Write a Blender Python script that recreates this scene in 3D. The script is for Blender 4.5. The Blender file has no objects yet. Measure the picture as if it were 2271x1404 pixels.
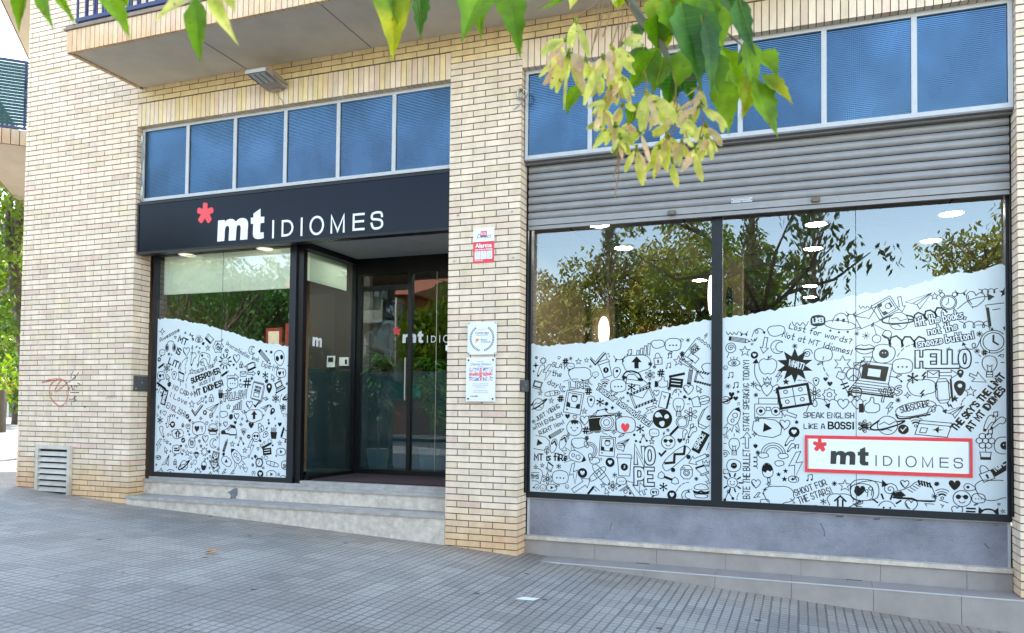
import bpy, math, random
from mathutils import Vector, Matrix
from mathutils.geometry import tessellate_polygon
R = random.Random(7)
sc = bpy.context.scene
col = sc.collection
rad = math.radians
# ------------------------------------------------------------------ camera
W0, H0, FPX, PY = 2271.0, 1404.0, 1716.746, 858.511
CC = Vector((3.210356, -6.820116, 1.237393))
CR = Vector((0.93739182, 0.34810892, 0.01080533))
CU = Vector((0.00065447, -0.03278576, 0.99946219))
CF = Vector((-0.34827597, 0.93688061, 0.03096093))
cd = bpy.data.cameras.new('camera'); cam = bpy.data.objects.new('camera', cd); col.objects.link(cam)
cd.sensor_width = 36; cd.lens = FPX / W0 * 36; cd.shift_y = (PY - H0 / 2) / W0
cd.clip_start = 0.05; cd.clip_end = 2000
cam.matrix_world = Matrix(((CR.x, CU.x, -CF.x, CC.x), (CR.y, CU.y, -CF.y, CC.y), (CR.z, CU.z, -CF.z, CC.z), (0, 0, 0, 1)))
cd.dof.use_dof = True; cd.dof.focus_distance = 8.0; cd.dof.aperture_fstop = 7
sc.camera = cam
# ------------------------------------------------------------------ light
SUN_EL, SUN_AZ = 42, -24          # azimuth from +Y, negative = towards -X : the sun stands behind the building
w = bpy.data.worlds.new('World'); sc.world = w; w.use_nodes = True
wn = w.node_tree; bg = wn.nodes['Background']
sky = wn.nodes.new('ShaderNodeTexSky'); sky.sky_type = 'NISHITA'; sky.sun_disc = False
sky.sun_elevation = rad(SUN_EL); sky.sun_rotation = rad(SUN_AZ); sky.dust_density = .4; sky.air_density = 0.9; sky.ozone_density = 1.0
wt = wn.nodes.new('ShaderNodeMix'); wt.data_type = 'RGBA'; wt.blend_type = 'MULTIPLY'; wt.inputs[0].default_value = 1; wt.inputs[7].default_value = (1.19, 1.0, .80, 1)   # camera white balance set for open shade
wn.links.new(sky.outputs[0], wt.inputs[6]); wn.links.new(wt.outputs[2], bg.inputs[0]); bg.inputs[1].default_value = 0.15
sd = bpy.data.lights.new('sun', 'SUN'); sd.energy = 2.6; sd.angle = rad(0.5); sd.color = (1, 0.95, 0.87)
sun = bpy.data.objects.new('sun', sd); col.objects.link(sun)
sdir = Vector((math.sin(rad(SUN_AZ)) * math.cos(rad(SUN_EL)), math.cos(rad(SUN_AZ)) * math.cos(rad(SUN_EL)), math.sin(rad(SUN_EL))))
sun.rotation_euler = sdir.to_track_quat('Z', 'Y').to_euler()
sc.view_settings.view_transform = 'Standard'; sc.view_settings.look = 'None'
sc.view_settings.exposure = 2.9; sc.view_settings.gamma = 1
sc.render.engine = 'CYCLES'
sc.cycles.max_bounces = 8; sc.cycles.transparent_max_bounces = 12; sc.cycles.caustics_reflective = False; sc.cycles.caustics_refractive = False

# ------------------------------------------------------------------ helpers
def ray(px, py):
    return CF + CR * ((px - W0 / 2) / FPX) - CU * ((py - PY) / FPX)
def hy(px, py, y):          # where the sight line meets the plane y
    d = ray(px, py); t = (y - CC.y) / d.y; return CC + d * t
def hd(px, py, depth): return CC + ray(px, py) * depth

def tag(o, label=None, cat=None, group=None, kind=None):
    if label: o['label'] = label
    if cat: o['category'] = cat
    if group: o['group'] = group
    if kind: o['kind'] = kind
    return o
def empty(name, loc=(0, 0, 0), label=None, cat=None, group=None, parent=None):
    o = bpy.data.objects.new(name, None); col.objects.link(o); o.location = loc; o.empty_display_size = .1
    if parent: o.parent = parent
    return tag(o, label, cat, group)
def origin(o):
    p = Vector((0, 0, 0)); q = o
    while q: p += Vector(q.location); q = q.parent
    return p
class MB:
    def __init__(s): s.v = []; s.f = []; s.m = []; s.c = []
    def poly(s, pts, m=0, c=None):
        n = len(s.v); s.v += [tuple(p) for p in pts]; s.f.append(tuple(range(n, n + len(pts)))); s.m.append(m); s.c.append(c or (.5, .5, .5))
        return s
    def box(s, x0, x1, y0, y1, z0, z1, m=0, c=None, skip=''):
        P = [(x0, y0, z0), (x1, y0, z0), (x1, y1, z0), (x0, y1, z0), (x0, y0, z1), (x1, y0, z1), (x1, y1, z1), (x0, y1, z1)]
        for k, f in (('b', (0, 3, 2, 1)), ('t', (4, 5, 6, 7)), ('f', (0, 1, 5, 4)), ('k', (2, 3, 7, 6)), ('l', (3, 0, 4, 7)), ('r', (1, 2, 6, 5))):
            if k in skip: continue
            s.poly([P[i] for i in f], m, c)
        return s
    def obox(s, P0, ax, ay, az, m=0, c=None):   # oriented box: corner + three edge vectors
        P0 = Vector(P0); ax = Vector(ax); ay = Vector(ay); az = Vector(az)
        P = [P0, P0 + ax, P0 + ax + ay, P0 + ay]; P += [p + az for p in P]
        for f in ((0, 3, 2, 1), (4, 5, 6, 7), (0, 1, 5, 4), (2, 3, 7, 6), (3, 0, 4, 7), (1, 2, 6, 5)): s.poly([P[i] for i in f], m, c)
        return s
    def prism(s, pts, d, m=0, cap=True, c=None):    # polygon extruded by vector d
        pts = [Vector(p) for p in pts]; d = Vector(d); n = len(pts)
        if cap: s.tess(pts, m, c); s.tess([p + d for p in pts][::-1], m, c)
        for i in range(n):
            a, b = pts[i], pts[(i + 1) % n]; s.poly([a, a + d, b + d, b], m, c)
        return s
    def tess(s, pts, m=0, c=None):
        pts = [Vector(p) for p in pts]
        for t in tessellate_polygon([pts]): s.poly([pts[i] for i in t], m, c)
        return s
    def tube(s, pts, r, m=0, n=6, c=None, caps=True):
        pts = [Vector(p) for p in pts]; rr = r if isinstance(r, (list, tuple)) else [r] * len(pts)
        rings = []; pu = None
        for i, p in enumerate(pts):
            d = (pts[min(i + 1, len(pts) - 1)] - pts[max(i - 1, 0)])
            d = d.normalized() if d.length > 1e-9 else Vector((0, 0, 1))
            if pu is None: pu = d.orthogonal().normalized()
            u = (pu - d * pu.dot(d)); u = u.normalized() if u.length > 1e-6 else d.orthogonal().normalized(); pu = u
            v = d.cross(u); b = len(s.v)
            s.v += [tuple(p + (u * math.cos(2 * math.pi * k / n) + v * math.sin(2 * math.pi * k / n)) * rr[i]) for k in range(n)]
            rings.append(b)
        for a, b in zip(rings, rings[1:]):
            for k in range(n):
                s.f.append((a + k, a + (k + 1) % n, b + (k + 1) % n, b + k)); s.m.append(m); s.c.append(c or (.5, .5, .5))
        if caps:
            s.f.append(tuple(rings[0] + k for k in range(n))[::-1]); s.m.append(m); s.c.append(c or (.5, .5, .5))
            s.f.append(tuple(rings[-1] + k for k in range(n))); s.m.append(m); s.c.append(c or (.5, .5, .5))
        return s
    def lathe(s, cx, cy, prof, m=0, n=20, c=None):
        for (r0, z0), (r1, z1) in zip(prof, prof[1:]):
            for k in range(n):
                a, b = 2 * math.pi * k / n, 2 * math.pi * (k + 1) / n
                q = [(cx + r0 * math.cos(a), cy + r0 * math.sin(a), z0), (cx + r0 * math.cos(b), cy + r0 * math.sin(b), z0), (cx + r1 * math.cos(b), cy + r1 * math.sin(b), z1), (cx + r1 * math.cos(a), cy + r1 * math.sin(a), z1)]
                if r0 < 1e-6: q = [q[0], q[2], q[3]]
                elif r1 < 1e-6: q = q[:3]
                s.poly(q, m, c)
        return s
    def build(s, name, mats, parent=None, smooth=False, color=False):
        me = bpy.data.meshes.new(name)
        o0 = origin(parent) if parent else Vector((0, 0, 0))
        me.from_pydata([tuple(Vector(v) - o0) for v in s.v], [], s.f)
        for mt in (mats if isinstance(mats, (list, tuple)) else [mats]): me.materials.append(mt)
        me.polygons.foreach_set('material_index', s.m)
        if smooth: me.polygons.foreach_set('use_smooth', [True] * len(s.f))
        if color:
            ca = me.color_attributes.new('tint', 'FLOAT_COLOR', 'CORNER'); buf = []
            for p, c in zip(me.polygons, s.c): buf += list(c[:3]) + [1.0] * 1 if False else (list(c[:3]) + [1.0]) * p.loop_total
            ca.data.foreach_set('color', buf)
        me.validate(); me.update()
        o = bpy.data.objects.new(name, me); col.objects.link(o)
        if parent: o.parent = parent
        return o

def material(name, rgb, rough=.7, metal=0, var=.0, vscale=8, bump=0, bscale=60, spec=.5, attr=False, grime=None, rvar=0, vstretch=(1, 1, 1)):
    m = bpy.data.materials.new(name); m.use_nodes = True; nt = m.node_tree; b = nt.nodes['Principled BSDF']
    b.inputs['Roughness'].default_value = rough; b.inputs['Metallic'].default_value = metal; b.inputs['Specular IOR Level'].default_value = spec
    b.inputs['Base Color'].default_value = (*rgb, 1)
    N = nt.nodes.new; L = nt.links.new
    if var or bump or attr or grime or rvar:
        tc = N('ShaderNodeTexCoord'); mp = N('ShaderNodeMapping'); mp.inputs['Scale'].default_value = vstretch; L(tc.outputs['Object'], mp.inputs[0])
        cur = None
        if attr:
            a = N('ShaderNodeAttribute'); a.attribute_name = 'tint'; cur = a.outputs['Color']
        if var:
            nz = N('ShaderNodeTexNoise'); nz.inputs['Scale'].default_value = vscale; nz.inputs['Detail'].default_value = 6; nz.inputs['Roughness'].default_value = .65; L(mp.outputs[0], nz.inputs['Vector'])
            mr = N('ShaderNodeMapRange'); mr.inputs['From Min'].default_value = .3; mr.inputs['From Max'].default_value = .7
            mr.inputs['To Min'].default_value = 1 - var; mr.inputs['To Max'].default_value = 1 + var; L(nz.outputs[0], mr.inputs[0])
            mx = N('ShaderNodeMix'); mx.data_type = 'RGBA'; mx.blend_type = 'MULTIPLY'; mx.inputs[0].default_value = 1
            if cur: L(cur, mx.inputs[6])
            else: mx.inputs[6].default_value = (*rgb, 1)
            L(mr.outputs[0], mx.inputs[7]); cur = mx.outputs[2]
        if grime:     # (z0, z1, colour): dirt that rises from the foot of a wall, with a ragged edge
            z0, z1, gc, amt = grime
            sp = N('ShaderNodeSeparateXYZ'); L(tc.outputs['Object'], sp.inputs[0])
            n2 = N('ShaderNodeTexNoise'); n2.inputs['Scale'].default_value = 3.1; n2.inputs['Detail'].default_value = 5; L(tc.outputs['Object'], n2.inputs['Vector'])
            ma = N('ShaderNodeMath'); ma.operation = 'MULTIPLY_ADD'; L(sp.outputs[0], ma.inputs[0]); ma.inputs[1].default_value = .055; L(sp.outputs[2], ma.inputs[2])
            mb = N('ShaderNodeMath'); mb.operation = 'MULTIPLY_ADD'; L(n2.outputs[0], mb.inputs[0]); mb.inputs[1].default_value = -.5; L(ma.outputs[0], mb.inputs[2])
            mr2 = N('ShaderNodeMapRange'); mr2.inputs['From Min'].default_value = z0 - .25; mr2.inputs['From Max'].default_value = z1 - .25; mr2.inputs['To Min'].default_value = amt; mr2.inputs['To Max'].default_value = 0; L(mb.outputs[0], mr2.inputs[0])
            mx2 = N('ShaderNodeMix'); mx2.data_type = 'RGBA'; mx2.blend_type = 'MULTIPLY'; L(mr2.outputs[0], mx2.inputs[0])
            if cur: L(cur, mx2.inputs[6])
            else: mx2.inputs[6].default_value = (*rgb, 1)
            mx2.inputs[7].default_value = (*gc, 1); cur = mx2.outputs[2]
        if cur: L(cur, b.inputs['Base Color'])
        if rvar:
            n4 = N('ShaderNodeTexNoise'); n4.inputs['Scale'].default_value = 5; n4.inputs['Detail'].default_value = 4; L(tc.outputs['Object'], n4.inputs['Vector'])
            mr4 = N('ShaderNodeMapRange'); mr4.inputs['To Min'].default_value = max(.02, rough - rvar); mr4.inputs['To Max'].default_value = rough + rvar; L(n4.outputs[0], mr4.inputs[0]); L(mr4.outputs[0], b.inputs['Roughness'])
        if bump:
            n3 = N('ShaderNodeTexNoise'); n3.inputs['Scale'].default_value = bscale; n3.inputs['Detail'].default_value = 5; L(mp.outputs[0], n3.inputs['Vector'])
            bp = N('ShaderNodeBump'); bp.inputs['Strength'].default_value = min(1, bump * 1.0); bp.inputs['Distance'].default_value = .01; L(n3.outputs[0], bp.inputs['Height']); L(bp.outputs[0], b.inputs['Normal'])
    return m
def emis(name, rgb, s):
    m = bpy.data.materials.new(name); m.use_nodes = True; b = m.node_tree.nodes['Principled BSDF']
    b.inputs['Base Color'].default_value = (*rgb, 1); b.inputs['Emission Color'].default_value = (*rgb, 1); b.inputs['Emission Strength'].default_value = s; return m
def glassm(name, tint=(.9, .95, .95), refl=.25, rough=0.0):
    m = bpy.data.materials.new(name); m.use_nodes = True; nt = m.node_tree; N = nt.nodes.new; L = nt.links.new
    nt.nodes.remove(nt.nodes['Principled BSDF']); out = nt.nodes['Material Output']
    tr = N('ShaderNodeBsdfTransparent'); tr.inputs[0].default_value = (*tint, 1)
    gl = N('ShaderNodeBsdfGlossy'); gl.inputs['Roughness'].default_value = rough; gl.inputs['Color'].default_value = (.84, .94, 1, 1)
    lw = N('ShaderNodeFresnel'); lw.inputs[0].default_value = 1.5
    ma = N('ShaderNodeMath'); ma.operation = 'MULTIPLY_ADD'; L(lw.outputs[0], ma.inputs[0]); ma.inputs[1].default_value = 1.0; ma.inputs[2].default_value = refl - .04; ma.use_clamp = True
    mx = N('ShaderNodeMixShader'); L(ma.outputs[0], mx.inputs[0]); L(tr.outputs[0], mx.inputs[1]); L(gl.outputs[0], mx.inputs[2]); L(mx.outputs[0], out.inputs[0])
    return m
def leafm(name, rgb, rgb2, trans=.45, scale=3, rough=.45):
    m = bpy.data.materials.new(name); m.use_nodes = True; nt = m.node_tree; N = nt.nodes.new; L = nt.links.new; out = nt.nodes['Material Output']; b = nt.nodes['Principled BSDF']
    tc = N('ShaderNodeTexCoord'); nz = N('ShaderNodeTexNoise'); nz.inputs['Scale'].default_value = scale; nz.inputs['Detail'].default_value = 5; L(tc.outputs['Object'], nz.inputs['Vector'])
    cr = N('ShaderNodeValToRGB'); cr.color_ramp.elements[0].position = .38; cr.color_ramp.elements[1].position = .64
    cr.color_ramp.elements[0].color = (*rgb, 1); cr.color_ramp.elements[1].color = (*rgb2, 1); L(nz.outputs[0], cr.inputs[0])
    if scale >= 9:      # brown flecks and yellowing patches of late-summer leaves
        n2 = N('ShaderNodeTexNoise'); n2.inputs['Scale'].default_value = 95; n2.inputs['Detail'].default_value = 3; L(tc.outputs['Object'], n2.inputs['Vector'])
        m2 = N('ShaderNodeMapRange'); L(n2.outputs[0], m2.inputs[0]); m2.inputs[1].default_value = .66; m2.inputs[2].default_value = .72
        n3 = N('ShaderNodeTexNoise'); n3.inputs['Scale'].default_value = 40; n3.inputs['Detail'].default_value = 6; L(tc.outputs['Object'], n3.inputs['Vector'])
        m3 = N('ShaderNodeMapRange'); L(n3.outputs[0], m3.inputs[0]); m3.inputs[1].default_value = .3; m3.inputs[2].default_value = .7; m3.inputs[3].default_value = .72; m3.inputs[4].default_value = 1.25
        mu = N('ShaderNodeMix'); mu.data_type = 'RGBA'; mu.blend_type = 'MULTIPLY'; mu.inputs[0].default_value = 1; L(cr.outputs[0], mu.inputs[6]); L(m3.outputs[0], mu.inputs[7])
        mi = N('ShaderNodeMix'); mi.data_type = 'RGBA'; L(m2.outputs[0], mi.inputs[0]); L(mu.outputs[2], mi.inputs[6]); mi.inputs[7].default_value = (.22, .12, .03, 1)
        class _o: pass
        cr = _o(); cr.outputs = [mi.outputs[2]]
    L(cr.outputs[0], b.inputs['Base Color']); b.inputs['Roughness'].default_value = rough
    t = N('ShaderNodeBsdfTranslucent'); hs = N('ShaderNodeHueSaturation'); hs.inputs['Saturation'].default_value = 1.15; hs.inputs['Value'].default_value = 1.3; L(cr.outputs[0], hs.inputs['Color']); L(hs.outputs[0], t.inputs[0])
    mx = N('ShaderNodeMixShader'); mx.inputs[0].default_value = trans; L(b.outputs[0], mx.inputs[1]); L(t.outputs[0], mx.inputs[2]); L(mx.outputs[0], out.inputs[0])
    return m

# ------------------------------------------------------------------ materials
M = {}
M['brick'] = material('cream_brick', (.78, .65, .53), .82, var=.13, vscale=9, bump=.45, bscale=90, attr=True, vstretch=(1, 1, .4), grime=(.02, .42, (.86, .66, .42), .8))
M['mortar'] = material('brown_mortar', (.16, .12, .088), .95, var=.2, vscale=30)
M['soffit'] = material('balcony_soffit_render', (.60, .54, .44), .9, var=.10, vscale=2.2, bump=.2, bscale=90)
M['alu'] = material('pale_grey_painted_metal', (.50, .51, .53), .45, var=.06, vscale=10, rvar=.08)
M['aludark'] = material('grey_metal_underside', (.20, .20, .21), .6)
M['shutter'] = material('grey_shutter_steel', (.29, .28, .28), .42, metal=.2, var=.1, vscale=5, rvar=.12, vstretch=(1, 1, 1))
M['black'] = material('black_anodised_frame', (.005, .0055, .007), .35, rvar=.08, spec=.3)
M['anth'] = material('anthracite_frame', (.016, .019, .024), .38, var=.1, vscale=5, rvar=.08, spec=.3)
M['signblack'] = material('glossy_black_sign_panel', (.003, .006, .016), .12, spec=.14, var=.12, vscale=1.4, rvar=.05)
M['white'] = material('white_letter_vinyl', (.82, .84, .86), .35)
M['red'] = material('red_vinyl', (.78, .045, .06), .4)
M['stone'] = material('pale_limestone', (.57, .50, .43), .75, var=.26, vscale=13, bump=.35, bscale=45)
M['stonetop'] = material('worn_limestone_tread', (.37, .35, .335), .6, var=.24, vscale=8, bump=.2, bscale=40)
M['tile'] = material('grey_porcelain_tile', (.33, .295, .28), .5, var=.13, vscale=4.5, rvar=.08)
M['grout'] = material('tile_grout', (.16, .15, .15), .9)
M['stucco'] = material('grey_stucco', (.26, .26, .305), .9, var=.32, vscale=2.6, bump=1.0, bscale=75)
M['dark'] = material('dark_void', (.01, .01, .01), .9)
M['rail'] = material('navy_painted_railing', (.02, .03, .12), .4)
M['screen'] = material('green_balcony_screen', (.012, .075, .07), .6)
M['cap'] = material('terracotta_coping', (.26, .2, .16), .8, var=.2, vscale=6)
M['whitemetal'] = material('weathered_white_louvre', (.56, .52, .46), .55, var=.18, vscale=9, grime=(-.12, .3, (.42, .38, .33), .85))
M['mat'] = material('maroon_entrance_mat', (.045, .022, .03), 1, var=.5, vscale=160, bump=.8, bscale=300)
M['asphalt'] = material('asphalt', (.07, .07, .072), .9, var=.15, vscale=3, bump=.3, bscale=90)
M['road_lit'] = material('pale_road_surface', (.15, .148, .145), .9, var=.1, vscale=1.5)
M['dirt'] = material('dry_soil', (.16, .12, .08), 1, var=.3, vscale=2)
M['kerb'] = material('kerb_granite', (.38, .37, .35), .8, var=.12, vscale=8)
M['film'] = material('white_window_film', (.66, .73, .765), .16, var=.015, vscale=2, spec=.55)
M['ink'] = material('black_film_print', (.006, .007, .009), .2, spec=.4)
M['hard'] = material('satin_steel', (.45, .44, .42), .35, metal=.8)
M['bronze'] = material('brown_shutter_lock', (.16, .12, .10), .5, metal=.3)
M['concrete'] = material('concrete_ceiling', (.33, .34, .35), .85, var=.08, vscale=3)
M['int_wall'] = material('interior_wall', (.22, .16, .10), .9, var=.06, vscale=2)
M['int_dark'] = material('interior_dark_wall', (.05, .045, .042), .9)
M['int_ceil'] = material('interior_ceiling_tiles', (.34, .31, .27), .9)
M['int_floor'] = material('interior_floor', (.12, .11, .10), .4)
M['redwall'] = material('dark_red_panel', (.20, .012, .015), .6)
M['blind'] = leafm('white_roller_blind', (.72, .78, .72), (.76, .8, .74), .4, 2, .8)
M['stronglight'] = emis('bright_downlight', (1, .94, .82), 34)
M['dimlight'] = emis('dim_downlight', (1, .9, .62), .16)
M['lens'] = material('lamp_lens', (.55, .55, .5), .12)
M['lampbody'] = material('grey_lamp_housing', (.36, .31, .28), .5, var=.1, vscale=12)
M['bark'] = material('grey_brown_bark', (.12, .095, .07), .95, var=.3, vscale=10, bump=.8, bscale=30, vstretch=(1, 1, .3))
M['twig'] = material('green_grey_twig', (.16, .15, .10), .8, var=.2, vscale=30)
M['orange'] = material('orange_render', (.50, .19, .07), .9, var=.06, vscale=1)
M['creamr'] = material('cream_render', (.55, .50, .40), .9, var=.05, vscale=1)
M['rooftile'] = material('clay_roof_tiles', (.42, .14, .07), .9, var=.3, vscale=6)
M['greensign'] = material('green_shop_band', (.02, .22, .10), .5)
M['plainpane'] = material('dark_house_pane', (.03, .04, .05), .1)
M['lightglow'] = emis('lit_downlight', (1, .93, .8), 16)
M['lampglow'] = emis('lit_wall_lamp', (1, .86, .66), .5)
M['glass'] = glassm('shop_glass', (.93, .96, .97), .145)
M['glass2'] = glassm('shop_glass_film_zone', (.92, .96, .97), .13)
M['lobbyglass'] = glassm('lobby_glass', (.72, .82, .83), .085)
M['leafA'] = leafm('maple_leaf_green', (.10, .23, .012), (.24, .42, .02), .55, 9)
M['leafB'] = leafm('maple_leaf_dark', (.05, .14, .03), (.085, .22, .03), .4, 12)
M['leafY'] = leafm('maple_leaf_yellowing', (.22, .34, .02), (.58, .54, .04), .5, 14)
M['seed'] = leafm('maple_seed_wing', (.58, .62, .13), (.80, .76, .26), .55, 22)
M['seedp'] = leafm('maple_seed_wing_pink', (.68, .56, .28), (.72, .48, .32), .45, 22)
M['vein'] = leafm('leaf_vein', (.16, .27, .05), (.24, .36, .08), .4, 9)
M['treeleaf'] = leafm('tree_leaf_olive', (.12, .15, .02), (.36, .35, .045), .4, .8)
M['treelit'] = leafm('tree_leaf_bright', (.08, .17, .012), (.24, .33, .02), .6, .9)
M['sideleaf'] = leafm('side_street_leaf', (.045, .105, .008), (.18, .27, .018), .45, .9)
M['cypress'] = leafm('cypress_leaf', (.03, .055, .018), (.08, .10, .025), .15, 1.5)
M['plant'] = leafm('indoor_plant_leaf', (.02, .10, .02), (.06, .22, .04), .3, 5)

def ribbed_glass():
    m = bpy.data.materials.new('ribbed_blue_glass'); m.use_nodes = True; nt = m.node_tree; N = nt.nodes.new; L = nt.links.new; out = nt.nodes['Material Output']; b = nt.nodes['Principled BSDF']
    tc = N('ShaderNodeTexCoord')
    wv = N('ShaderNodeTexWave'); wv.wave_type = 'BANDS'; wv.bands_direction = 'Z'; wv.inputs['Scale'].default_value = 20; wv.inputs['Distortion'].default_value = .25; L(tc.outputs['Object'], wv.inputs['Vector'])
    wx = N('ShaderNodeTexWave'); wx.wave_type = 'BANDS'; wx.bands_direction = 'X'; wx.inputs['Scale'].default_value = 20; L(tc.outputs['Object'], wx.inputs['Vector'])
    ad = N('ShaderNodeMath'); ad.operation = 'MULTIPLY_ADD'; L(wx.outputs['Fac'], ad.inputs[0]); ad.inputs[1].default_value = .35; L(wv.outputs['Fac'], ad.inputs[2])
    bp = N('ShaderNodeBump'); bp.inputs['Strength'].default_value = .16; bp.inputs['Distance'].default_value = .006; L(ad.outputs[0], bp.inputs['Height'])
    nz = N('ShaderNodeTexNoise'); nz.inputs['Scale'].default_value = 2.2; nz.inputs['Detail'].default_value = 4
    mp = N('ShaderNodeMapping'); mp.inputs['Scale'].default_value = (.9, 1, .6); L(tc.outputs['Object'], mp.inputs[0]); L(mp.outputs[0], nz.inputs['Vector'])
    cr = N('ShaderNodeValToRGB'); cr.color_ramp.elements[0].color = (.004, .013, .026, 1); cr.color_ramp.elements[1].color = (.007, .028, .058, 1); cr.color_ramp.elements[0].position = .4; cr.color_ramp.elements[1].position = .62; L(nz.outputs[0], cr.inputs[0])
    L(cr.outputs[0], b.inputs['Base Color']); b.inputs['Roughness'].default_value = .35; b.inputs['Specular IOR Level'].default_value = .15
    st = N('ShaderNodeMapRange'); L(nz.outputs[0], st.inputs[0]); st.inputs[1].default_value = .35; st.inputs[2].default_value = .65; st.inputs[3].default_value = .20; st.inputs[4].default_value = .30; L(bp.outputs[0], b.inputs['Normal'])
    gl = N('ShaderNodeBsdfGlossy'); gl.inputs['Roughness'].default_value = .12; gl.inputs['Color'].default_value = (.15, .29, .50, 1); L(bp.outputs[0], gl.inputs['Normal'])
    mx = N('ShaderNodeMixShader'); L(st.outputs[0], mx.inputs[0]); L(b.outputs[0], mx.inputs[1]); L(gl.outputs[0], mx.inputs[2]); L(mx.outputs[0], out.inputs[0])
    return m
M['ribbed'] = ribbed_glass()

def frosted():      # sandblasted film over the lower part of the lobby glass
    m = bpy.data.materials.new('frosted_film'); m.use_nodes = True; nt = m.node_tree; N = nt.nodes.new; L = nt.links.new; out = nt.nodes['Material Output']; b = nt.nodes['Principled BSDF']
    b.inputs['Base Color'].default_value = (.10, .2, .24, 1); b.inputs['Roughness'].default_value = .5
    tr = N('ShaderNodeBsdfTransparent'); tr.inputs[0].default_value = (.35, .5, .55, 1)
    mx = N('ShaderNodeMixShader'); mx.inputs[0].default_value = .35; L(b.outputs[0], mx.inputs[2]); L(tr.outputs[0], mx.inputs[1]); L(mx.outputs[0], out.inputs[0]); return m
M['frost'] = frosted()

def paving():
    m = bpy.data.materials.new('grooved_concrete_paving'); m.use_nodes = True; nt = m.node_tree; N = nt.nodes.new; L = nt.links.new; b = nt.nodes['Principled BSDF']
    def math_(op, a, b_=None, c=None):
        n = N('ShaderNodeMath'); n.operation = op
        for i, x in enumerate((a, b_, c)):
            if x is None: continue
            if isinstance(x, (int, float)): n.inputs[i].default_value = x
            else: L(x, n.inputs[i])
        return n.outputs[0]
    tc = N('ShaderNodeTexCoord'); sp = N('ShaderNodeSeparateXYZ'); L(tc.outputs['Object'], sp.inputs[0])
    nz = N('ShaderNodeTexNoise'); nz.inputs['Scale'].default_value = 9; nz.inputs['Detail'].default_value = 3; L(tc.outputs['Object'], nz.inputs['Vector'])
    wob = math_('MULTIPLY_ADD', nz.outputs[0], .012, -.006)
    x = math_('ADD', sp.outputs[0], wob); y = math_('ADD', sp.outputs[1], wob)
    def line(v, pitch, half):     # 1 in the groove, 0 on the pad
        f = math_('FRACT', math_('DIVIDE', v, pitch)); d = math_('ABSOLUTE', math_('SUBTRACT', f, .5)); d = math_('SUBTRACT', .5, d)
        mr = N('ShaderNodeMapRange'); mr.interpolation_type = 'SMOOTHSTEP'; L(d, mr.inputs[0]); mr.inputs[1].default_value = half / pitch * .5; mr.inputs[2].default_value = half / pitch * 1.5; mr.inputs[3].default_value = 1; mr.inputs[4].default_value = 0
        return mr.outputs[0]
    g1 = math_('MAXIMUM', line(x, .0667, .0058), math_('MULTIPLY', line(y, .0667, .005), .8))
    g2 = math_('MAXIMUM', line(x, .2, .0075), line(y, .2, .006))
    # worn pads: some grooves nearly filled
    n2 = N('ShaderNodeTexNoise'); n2.inputs['Scale'].default_value = 1.7; n2.inputs['Detail'].default_value = 5; L(tc.outputs['Object'], n2.inputs['Vector'])
    wear = N('ShaderNodeMapRange'); L(n2.outputs[0], wear.inputs[0]); wear.inputs[1].default_value = .35; wear.inputs[2].default_value = .65; wear.inputs[3].default_value = .45; wear.inputs[4].default_value = 1
    g = math_('MAXIMUM', math_('MULTIPLY', g1, wear.outputs[0]), math_('MULTIPLY', g2, .85))
    # tint per slab
    cv = N('ShaderNodeCombineXYZ'); L(math_('FLOOR', math_('DIVIDE', x, .2)), cv.inputs[0]); L(math_('FLOOR', math_('DIVIDE', y, .2)), cv.inputs[1])
    wn_ = N('ShaderNodeTexWhiteNoise'); L(cv.outputs[0], wn_.inputs['Vector'])
    n3 = N('ShaderNodeTexNoise'); n3.inputs['Scale'].default_value = 45; n3.inputs['Detail'].default_value = 6; n3.inputs['Roughness'].default_value = .7; L(tc.outputs['Object'], n3.inputs['Vector'])
    n5 = N('ShaderNodeTexNoise'); n5.inputs['Scale'].default_value = .55; n5.inputs['Detail'].default_value = 4; L(tc.outputs['Object'], n5.inputs['Vector'])
    val = math_('MULTIPLY_ADD', wn_.outputs[0], .26, .87)
    val = math_('MULTIPLY', val, math_('MULTIPLY_ADD', n3.outputs[0], .7, .65))
    val = math_('MULTIPLY', val, math_('MULTIPLY_ADD', n5.outputs[0], 1.1, .45))
    base = N('ShaderNodeMix'); base.data_type = 'RGBA'; base.blend_type = 'MULTIPLY'; base.inputs[0].default_value = 1
    base.inputs[6].default_value = (.32, .308, .292, 1); L(val, base.inputs[7])
    # rusty brown wash close to the wall
    n6 = N('ShaderNodeTexNoise'); n6.inputs['Scale'].default_value = 2.3; n6.inputs['Detail'].default_value = 5; L(tc.outputs['Object'], n6.inputs['Vector'])
    wy = math_('MULTIPLY_ADD', n6.outputs[0], 1.0, sp.outputs[1])
    wm = N('ShaderNodeMapRange'); L(wy, wm.inputs[0]); wm.inputs[1].default_value = -.35; wm.inputs[2].default_value = .45; wm.inputs[3].default_value = 0; wm.inputs[4].default_value = .55
    mw = N('ShaderNodeMix'); mw.data_type = 'RGBA'; mw.blend_type = 'MULTIPLY'; L(wm.outputs[0], mw.inputs[0]); L(base.outputs[2], mw.inputs[6]); mw.inputs[7].default_value = (1.0, .82, .66, 1)
    # pale lime lines in some joints, dark dirt in the rest
    n4 = N('ShaderNodeTexNoise'); n4.inputs['Scale'].default_value = 1.1; n4.inputs['Detail'].default_value = 3; n4.inputs['Distortion'].default_value = 1; L(tc.outputs['Object'], n4.inputs['Vector'])
    lm = N('ShaderNodeMapRange'); L(n4.outputs[0], lm.inputs[0]); lm.inputs[1].default_value = .6; lm.inputs[2].default_value = .66
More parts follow.
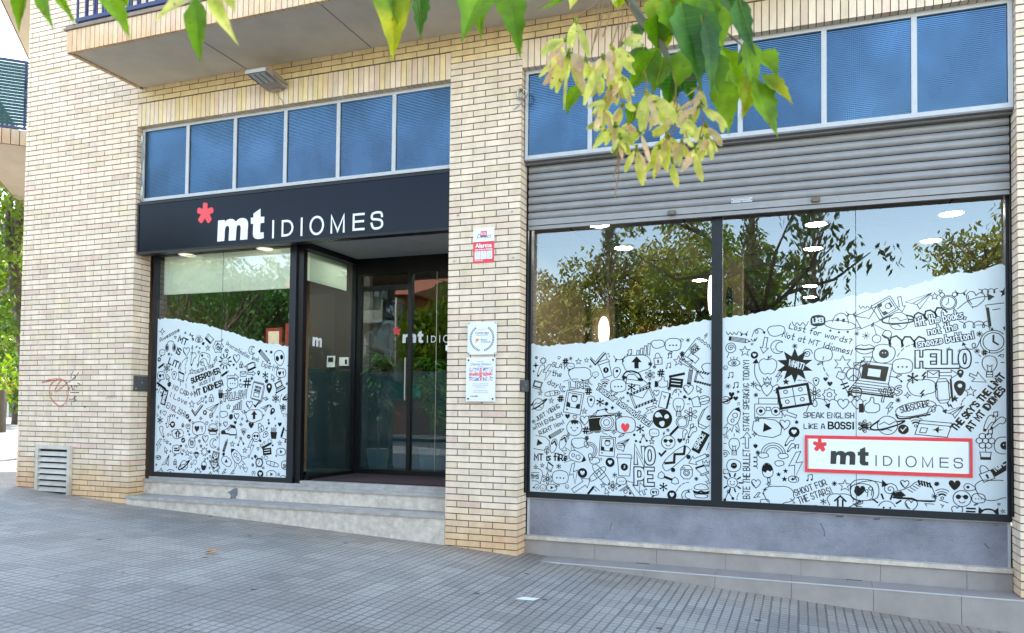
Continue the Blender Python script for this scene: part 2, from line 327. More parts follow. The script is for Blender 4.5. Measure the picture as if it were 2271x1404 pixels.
    gc = N('ShaderNodeMix'); gc.data_type = 'RGBA'; L(math_('MULTIPLY', lm.outputs[0], line(y, .2, .004)), gc.inputs[0]); gc.inputs[6].default_value = (.06, .058, .057, 1); gc.inputs[7].default_value = (.42, .41, .4, 1)
    mx = N('ShaderNodeMix'); mx.data_type = 'RGBA'; L(math_('MULTIPLY', g, .74), mx.inputs[0]); L(mw.outputs[2], mx.inputs[6]); L(gc.outputs[2], mx.inputs[7])
    # chewing-gum spots
    vo = N('ShaderNodeTexVoronoi'); vo.inputs['Scale'].default_value = 2.6; L(tc.outputs['Object'], vo.inputs['Vector'])
    sm = N('ShaderNodeMapRange'); L(math_('MULTIPLY_ADD', n3.outputs[0], .03, vo.outputs['Distance']), sm.inputs[0]); sm.inputs[1].default_value = .075; sm.inputs[2].default_value = .09; sm.inputs[3].default_value = .9; sm.inputs[4].default_value = 0
    m3 = N('ShaderNodeMix'); m3.data_type = 'RGBA'; L(sm.outputs[0], m3.inputs[0]); L(mx.outputs[2], m3.inputs[6]); m3.inputs[7].default_value = (.05, .05, .052, 1)
    L(m3.outputs[2], b.inputs['Base Color']); b.inputs['Roughness'].default_value = .62
    bp = N('ShaderNodeBump'); bp.inputs['Strength'].default_value = .8; bp.inputs['Distance'].default_value = .006
    L(math_('MULTIPLY_ADD', g, -1.0, math_('MULTIPLY', n3.outputs[0], .5)), bp.inputs['Height']); L(bp.outputs[0], b.inputs['Normal'])
    return m
M['paving'] = paving()

# ------------------------------------------------------------------ ground
def gz(x):
    if x < -60: return .28 + .017 * 48
    if x < -12: return .28 + .017 * (-12 - x)
    if x < -6.2: return .28
    if x < -4: return .28 + (x + 6.2) * -.0727 * 0 + (.12 - .28) * (x + 6.2) / 2.2 * 1.0
    if x < 0: return -.062 - .0455 * x
    if x < 6: return -.062 - .067 * x
    return -.464 - .02 * (x - 6)
def sheet(name, xs, y0, y1, mat, dz=0, ny=1):
    b = MB()
    for a, c in zip(xs, xs[1:]):
        for k in range(ny):
            ya = y0 + (y1 - y0) * k / ny; yb = y0 + (y1 - y0) * (k + 1) / ny
            b.poly([(a, ya, gz(a) + dz), (c, ya, gz(c) + dz), (c, yb, gz(c) + dz), (a, yb, gz(a) + dz)])
    return tag(b.build(name, mat), kind='structure')
XS = [-300, -60, -12, -6.2, -5, -4, -2, 0, 1, 3, 6, 60, 300]
sheet('ground', XS, -300, 300, M['dirt'], -.16)
sheet('pavement', [-19, -12, -6.2, -5, -4, -2, 0, 1, 3, 6, 40], -8.6, .2, M['paving'])
b = MB()
b.poly([(-19, .2, gz(-19)), (-12, .2, gz(-12)), (-12, 14, gz(-12)), (-19, 9, gz(-19))]); b.poly([(-12, .2, .28), (-5.7, .2, .2455), (-5.7, 14, .2455), (-12, 14, .28)])
tag(b.build('side_pavement', M['paving']), kind='structure')
sheet('road', [-60, -12, -6.2, -4, 0, 6, 60], -14.5, -8.75, M['asphalt'], -.13)
b = MB()
for a, c in ((-19, -12), (-12, -6.2), (-6.2, -4), (-4, 0), (0, 6), (6, 40)):
    b.obox((a, -8.75, gz(a) - .2), (c - a, 0, gz(c) - gz(a)), (0, .15, 0), (0, 0, .203))
tag(b.build('kerb', M['kerb']), kind='structure')
sheet('far_pavement', [-60, -12, -6.2, -4, 0, 6, 60], -17.5, -14.5, M['road_lit'], .0)
sheet('side_street', [-120, -60, -19], -60, 80, M['road_lit'], -.06)

# ------------------------------------------------------------------ the brick building
HB = .061896
XL, XLL, XC, XR = -4.008, -5.81, .74, 4.767
B = empty('apartment_building', (0, 0, 0), 'cream brick apartment building with ground floor shop fronts and a balcony above', 'building')
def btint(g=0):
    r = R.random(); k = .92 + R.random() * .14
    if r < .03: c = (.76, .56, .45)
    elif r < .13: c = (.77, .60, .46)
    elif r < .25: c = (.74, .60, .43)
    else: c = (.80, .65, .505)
    if g: c = (.82, .655, .38) if r > .12 else (.80, .60, .36)      # honey tint for courses below balcony level and some left lintel bricks
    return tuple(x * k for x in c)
def bricks(b, x0, x1, k0, k1, left_ret=False, right_ret=False, y=0.0, depth=.05, zmax=None):
    """stretcher bond in the front plane; returns are .25 deep reveals"""
    j = .010
    for k in range(k0, k1):
        z0 = k * HB + .005; z1 = (k + 1) * HB - .005
        off = 0 if k % 2 == 0 else .125
        n0 = math.floor((x0 - off) / .25) - 1; n1 = math.ceil((x1 - off) / .25) + 1
        for n in range(n0, n1):
            a = off + n * .25; c = a + .24
            a = max(a, x0); c = min(c, x1)
            if c - a < .02: continue
            if x1 - c < .02: c = x1
            if a - x0 < .02: a = x0
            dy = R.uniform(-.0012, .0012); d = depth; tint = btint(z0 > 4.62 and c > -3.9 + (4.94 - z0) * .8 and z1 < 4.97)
            if right_ret and abs(c - x1) < 1e-4: d = .24 if k % 2 else .115
            if left_ret and abs(a - x0) < 1e-4: d = .24 if k % 2 else .115
            b.box(a, c, y + dy, y + d, z0, z1, 0, tint)
            if d == .115:
                if right_ret and abs(c - x1) < 1e-4: b.box(c - .1, c + R.uniform(-.001, .001), y + .125, y + .245, z0, z1, 0, btint())
                if left_ret and abs(a - x0) < 1e-4: b.box(a + R.uniform(-.001, .001), a + .1, y + .125, y + .245, z0, z1, 0, btint())
def pier(name, x0, x1, k0, k1, lr, rr, label=None):
    b = MB(); bricks(b, x0, x1, k0, k1, lr, rr)
    b.box(x0 + .008, x1 - .008, .009, .25, k0 * HB, k1 * HB, 1)
    o = b.build(name, [M['brick'], M['mortar']], B, color=True)
    if label: o['label'] = label
    return o
KT = 76                       # springing of the courses over the lintels
pier('brick_pier', XLL, XL, 0, 73, False, True)
pier('brick_pier', 0, XC, -4, 73, True, True)
pier('brick_pier', XR, 7.5, -8, 73, True, False)
# side wall of the left corner
b = MB(); b.box(XLL + .008, XLL + .3, .01, 9, -1, 12, 0)
b.build('side_wall', M['mortar'], B)
# soldier lintels + wall above
ZS = 72.6 * HB
def soldiers(name, x0, x1, z0, z1, y0=0.0, y1=.115, pitch=.0619):
    b = MB(); n = round((x1 - x0) / pitch); p = (x1 - x0) / n
    for i in range(n):
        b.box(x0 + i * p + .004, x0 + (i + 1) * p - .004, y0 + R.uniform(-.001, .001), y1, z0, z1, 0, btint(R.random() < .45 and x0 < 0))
    b.box(x0 + .002, x1 - .002, y0 + .009, y1 + .03, z0 + .004, z1 + .008, 1)
    return b.build(name, [M['brick'], M['mortar']], B, color=True)
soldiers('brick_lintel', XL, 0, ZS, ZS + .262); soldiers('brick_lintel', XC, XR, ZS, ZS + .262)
b = MB()
bricks(b, XLL, XL, 73, 77); bricks(b, 0, XC, 73, 77); bricks(b, XR, 7.5, 73, 77)
bricks(b, XLL, 7.5, 77, 112)
b.box(XLL + .008, 7.5, .009, .26, 77 * HB, 112 * HB, 1)
for x0, x1 in ((XLL + .008, XL - .002), (.002, XC - .002), (XR + .002, 7.5)): b.box(x0, x1, .009, .25, 73 * HB, 77 * HB, 1)
b.build('upper_brick_wall', [M['brick'], M['mortar']], B, color=True)
b = MB(); b.box(XLL + .01, 22, .012, 9, 112 * HB + .001, 12.5, 0)
b.box(7.5, 22, .012, 9, -1, 112 * HB, 0)
bm_ = material('plain_cream_brick', (.66, .56, .44), .85, var=.08, vscale=10)
b.build('upper_storeys', bm_, B)
b = MB(); b.box(XLL + .31, 7.4, 8.6, 8.8, -.5, 6.9, 0); b.box(XLL + .31, 7.4, .27, 8.6, 3.72, 3.9); b.build('back_wall', M['int_dark'], B)

# balcony over the left half
Bal = empty('balcony', (-3.95, 0, 4.94), parent=B)
BX0, BX1, BY = -3.95, 3.4, -.955
b = MB(); b.box(BX0 + .02, BX1 - .02, BY + .02, -.004, 4.94, 5.16)
for x in (-2.45, -.9, .7): b.box(x, x + .006, BY + .05, -.02, 4.9365, 4.939, 1)
b.build('soffit_slab', [M['soffit'], M['grout']], Bal)
b = MB(); n = 118; p = (BX1 - BX0) / n
for i in range(n):
    b.box(BX0 + i * p + .004, BX0 + (i + 1) * p - .004, BY - .025 + R.uniform(-.001, .001), BY + .02, 4.925, 5.155, 0, (lambda k_: tuple(x * k_ for x in btint()))(.25 if R.random() < .035 else 1))
b.box(BX0, BX1, BY - .016, BY + .019, 4.93, 5.157, 1)
for i in range(14):
    y0 = BY - .02 + i * (.93 / 14); b.box(BX0 - .025, BX0 + .02, y0 + .004, y0 + .062, 4.925, 5.155, 0, btint())
b.box(BX0 - .016, BX0 + .019, BY, -.006, 4.93, 5.157, 1)
b.build('brick_fascia', [M['brick'], M['mortar']], Bal, color=True)
b = MB(); b.box(BX0 - .045, BX1, BY - .045, BY + .22, 5.16, 5.18); b.box(BX0 - .03, BX1, BY - .03, BY + .2, 5.181, 5.205); b.box(BX0 - .045, BX0 + .2, BY + .22, -.004, 5.16, 5.18)
b.build('coping', M['cap'], Bal)
b = MB()
b.box(BX0 + .03, BX1, BY + .03, BY + .06, 5.27, 5.31); b.box(BX0 + .03, BX1, BY + .02, BY + .07, 6.16, 6.2)
b.box(BX0 + .03, BX0 + .06, BY + .06, -.02, 5.27, 5.31); b.box(BX0 + .02, BX0 + .07, BY + .07, -.02, 6.16, 6.2)
x = BX0 + .035
while x < BX1: b.box(x, x + .018, BY + .036, BY + .054, 5.31, 6.16); x += .118
for i in range(7): b.box(BX0 + .036, BX0 + .054, BY + .15 + i * .115, BY + .168 + i * .115, 5.31, 6.16)
for x in (BX0 + .04, -2.4, -.8, .8, 2.4): b.box(x, x + .03, BY + .035, BY + .055, 5.205, 5.27)
b.build('railing', M['rail'], Bal)

# corner balconies on the chamfered side wing
def corner_balcony(z, screen):
    E = empty('corner_balcony', (-7.69, .52, z), parent=B)
    P = [Vector((-5.83, 2.21, z)), Vector((-7.69, .52, z)), Vector((-11.5, 4.63, z)), Vector((-9.4, 6.6, z))]
    MB().prism(P, (0, 0, .22)).build('soffit_slab', M['soffit'], E)
    b = MB()
    for (A, C) in ((P[0], P[1]), (P[1], P[2])):
        d = (C - A); n = int(d.length / .105); u = d / n; nrm = Vector((u.y, -u.x, 0)).normalized() * -.03
        if A is P[1]: nrm = nrm
        for i in range(n): b.obox(A + u * (i + .05) + Vector((0, 0, .004)), u * .9, nrm, (0, 0, .215), 0, btint())
        b.obox(A + Vector((0, 0, .0)), d, nrm * .6, (0, 0, .219), 1)
    b.build('brick_fascia', [M['brick'], M['mortar']], E, color=True)
    b = MB(); c = MB()
    for (A, C) in ((P[0], P[1]), (P[1], P[2])):
        d = C - A; up = Vector((0, 0, 1)); n = Vector((d.y, -d.x, 0)).normalized() * .03
        b.obox(A + up * .24, d, n, (0, 0, .035)); b.obox(A + up * 1.2, d, n, (0, 0, .035)); k = int(d.length / .34)
        for i in range(k + 1): b.obox(A + up * .27 + d * (i / k), d.normalized() * .03, n, (0, 0, .93))
        if screen:
            for q in range(20): c.obox(A + up * (.29 + q * .045), d, n * .3, (0, 0, .040))
        else:
            for i in range(int(d.length / .12)): b.obox(A + up * .27 + d.normalized() * .12 * i, d.normalized() * .015, n, (0, 0, .93))
    b.build('railing', M['rail'], E)
    if screen: c.build('privacy_screen', M['screen'], E)
corner_balcony(4.94, True); corner_balcony(7.84, False)

# transom windows
def transom(x0, x1, z0, z1, muls):
    T = empty('transom_window', (x0, .07, z0), parent=B)
    b = MB(); y0, y1 = .07, .12; f = .036
    b.box(x0, x1, y0, y1, z0, z0 + f); b.box(x0, x1, y0, y1, z1 - f, z1)
    b.box(x0, x0 + .03, y0 + .0015, y1, z0 + f, z1 - f); b.box(x1 - .034, x1, y0 + .0015, y1, z0 + f, z1 - f)
    for m in muls: b.box(m - .021, m + .021, y0 + .0015, y1, z0 + f, z1 - f)
    b.build('frame', M['alu'], T)
    b = MB(); e = [x0 + .03] + list(muls) + [x1 - .034]
    for a, c in zip(e, e[1:]):
        g = MB(); g.box(a + .021 * (a in muls), c - .021 * (c in muls), .088, .093, z0 + f, z1 - f); g.build('pane', M['ribbed'], T)
    g = MB()
    for q in [x0 + .03, x1 - .036] + [m - .0225 for m in muls] + [m + .0205 for m in muls]: g.box(q, q + .002, .085, .088, z0 + f, z1 - f)
    g.build('glazing_seal', M['black'], T)
transom(XL + .012, -.004, 3.632, 4.492, [-3.33, -2.665, -1.995, -1.33, -.667])
transom(XC + .012, XR - .004, 3.634, 4.492, [1.39, 2.06, 2.73, 3.403, 4.078])
b = MB(); b.box(XC + .012, XR - .004, .1205, .25, 3.600, 3.632); b.box(XC + .012, XR - .004, .07, .12, 3.618, 3.6335); b.build('transom_underside', M['aludark'], B)
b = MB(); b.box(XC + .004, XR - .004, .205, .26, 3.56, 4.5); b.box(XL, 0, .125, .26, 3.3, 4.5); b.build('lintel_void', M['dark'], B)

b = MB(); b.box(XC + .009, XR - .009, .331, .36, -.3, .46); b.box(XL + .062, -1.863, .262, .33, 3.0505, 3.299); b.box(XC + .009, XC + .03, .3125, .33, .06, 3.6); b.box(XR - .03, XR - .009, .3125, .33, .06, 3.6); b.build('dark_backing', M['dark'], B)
# roller shutter
S = empty('roller_shutter', (2.75, .18, 3), parent=B)
b = MB(); ys = .185; z = 3.085
X0, X1 = XC + .02, XR - .012
prof = []
b2 = MB()
zz = 3.083
while zz < 3.6:
    pts = []
    for i in range(9):
        t = i / 8; pts.append((ys - .014 * math.sin(math.pi * t) ** .8 + (.004 if t in (0, 1) else 0), zz + .069 * t))
    for (ya, za), (yb, zb) in zip(pts, pts[1:]): b2.poly([(X0, ya, za), (X1, ya, za), (X1, yb, zb), (X0, yb, zb)], 0)
    b2.poly([(X0, ys + .012, zz + .069), (X1, ys + .012, zz + .069), (X1, ys + .012, zz + .075), (X0, ys + .012, zz + .075)], 1)
    b2.poly([(X0, ys + .004, zz + .069), (X1, ys + .004, zz + .069), (X1, ys + .012, zz + .069), (X0, ys + .012, zz + .069)], 0)
    zz += .075
b2.box(X0, X1, ys + .02, ys + .024, 3.05, 3.65, 1)
b2.build('slat_curtain', [M['shutter'], M['dark']], S)
b = MB(); b.box(X0, X1, ys - .012, ys + .015, 3.042 - .02, 3.078)
b.build('bottom_slat', M['shutter'], S)
b = MB(); b.box(X0, X1, ys - .002, ys + .015, 2.985, 3.016); b.box(X0, X1, ys - .016, ys + .02, 2.98, 2.9848)
b.build('bottom_rail', M['shutter'], S)
for px, py in ((1490, 473), (1809, 444)):
    q = hy(px, py, ys - .015); c = MB(); c.box(q.x - .035, q.x + .035, ys - .034, ys - .0125, q.z - .012, q.z + .022); c.box(q.x - .025, q.x + .028, ys - .042, ys - .0345, q.z - .016, q.z + .004)
    c.build('lock', M['bronze'], S)
q = hy(1645, 444, ys - .014); c = MB(); c.box(q.x - .088, q.x + .088, ys - .0165, ys - .0122, q.z - .02, q.z + .02)
mp_ = c.build('maker_plate', M['alu'], S)
c = MB()
for dx, dz in ((-.079, 0), (.079, 0), (0, -.013)): c.box(q.x + dx - .004, q.x + dx + .004, ys - .019, ys - .0167, q.z + dz - .004, q.z + dz + .004)
for dz in (.012, -.004): c.box(q.x - .07, q.x + .066, ys - .0169, ys - .0166, q.z + dz - .0012, q.z + dz + .0012)
c.build('plate_rivets', M['anth'], S)
c = MB()
for px, py in ((1423, 481), (1431, 480), (1870, 441), (1878, 440)):
    q = hy(px, py, ys - .003); c.lathe(0, 0, [(0, 0), (.007, 0)], 0, 10); c.v[-40:] = c.v[-40:]
c = MB()
for px, py in ((1423, 481), (1431, 480), (1870, 441), (1878, 440)):
    q = hy(px, py, ys - .003); c.poly([(q.x + .007 * math.cos(a * .785), ys - .0035, q.z + .007 * math.sin(a * .785)) for a in range(8)])
c.build('rail_holes', M['dark'], S)
b = MB()
for x0, x1 in ((XC + .003, XC + .0195), (XR - .0115, XR - .003)): b.box(x0, x1, .172, .215, .46, 3.6)
b.build('shutter_guides', M['black'], S)

# ------------------------------------------------------------------ strokes, letters and doodles (flat print in the plane y = const)
def chaikin(p, closed, it=2):
    for _ in range(it):
        q = []; n = len(p)
        rng = range(n if closed else n - 1)
        if not closed: q.append(p[0])
        for i in rng:
            a, c = p[i], p[(i + 1) % n]
            q.append((a[0] * .75 + c[0] * .25, a[1] * .75 + c[1] * .25)); q.append((a[0] * .25 + c[0] * .75, a[1] * .25 + c[1] * .75))
        if not closed: q.append(p[-1])
        p = q
    return p
class Ink:
    def __init__(s, mb, fy, m=0): s.b = mb; s.y = fy; s.m = m; s.k = 0; s.clip = None
    layer = 0
    def _y(s, x, z=0):
        s.k += 1; return s.y - .000012 * (s.k % 24) - .0004 * s.layer
    def ok(s, P): return s.clip is None or all(s.clip(p) for p in P)
    rect = None
    def stroke(s, P, w, closed=False, m=None):
        P = [Vector(p) for p in P]
        Q = [P[0]]
        for p in P[1:]:
            if (p - Q[-1]).length > 1e-4: Q.append(p)
        if closed and len(Q) > 2 and (Q[0] - Q[-1]).length < 1e-4: Q.pop()
        P = Q; n = len(P)
        if n < 2: return
        if s.clip and not s.ok(P):
            run = []; PP = P + [P[0]] if closed else P
            for p in PP:
                if s.clip(p): run.append(p)
                else:
                    if len(run) > 1: s.stroke(run, w, False, m)
                    run = []
            if len(run) > 1: s.stroke(run, w, False, m)
            return
        y = s._y(0); L_, R_ = [], []
        for i in range(n):
            a = P[(i - 1) % n] if (closed or i > 0) else None; c = P[(i + 1) % n] if (closed or i < n - 1) else None
            d1 = (P[i] - a).normalized() if a is not None else None; d2 = (c - P[i]).normalized() if c is not None else None
            if d1 is None: d1 = d2
            if d2 is None: d2 = d1
            t = d1 + d2
            t = t.normalized() if t.length > .2 else d2
            nn = Vector((-t.y, t.x)); k = max(.5, abs(nn.dot(Vector((-d1.y, d1.x))))); nn = nn * (w / 2 / k)
            L_.append(P[i] + nn); R_.append(P[i] - nn)
        if not closed:
            d = (P[0] - P[1]).normalized() * w * .4; L_[0] += d; R_[0] += d
            d = (P[-1] - P[-2]).normalized() * w * .4; L_[-1] += d; R_[-1] += d
        for i in range(n if closed else n - 1):
            j = (i + 1) % n
            s.b.poly([(R_[i].x, y, R_[i].y), (R_[j].x, y, R_[j].y), (L_[j].x, y, L_[j].y), (L_[i].x, y, L_[i].y)], s.m if m is None else m)
    def fill(s, P, m=None):
        P = [Vector(p) for p in P]
        if s.rect and not s.ok(P):
            for ax, lim, sg_ in ((0, s.rect[0], 1), (0, s.rect[1], -1), (1, s.rect[2], 1)):
                Q = []
                for a, c in zip(P, P[1:] + P[:1]):
                    ia, ic = (a[ax] - lim) * sg_ >= 0, (c[ax] - lim) * sg_ >= 0
                    if ia: Q.append(a)
                    if ia != ic: t = (lim - a[ax]) / (c[ax] - a[ax]); Q.append(a + (c - a) * t)
                P = Q
                if len(P) < 3: return
        y = s._y(0); s.b.tess([(p.x, y, p.y) for p in P], s.m if m is None else m)

FONT = {'A': '02 28 48 62|14 54', 'B': '02 08|~08 48 57 56 45 05|~05 45 64 63 42 02', 'C': '~57 38 18 06 04 12 32 53', 'D': '02 08|~08 38 66 64 32 02', 'E': '58 08 02 52|05 45', 'F': '58 08 02|05 45', 'G': '~57 38 18 06 04 12 42 54|54 34', 'H': '08 02|58 52|05 55', 'I': '18 12', 'J': '48 44|~44 42 12 03', 'K': '08 02|58 05 52', 'L': '08 02 52', 'M': '02 08 34 68 62', 'N': '02 08 52 58', 'O': '@18 06 04 12 42 54 56 48', 'P': '02 08|~08 48 57 55 44 04', 'Q': '@18 06 04 12 42 54 56 48|34 62', 'R': '02 08|~08 48 57 55 44 04|34 62', 'S': '~57 38 18 06 15 45 54 42 12 03', 'T': '08 68|38 32', 'U': '~08 04 12 42 54 58', 'V': '08 32 68', 'W': '08 22 47 62 88', 'X': '08 52|58 02', 'Y': '08 35 68|35 32', 'Z': '08 58 02 52',
        'a': '@46 16 04 12 42|46 42', 'b': '09 02|@06 36 54 32 02', 'c': '~46 16 04 12 42', 'd': '59 52|@56 26 04 22 52', 'e': '~04 44 46 16 03 12 43', 'f': '~49 29 27 22|06 46', 'g': '@46 16 04 12 42|~46 40 00', 'h': '09 02|~05 26 45 42', 'i': '16 12|18 19', 'j': '26 21|~21 10 00', 'k': '09 02|46 04 42', 'l': '19 12', 'm': '06 02|~05 16 35 32|~35 56 65 62', 'n': '06 02|~05 26 45 42', 'o': '@16 04 12 32 44 36', 'p': '06 00|@06 36 54 32 02', 'r': '06 02|~05 26 46', 's': '~46 16 05 34 43 12 02', 't': '29 22 42|06 46', 'u': '~06 03 22 42|46 42', 'v': '06 22 46', 'w': '06 12 35 52 66', 'x': '06 42|46 02', 'y': '06 23|46 00', 'z': '06 46 02 42',
        '0': '@18 06 04 12 42 54 56 48', '1': '06 28 22', '2': '~07 28 47 55 02 52', '3': '~08 48 46 25|~25 54 42 02', '4': '32 38 04 54', '5': '48 08 05|~05 45 43 12 02', '6': '~48 16 03 22 43 35 04', '7': '08 48 12', '8': '@28 07 25 47|@25 03 22 43', '9': '~32 54 57 28 06 15 45 56', '!': '18 14|13 12', '?': '~07 28 47 25 24|22 23', ',': '12 01', '.': '12 13', "'": '18 17', '-': '05 35', '+': '05 45|27 23', '#': '18 02|48 32|06 56|04 54', ':': '16 15|13 12'}
def text(ink, s, A, C, h, w, m=None):
    """handwritten line fitted from point A to point C (plane coordinates), cap height h, pen width w"""
    A = Vector(A); C = Vector(C); adv = 0; glyphs = []
    for ch in s:
        if ch == ' ': adv += 4; continue
        g = FONT.get(ch)
        if not g: continue
        st = []; mxw = 0
        for part in g.split('|'):
            fl = part[0] if part[0] in '~@' else ''
            pts = [(int(t[0]), int(t[1]) - 2) for t in part.strip('~@').split()]
            mxw = max([mxw] + [p[0] for p in pts]); st.append((fl, pts))
        glyphs.append((adv, st)); adv += mxw + 1.9
    adv = max(adv - 1.9, 1); U = (C - A) / adv; V = Vector((-U.y, U.x)).normalized() * (h / 6)
    for a, st in glyphs:
        for fl, pts in st:
            p = chaikin(pts, fl == '@') if fl else pts
            ink.stroke([A + U * (a + x) + V * y for x, y in p], w, fl == '@', m)

# doodle library: list of (kind, points); kinds: s open stroke, c closed stroke, f fill, e erase (white fill)
def circ(x=0, y=0, r=1, n=18, ry=None, a0=0, a1=360):
    ry = ry or r; full = a1 - a0 == 360
    return [(x + r * math.cos(rad(a0 + (a1 - a0) * i / (n if full else n - 1))), y + ry * math.sin(rad(a0 + (a1 - a0) * i / (n if full else n - 1)))) for i in range(n)]
def star(n=5, r2=.42, rot=90): return [((1 if i % 2 == 0 else r2) * math.cos(rad(rot + i * 180 / n)), (1 if i % 2 == 0 else r2) * math.sin(rad(rot + i * 180 / n))) for i in range(2 * n)]
HEART = chaikin([(0, -1), (-.75, -.2), (-1, .45), (-.6, .95), (-.15, .8), (0, .4), (.15, .8), (.6, .95), (1, .45), (.75, -.2)], True, 2)
HEART[0] = (0, -1)
def aster(n=6, wd=.3, c=0):
    p = []
    for i in range(n):
        a = rad(90 + i * 360 / n); u = (math.cos(a), math.sin(a)); v = (-u[1], u[0])
        for s_, t in ((-1, .32), (-1, .95), (0, 1.06), (1, .95), (1, .32)): p.append((u[0] * t - v[0] * s_ * wd * (.6 if t < .5 else 1), u[1] * t - v[1] * s_ * wd * (.6 if t < .5 else 1)))
    return p
def bubble(tail=-1): return chaikin([(-1, .1), (-.85, .8), (0, 1), (.85, .8), (1, .1), (.8, -.5), (.3 * tail, -.62), (.75 * tail, -1.1), (-.1 * tail + .0, -.68), (-.8, -.5)] if tail < 0 else [(-1, .1), (-.85, .8), (0, 1), (.85, .8), (1, .1), (.8, -.5), (.7, -1.1), (.3, -.62), (-.3, -.68), (-.8, -.5)], True, 1)
CLOUD = [((1.08 + .17 * abs(math.sin(3.5 * t * .2094 * .5 * 2 / 2 + .3))) * math.cos(t * .2094), (.66 + .16 * abs(math.sin(3.5 * t * .2094 / 1 * .5 + .3))) * math.sin(t * .2094)) for t in range(30)]
BOLT = [(.25, 1), (-.5, .05), (-.05, .05), (-.3, -1), (.55, .2), (.05, .2), (.6, 1)]
ARR = [(-1, -.2), (.3, -.2), (.3, -.5), (1, 0), (.3, .5), (.3, .2), (-1, .2)]
def smile(r=1): return [('c', circ(0, 0, r)), ('f', circ(-.35, .15, .1, 8)), ('f', circ(.35, .15, .1, 8)), ('s', circ(0, -.05, .35, 8, a0=200, a1=340))]
def sunny(): return [('c', circ(0, 0, .55)), ('f', circ(-.2, .1, .07, 8)), ('f', circ(.2, .1, .07, 8)), ('s', circ(0, -.03, .25, 8, a0=200, a1=340))] + [('T', [(.72 * math.cos(rad(a)), .72 * math.sin(rad(a))), (1.05 * math.cos(rad(a)), 1.05 * math.sin(rad(a)))]) for a in range(0, 360, 36)]
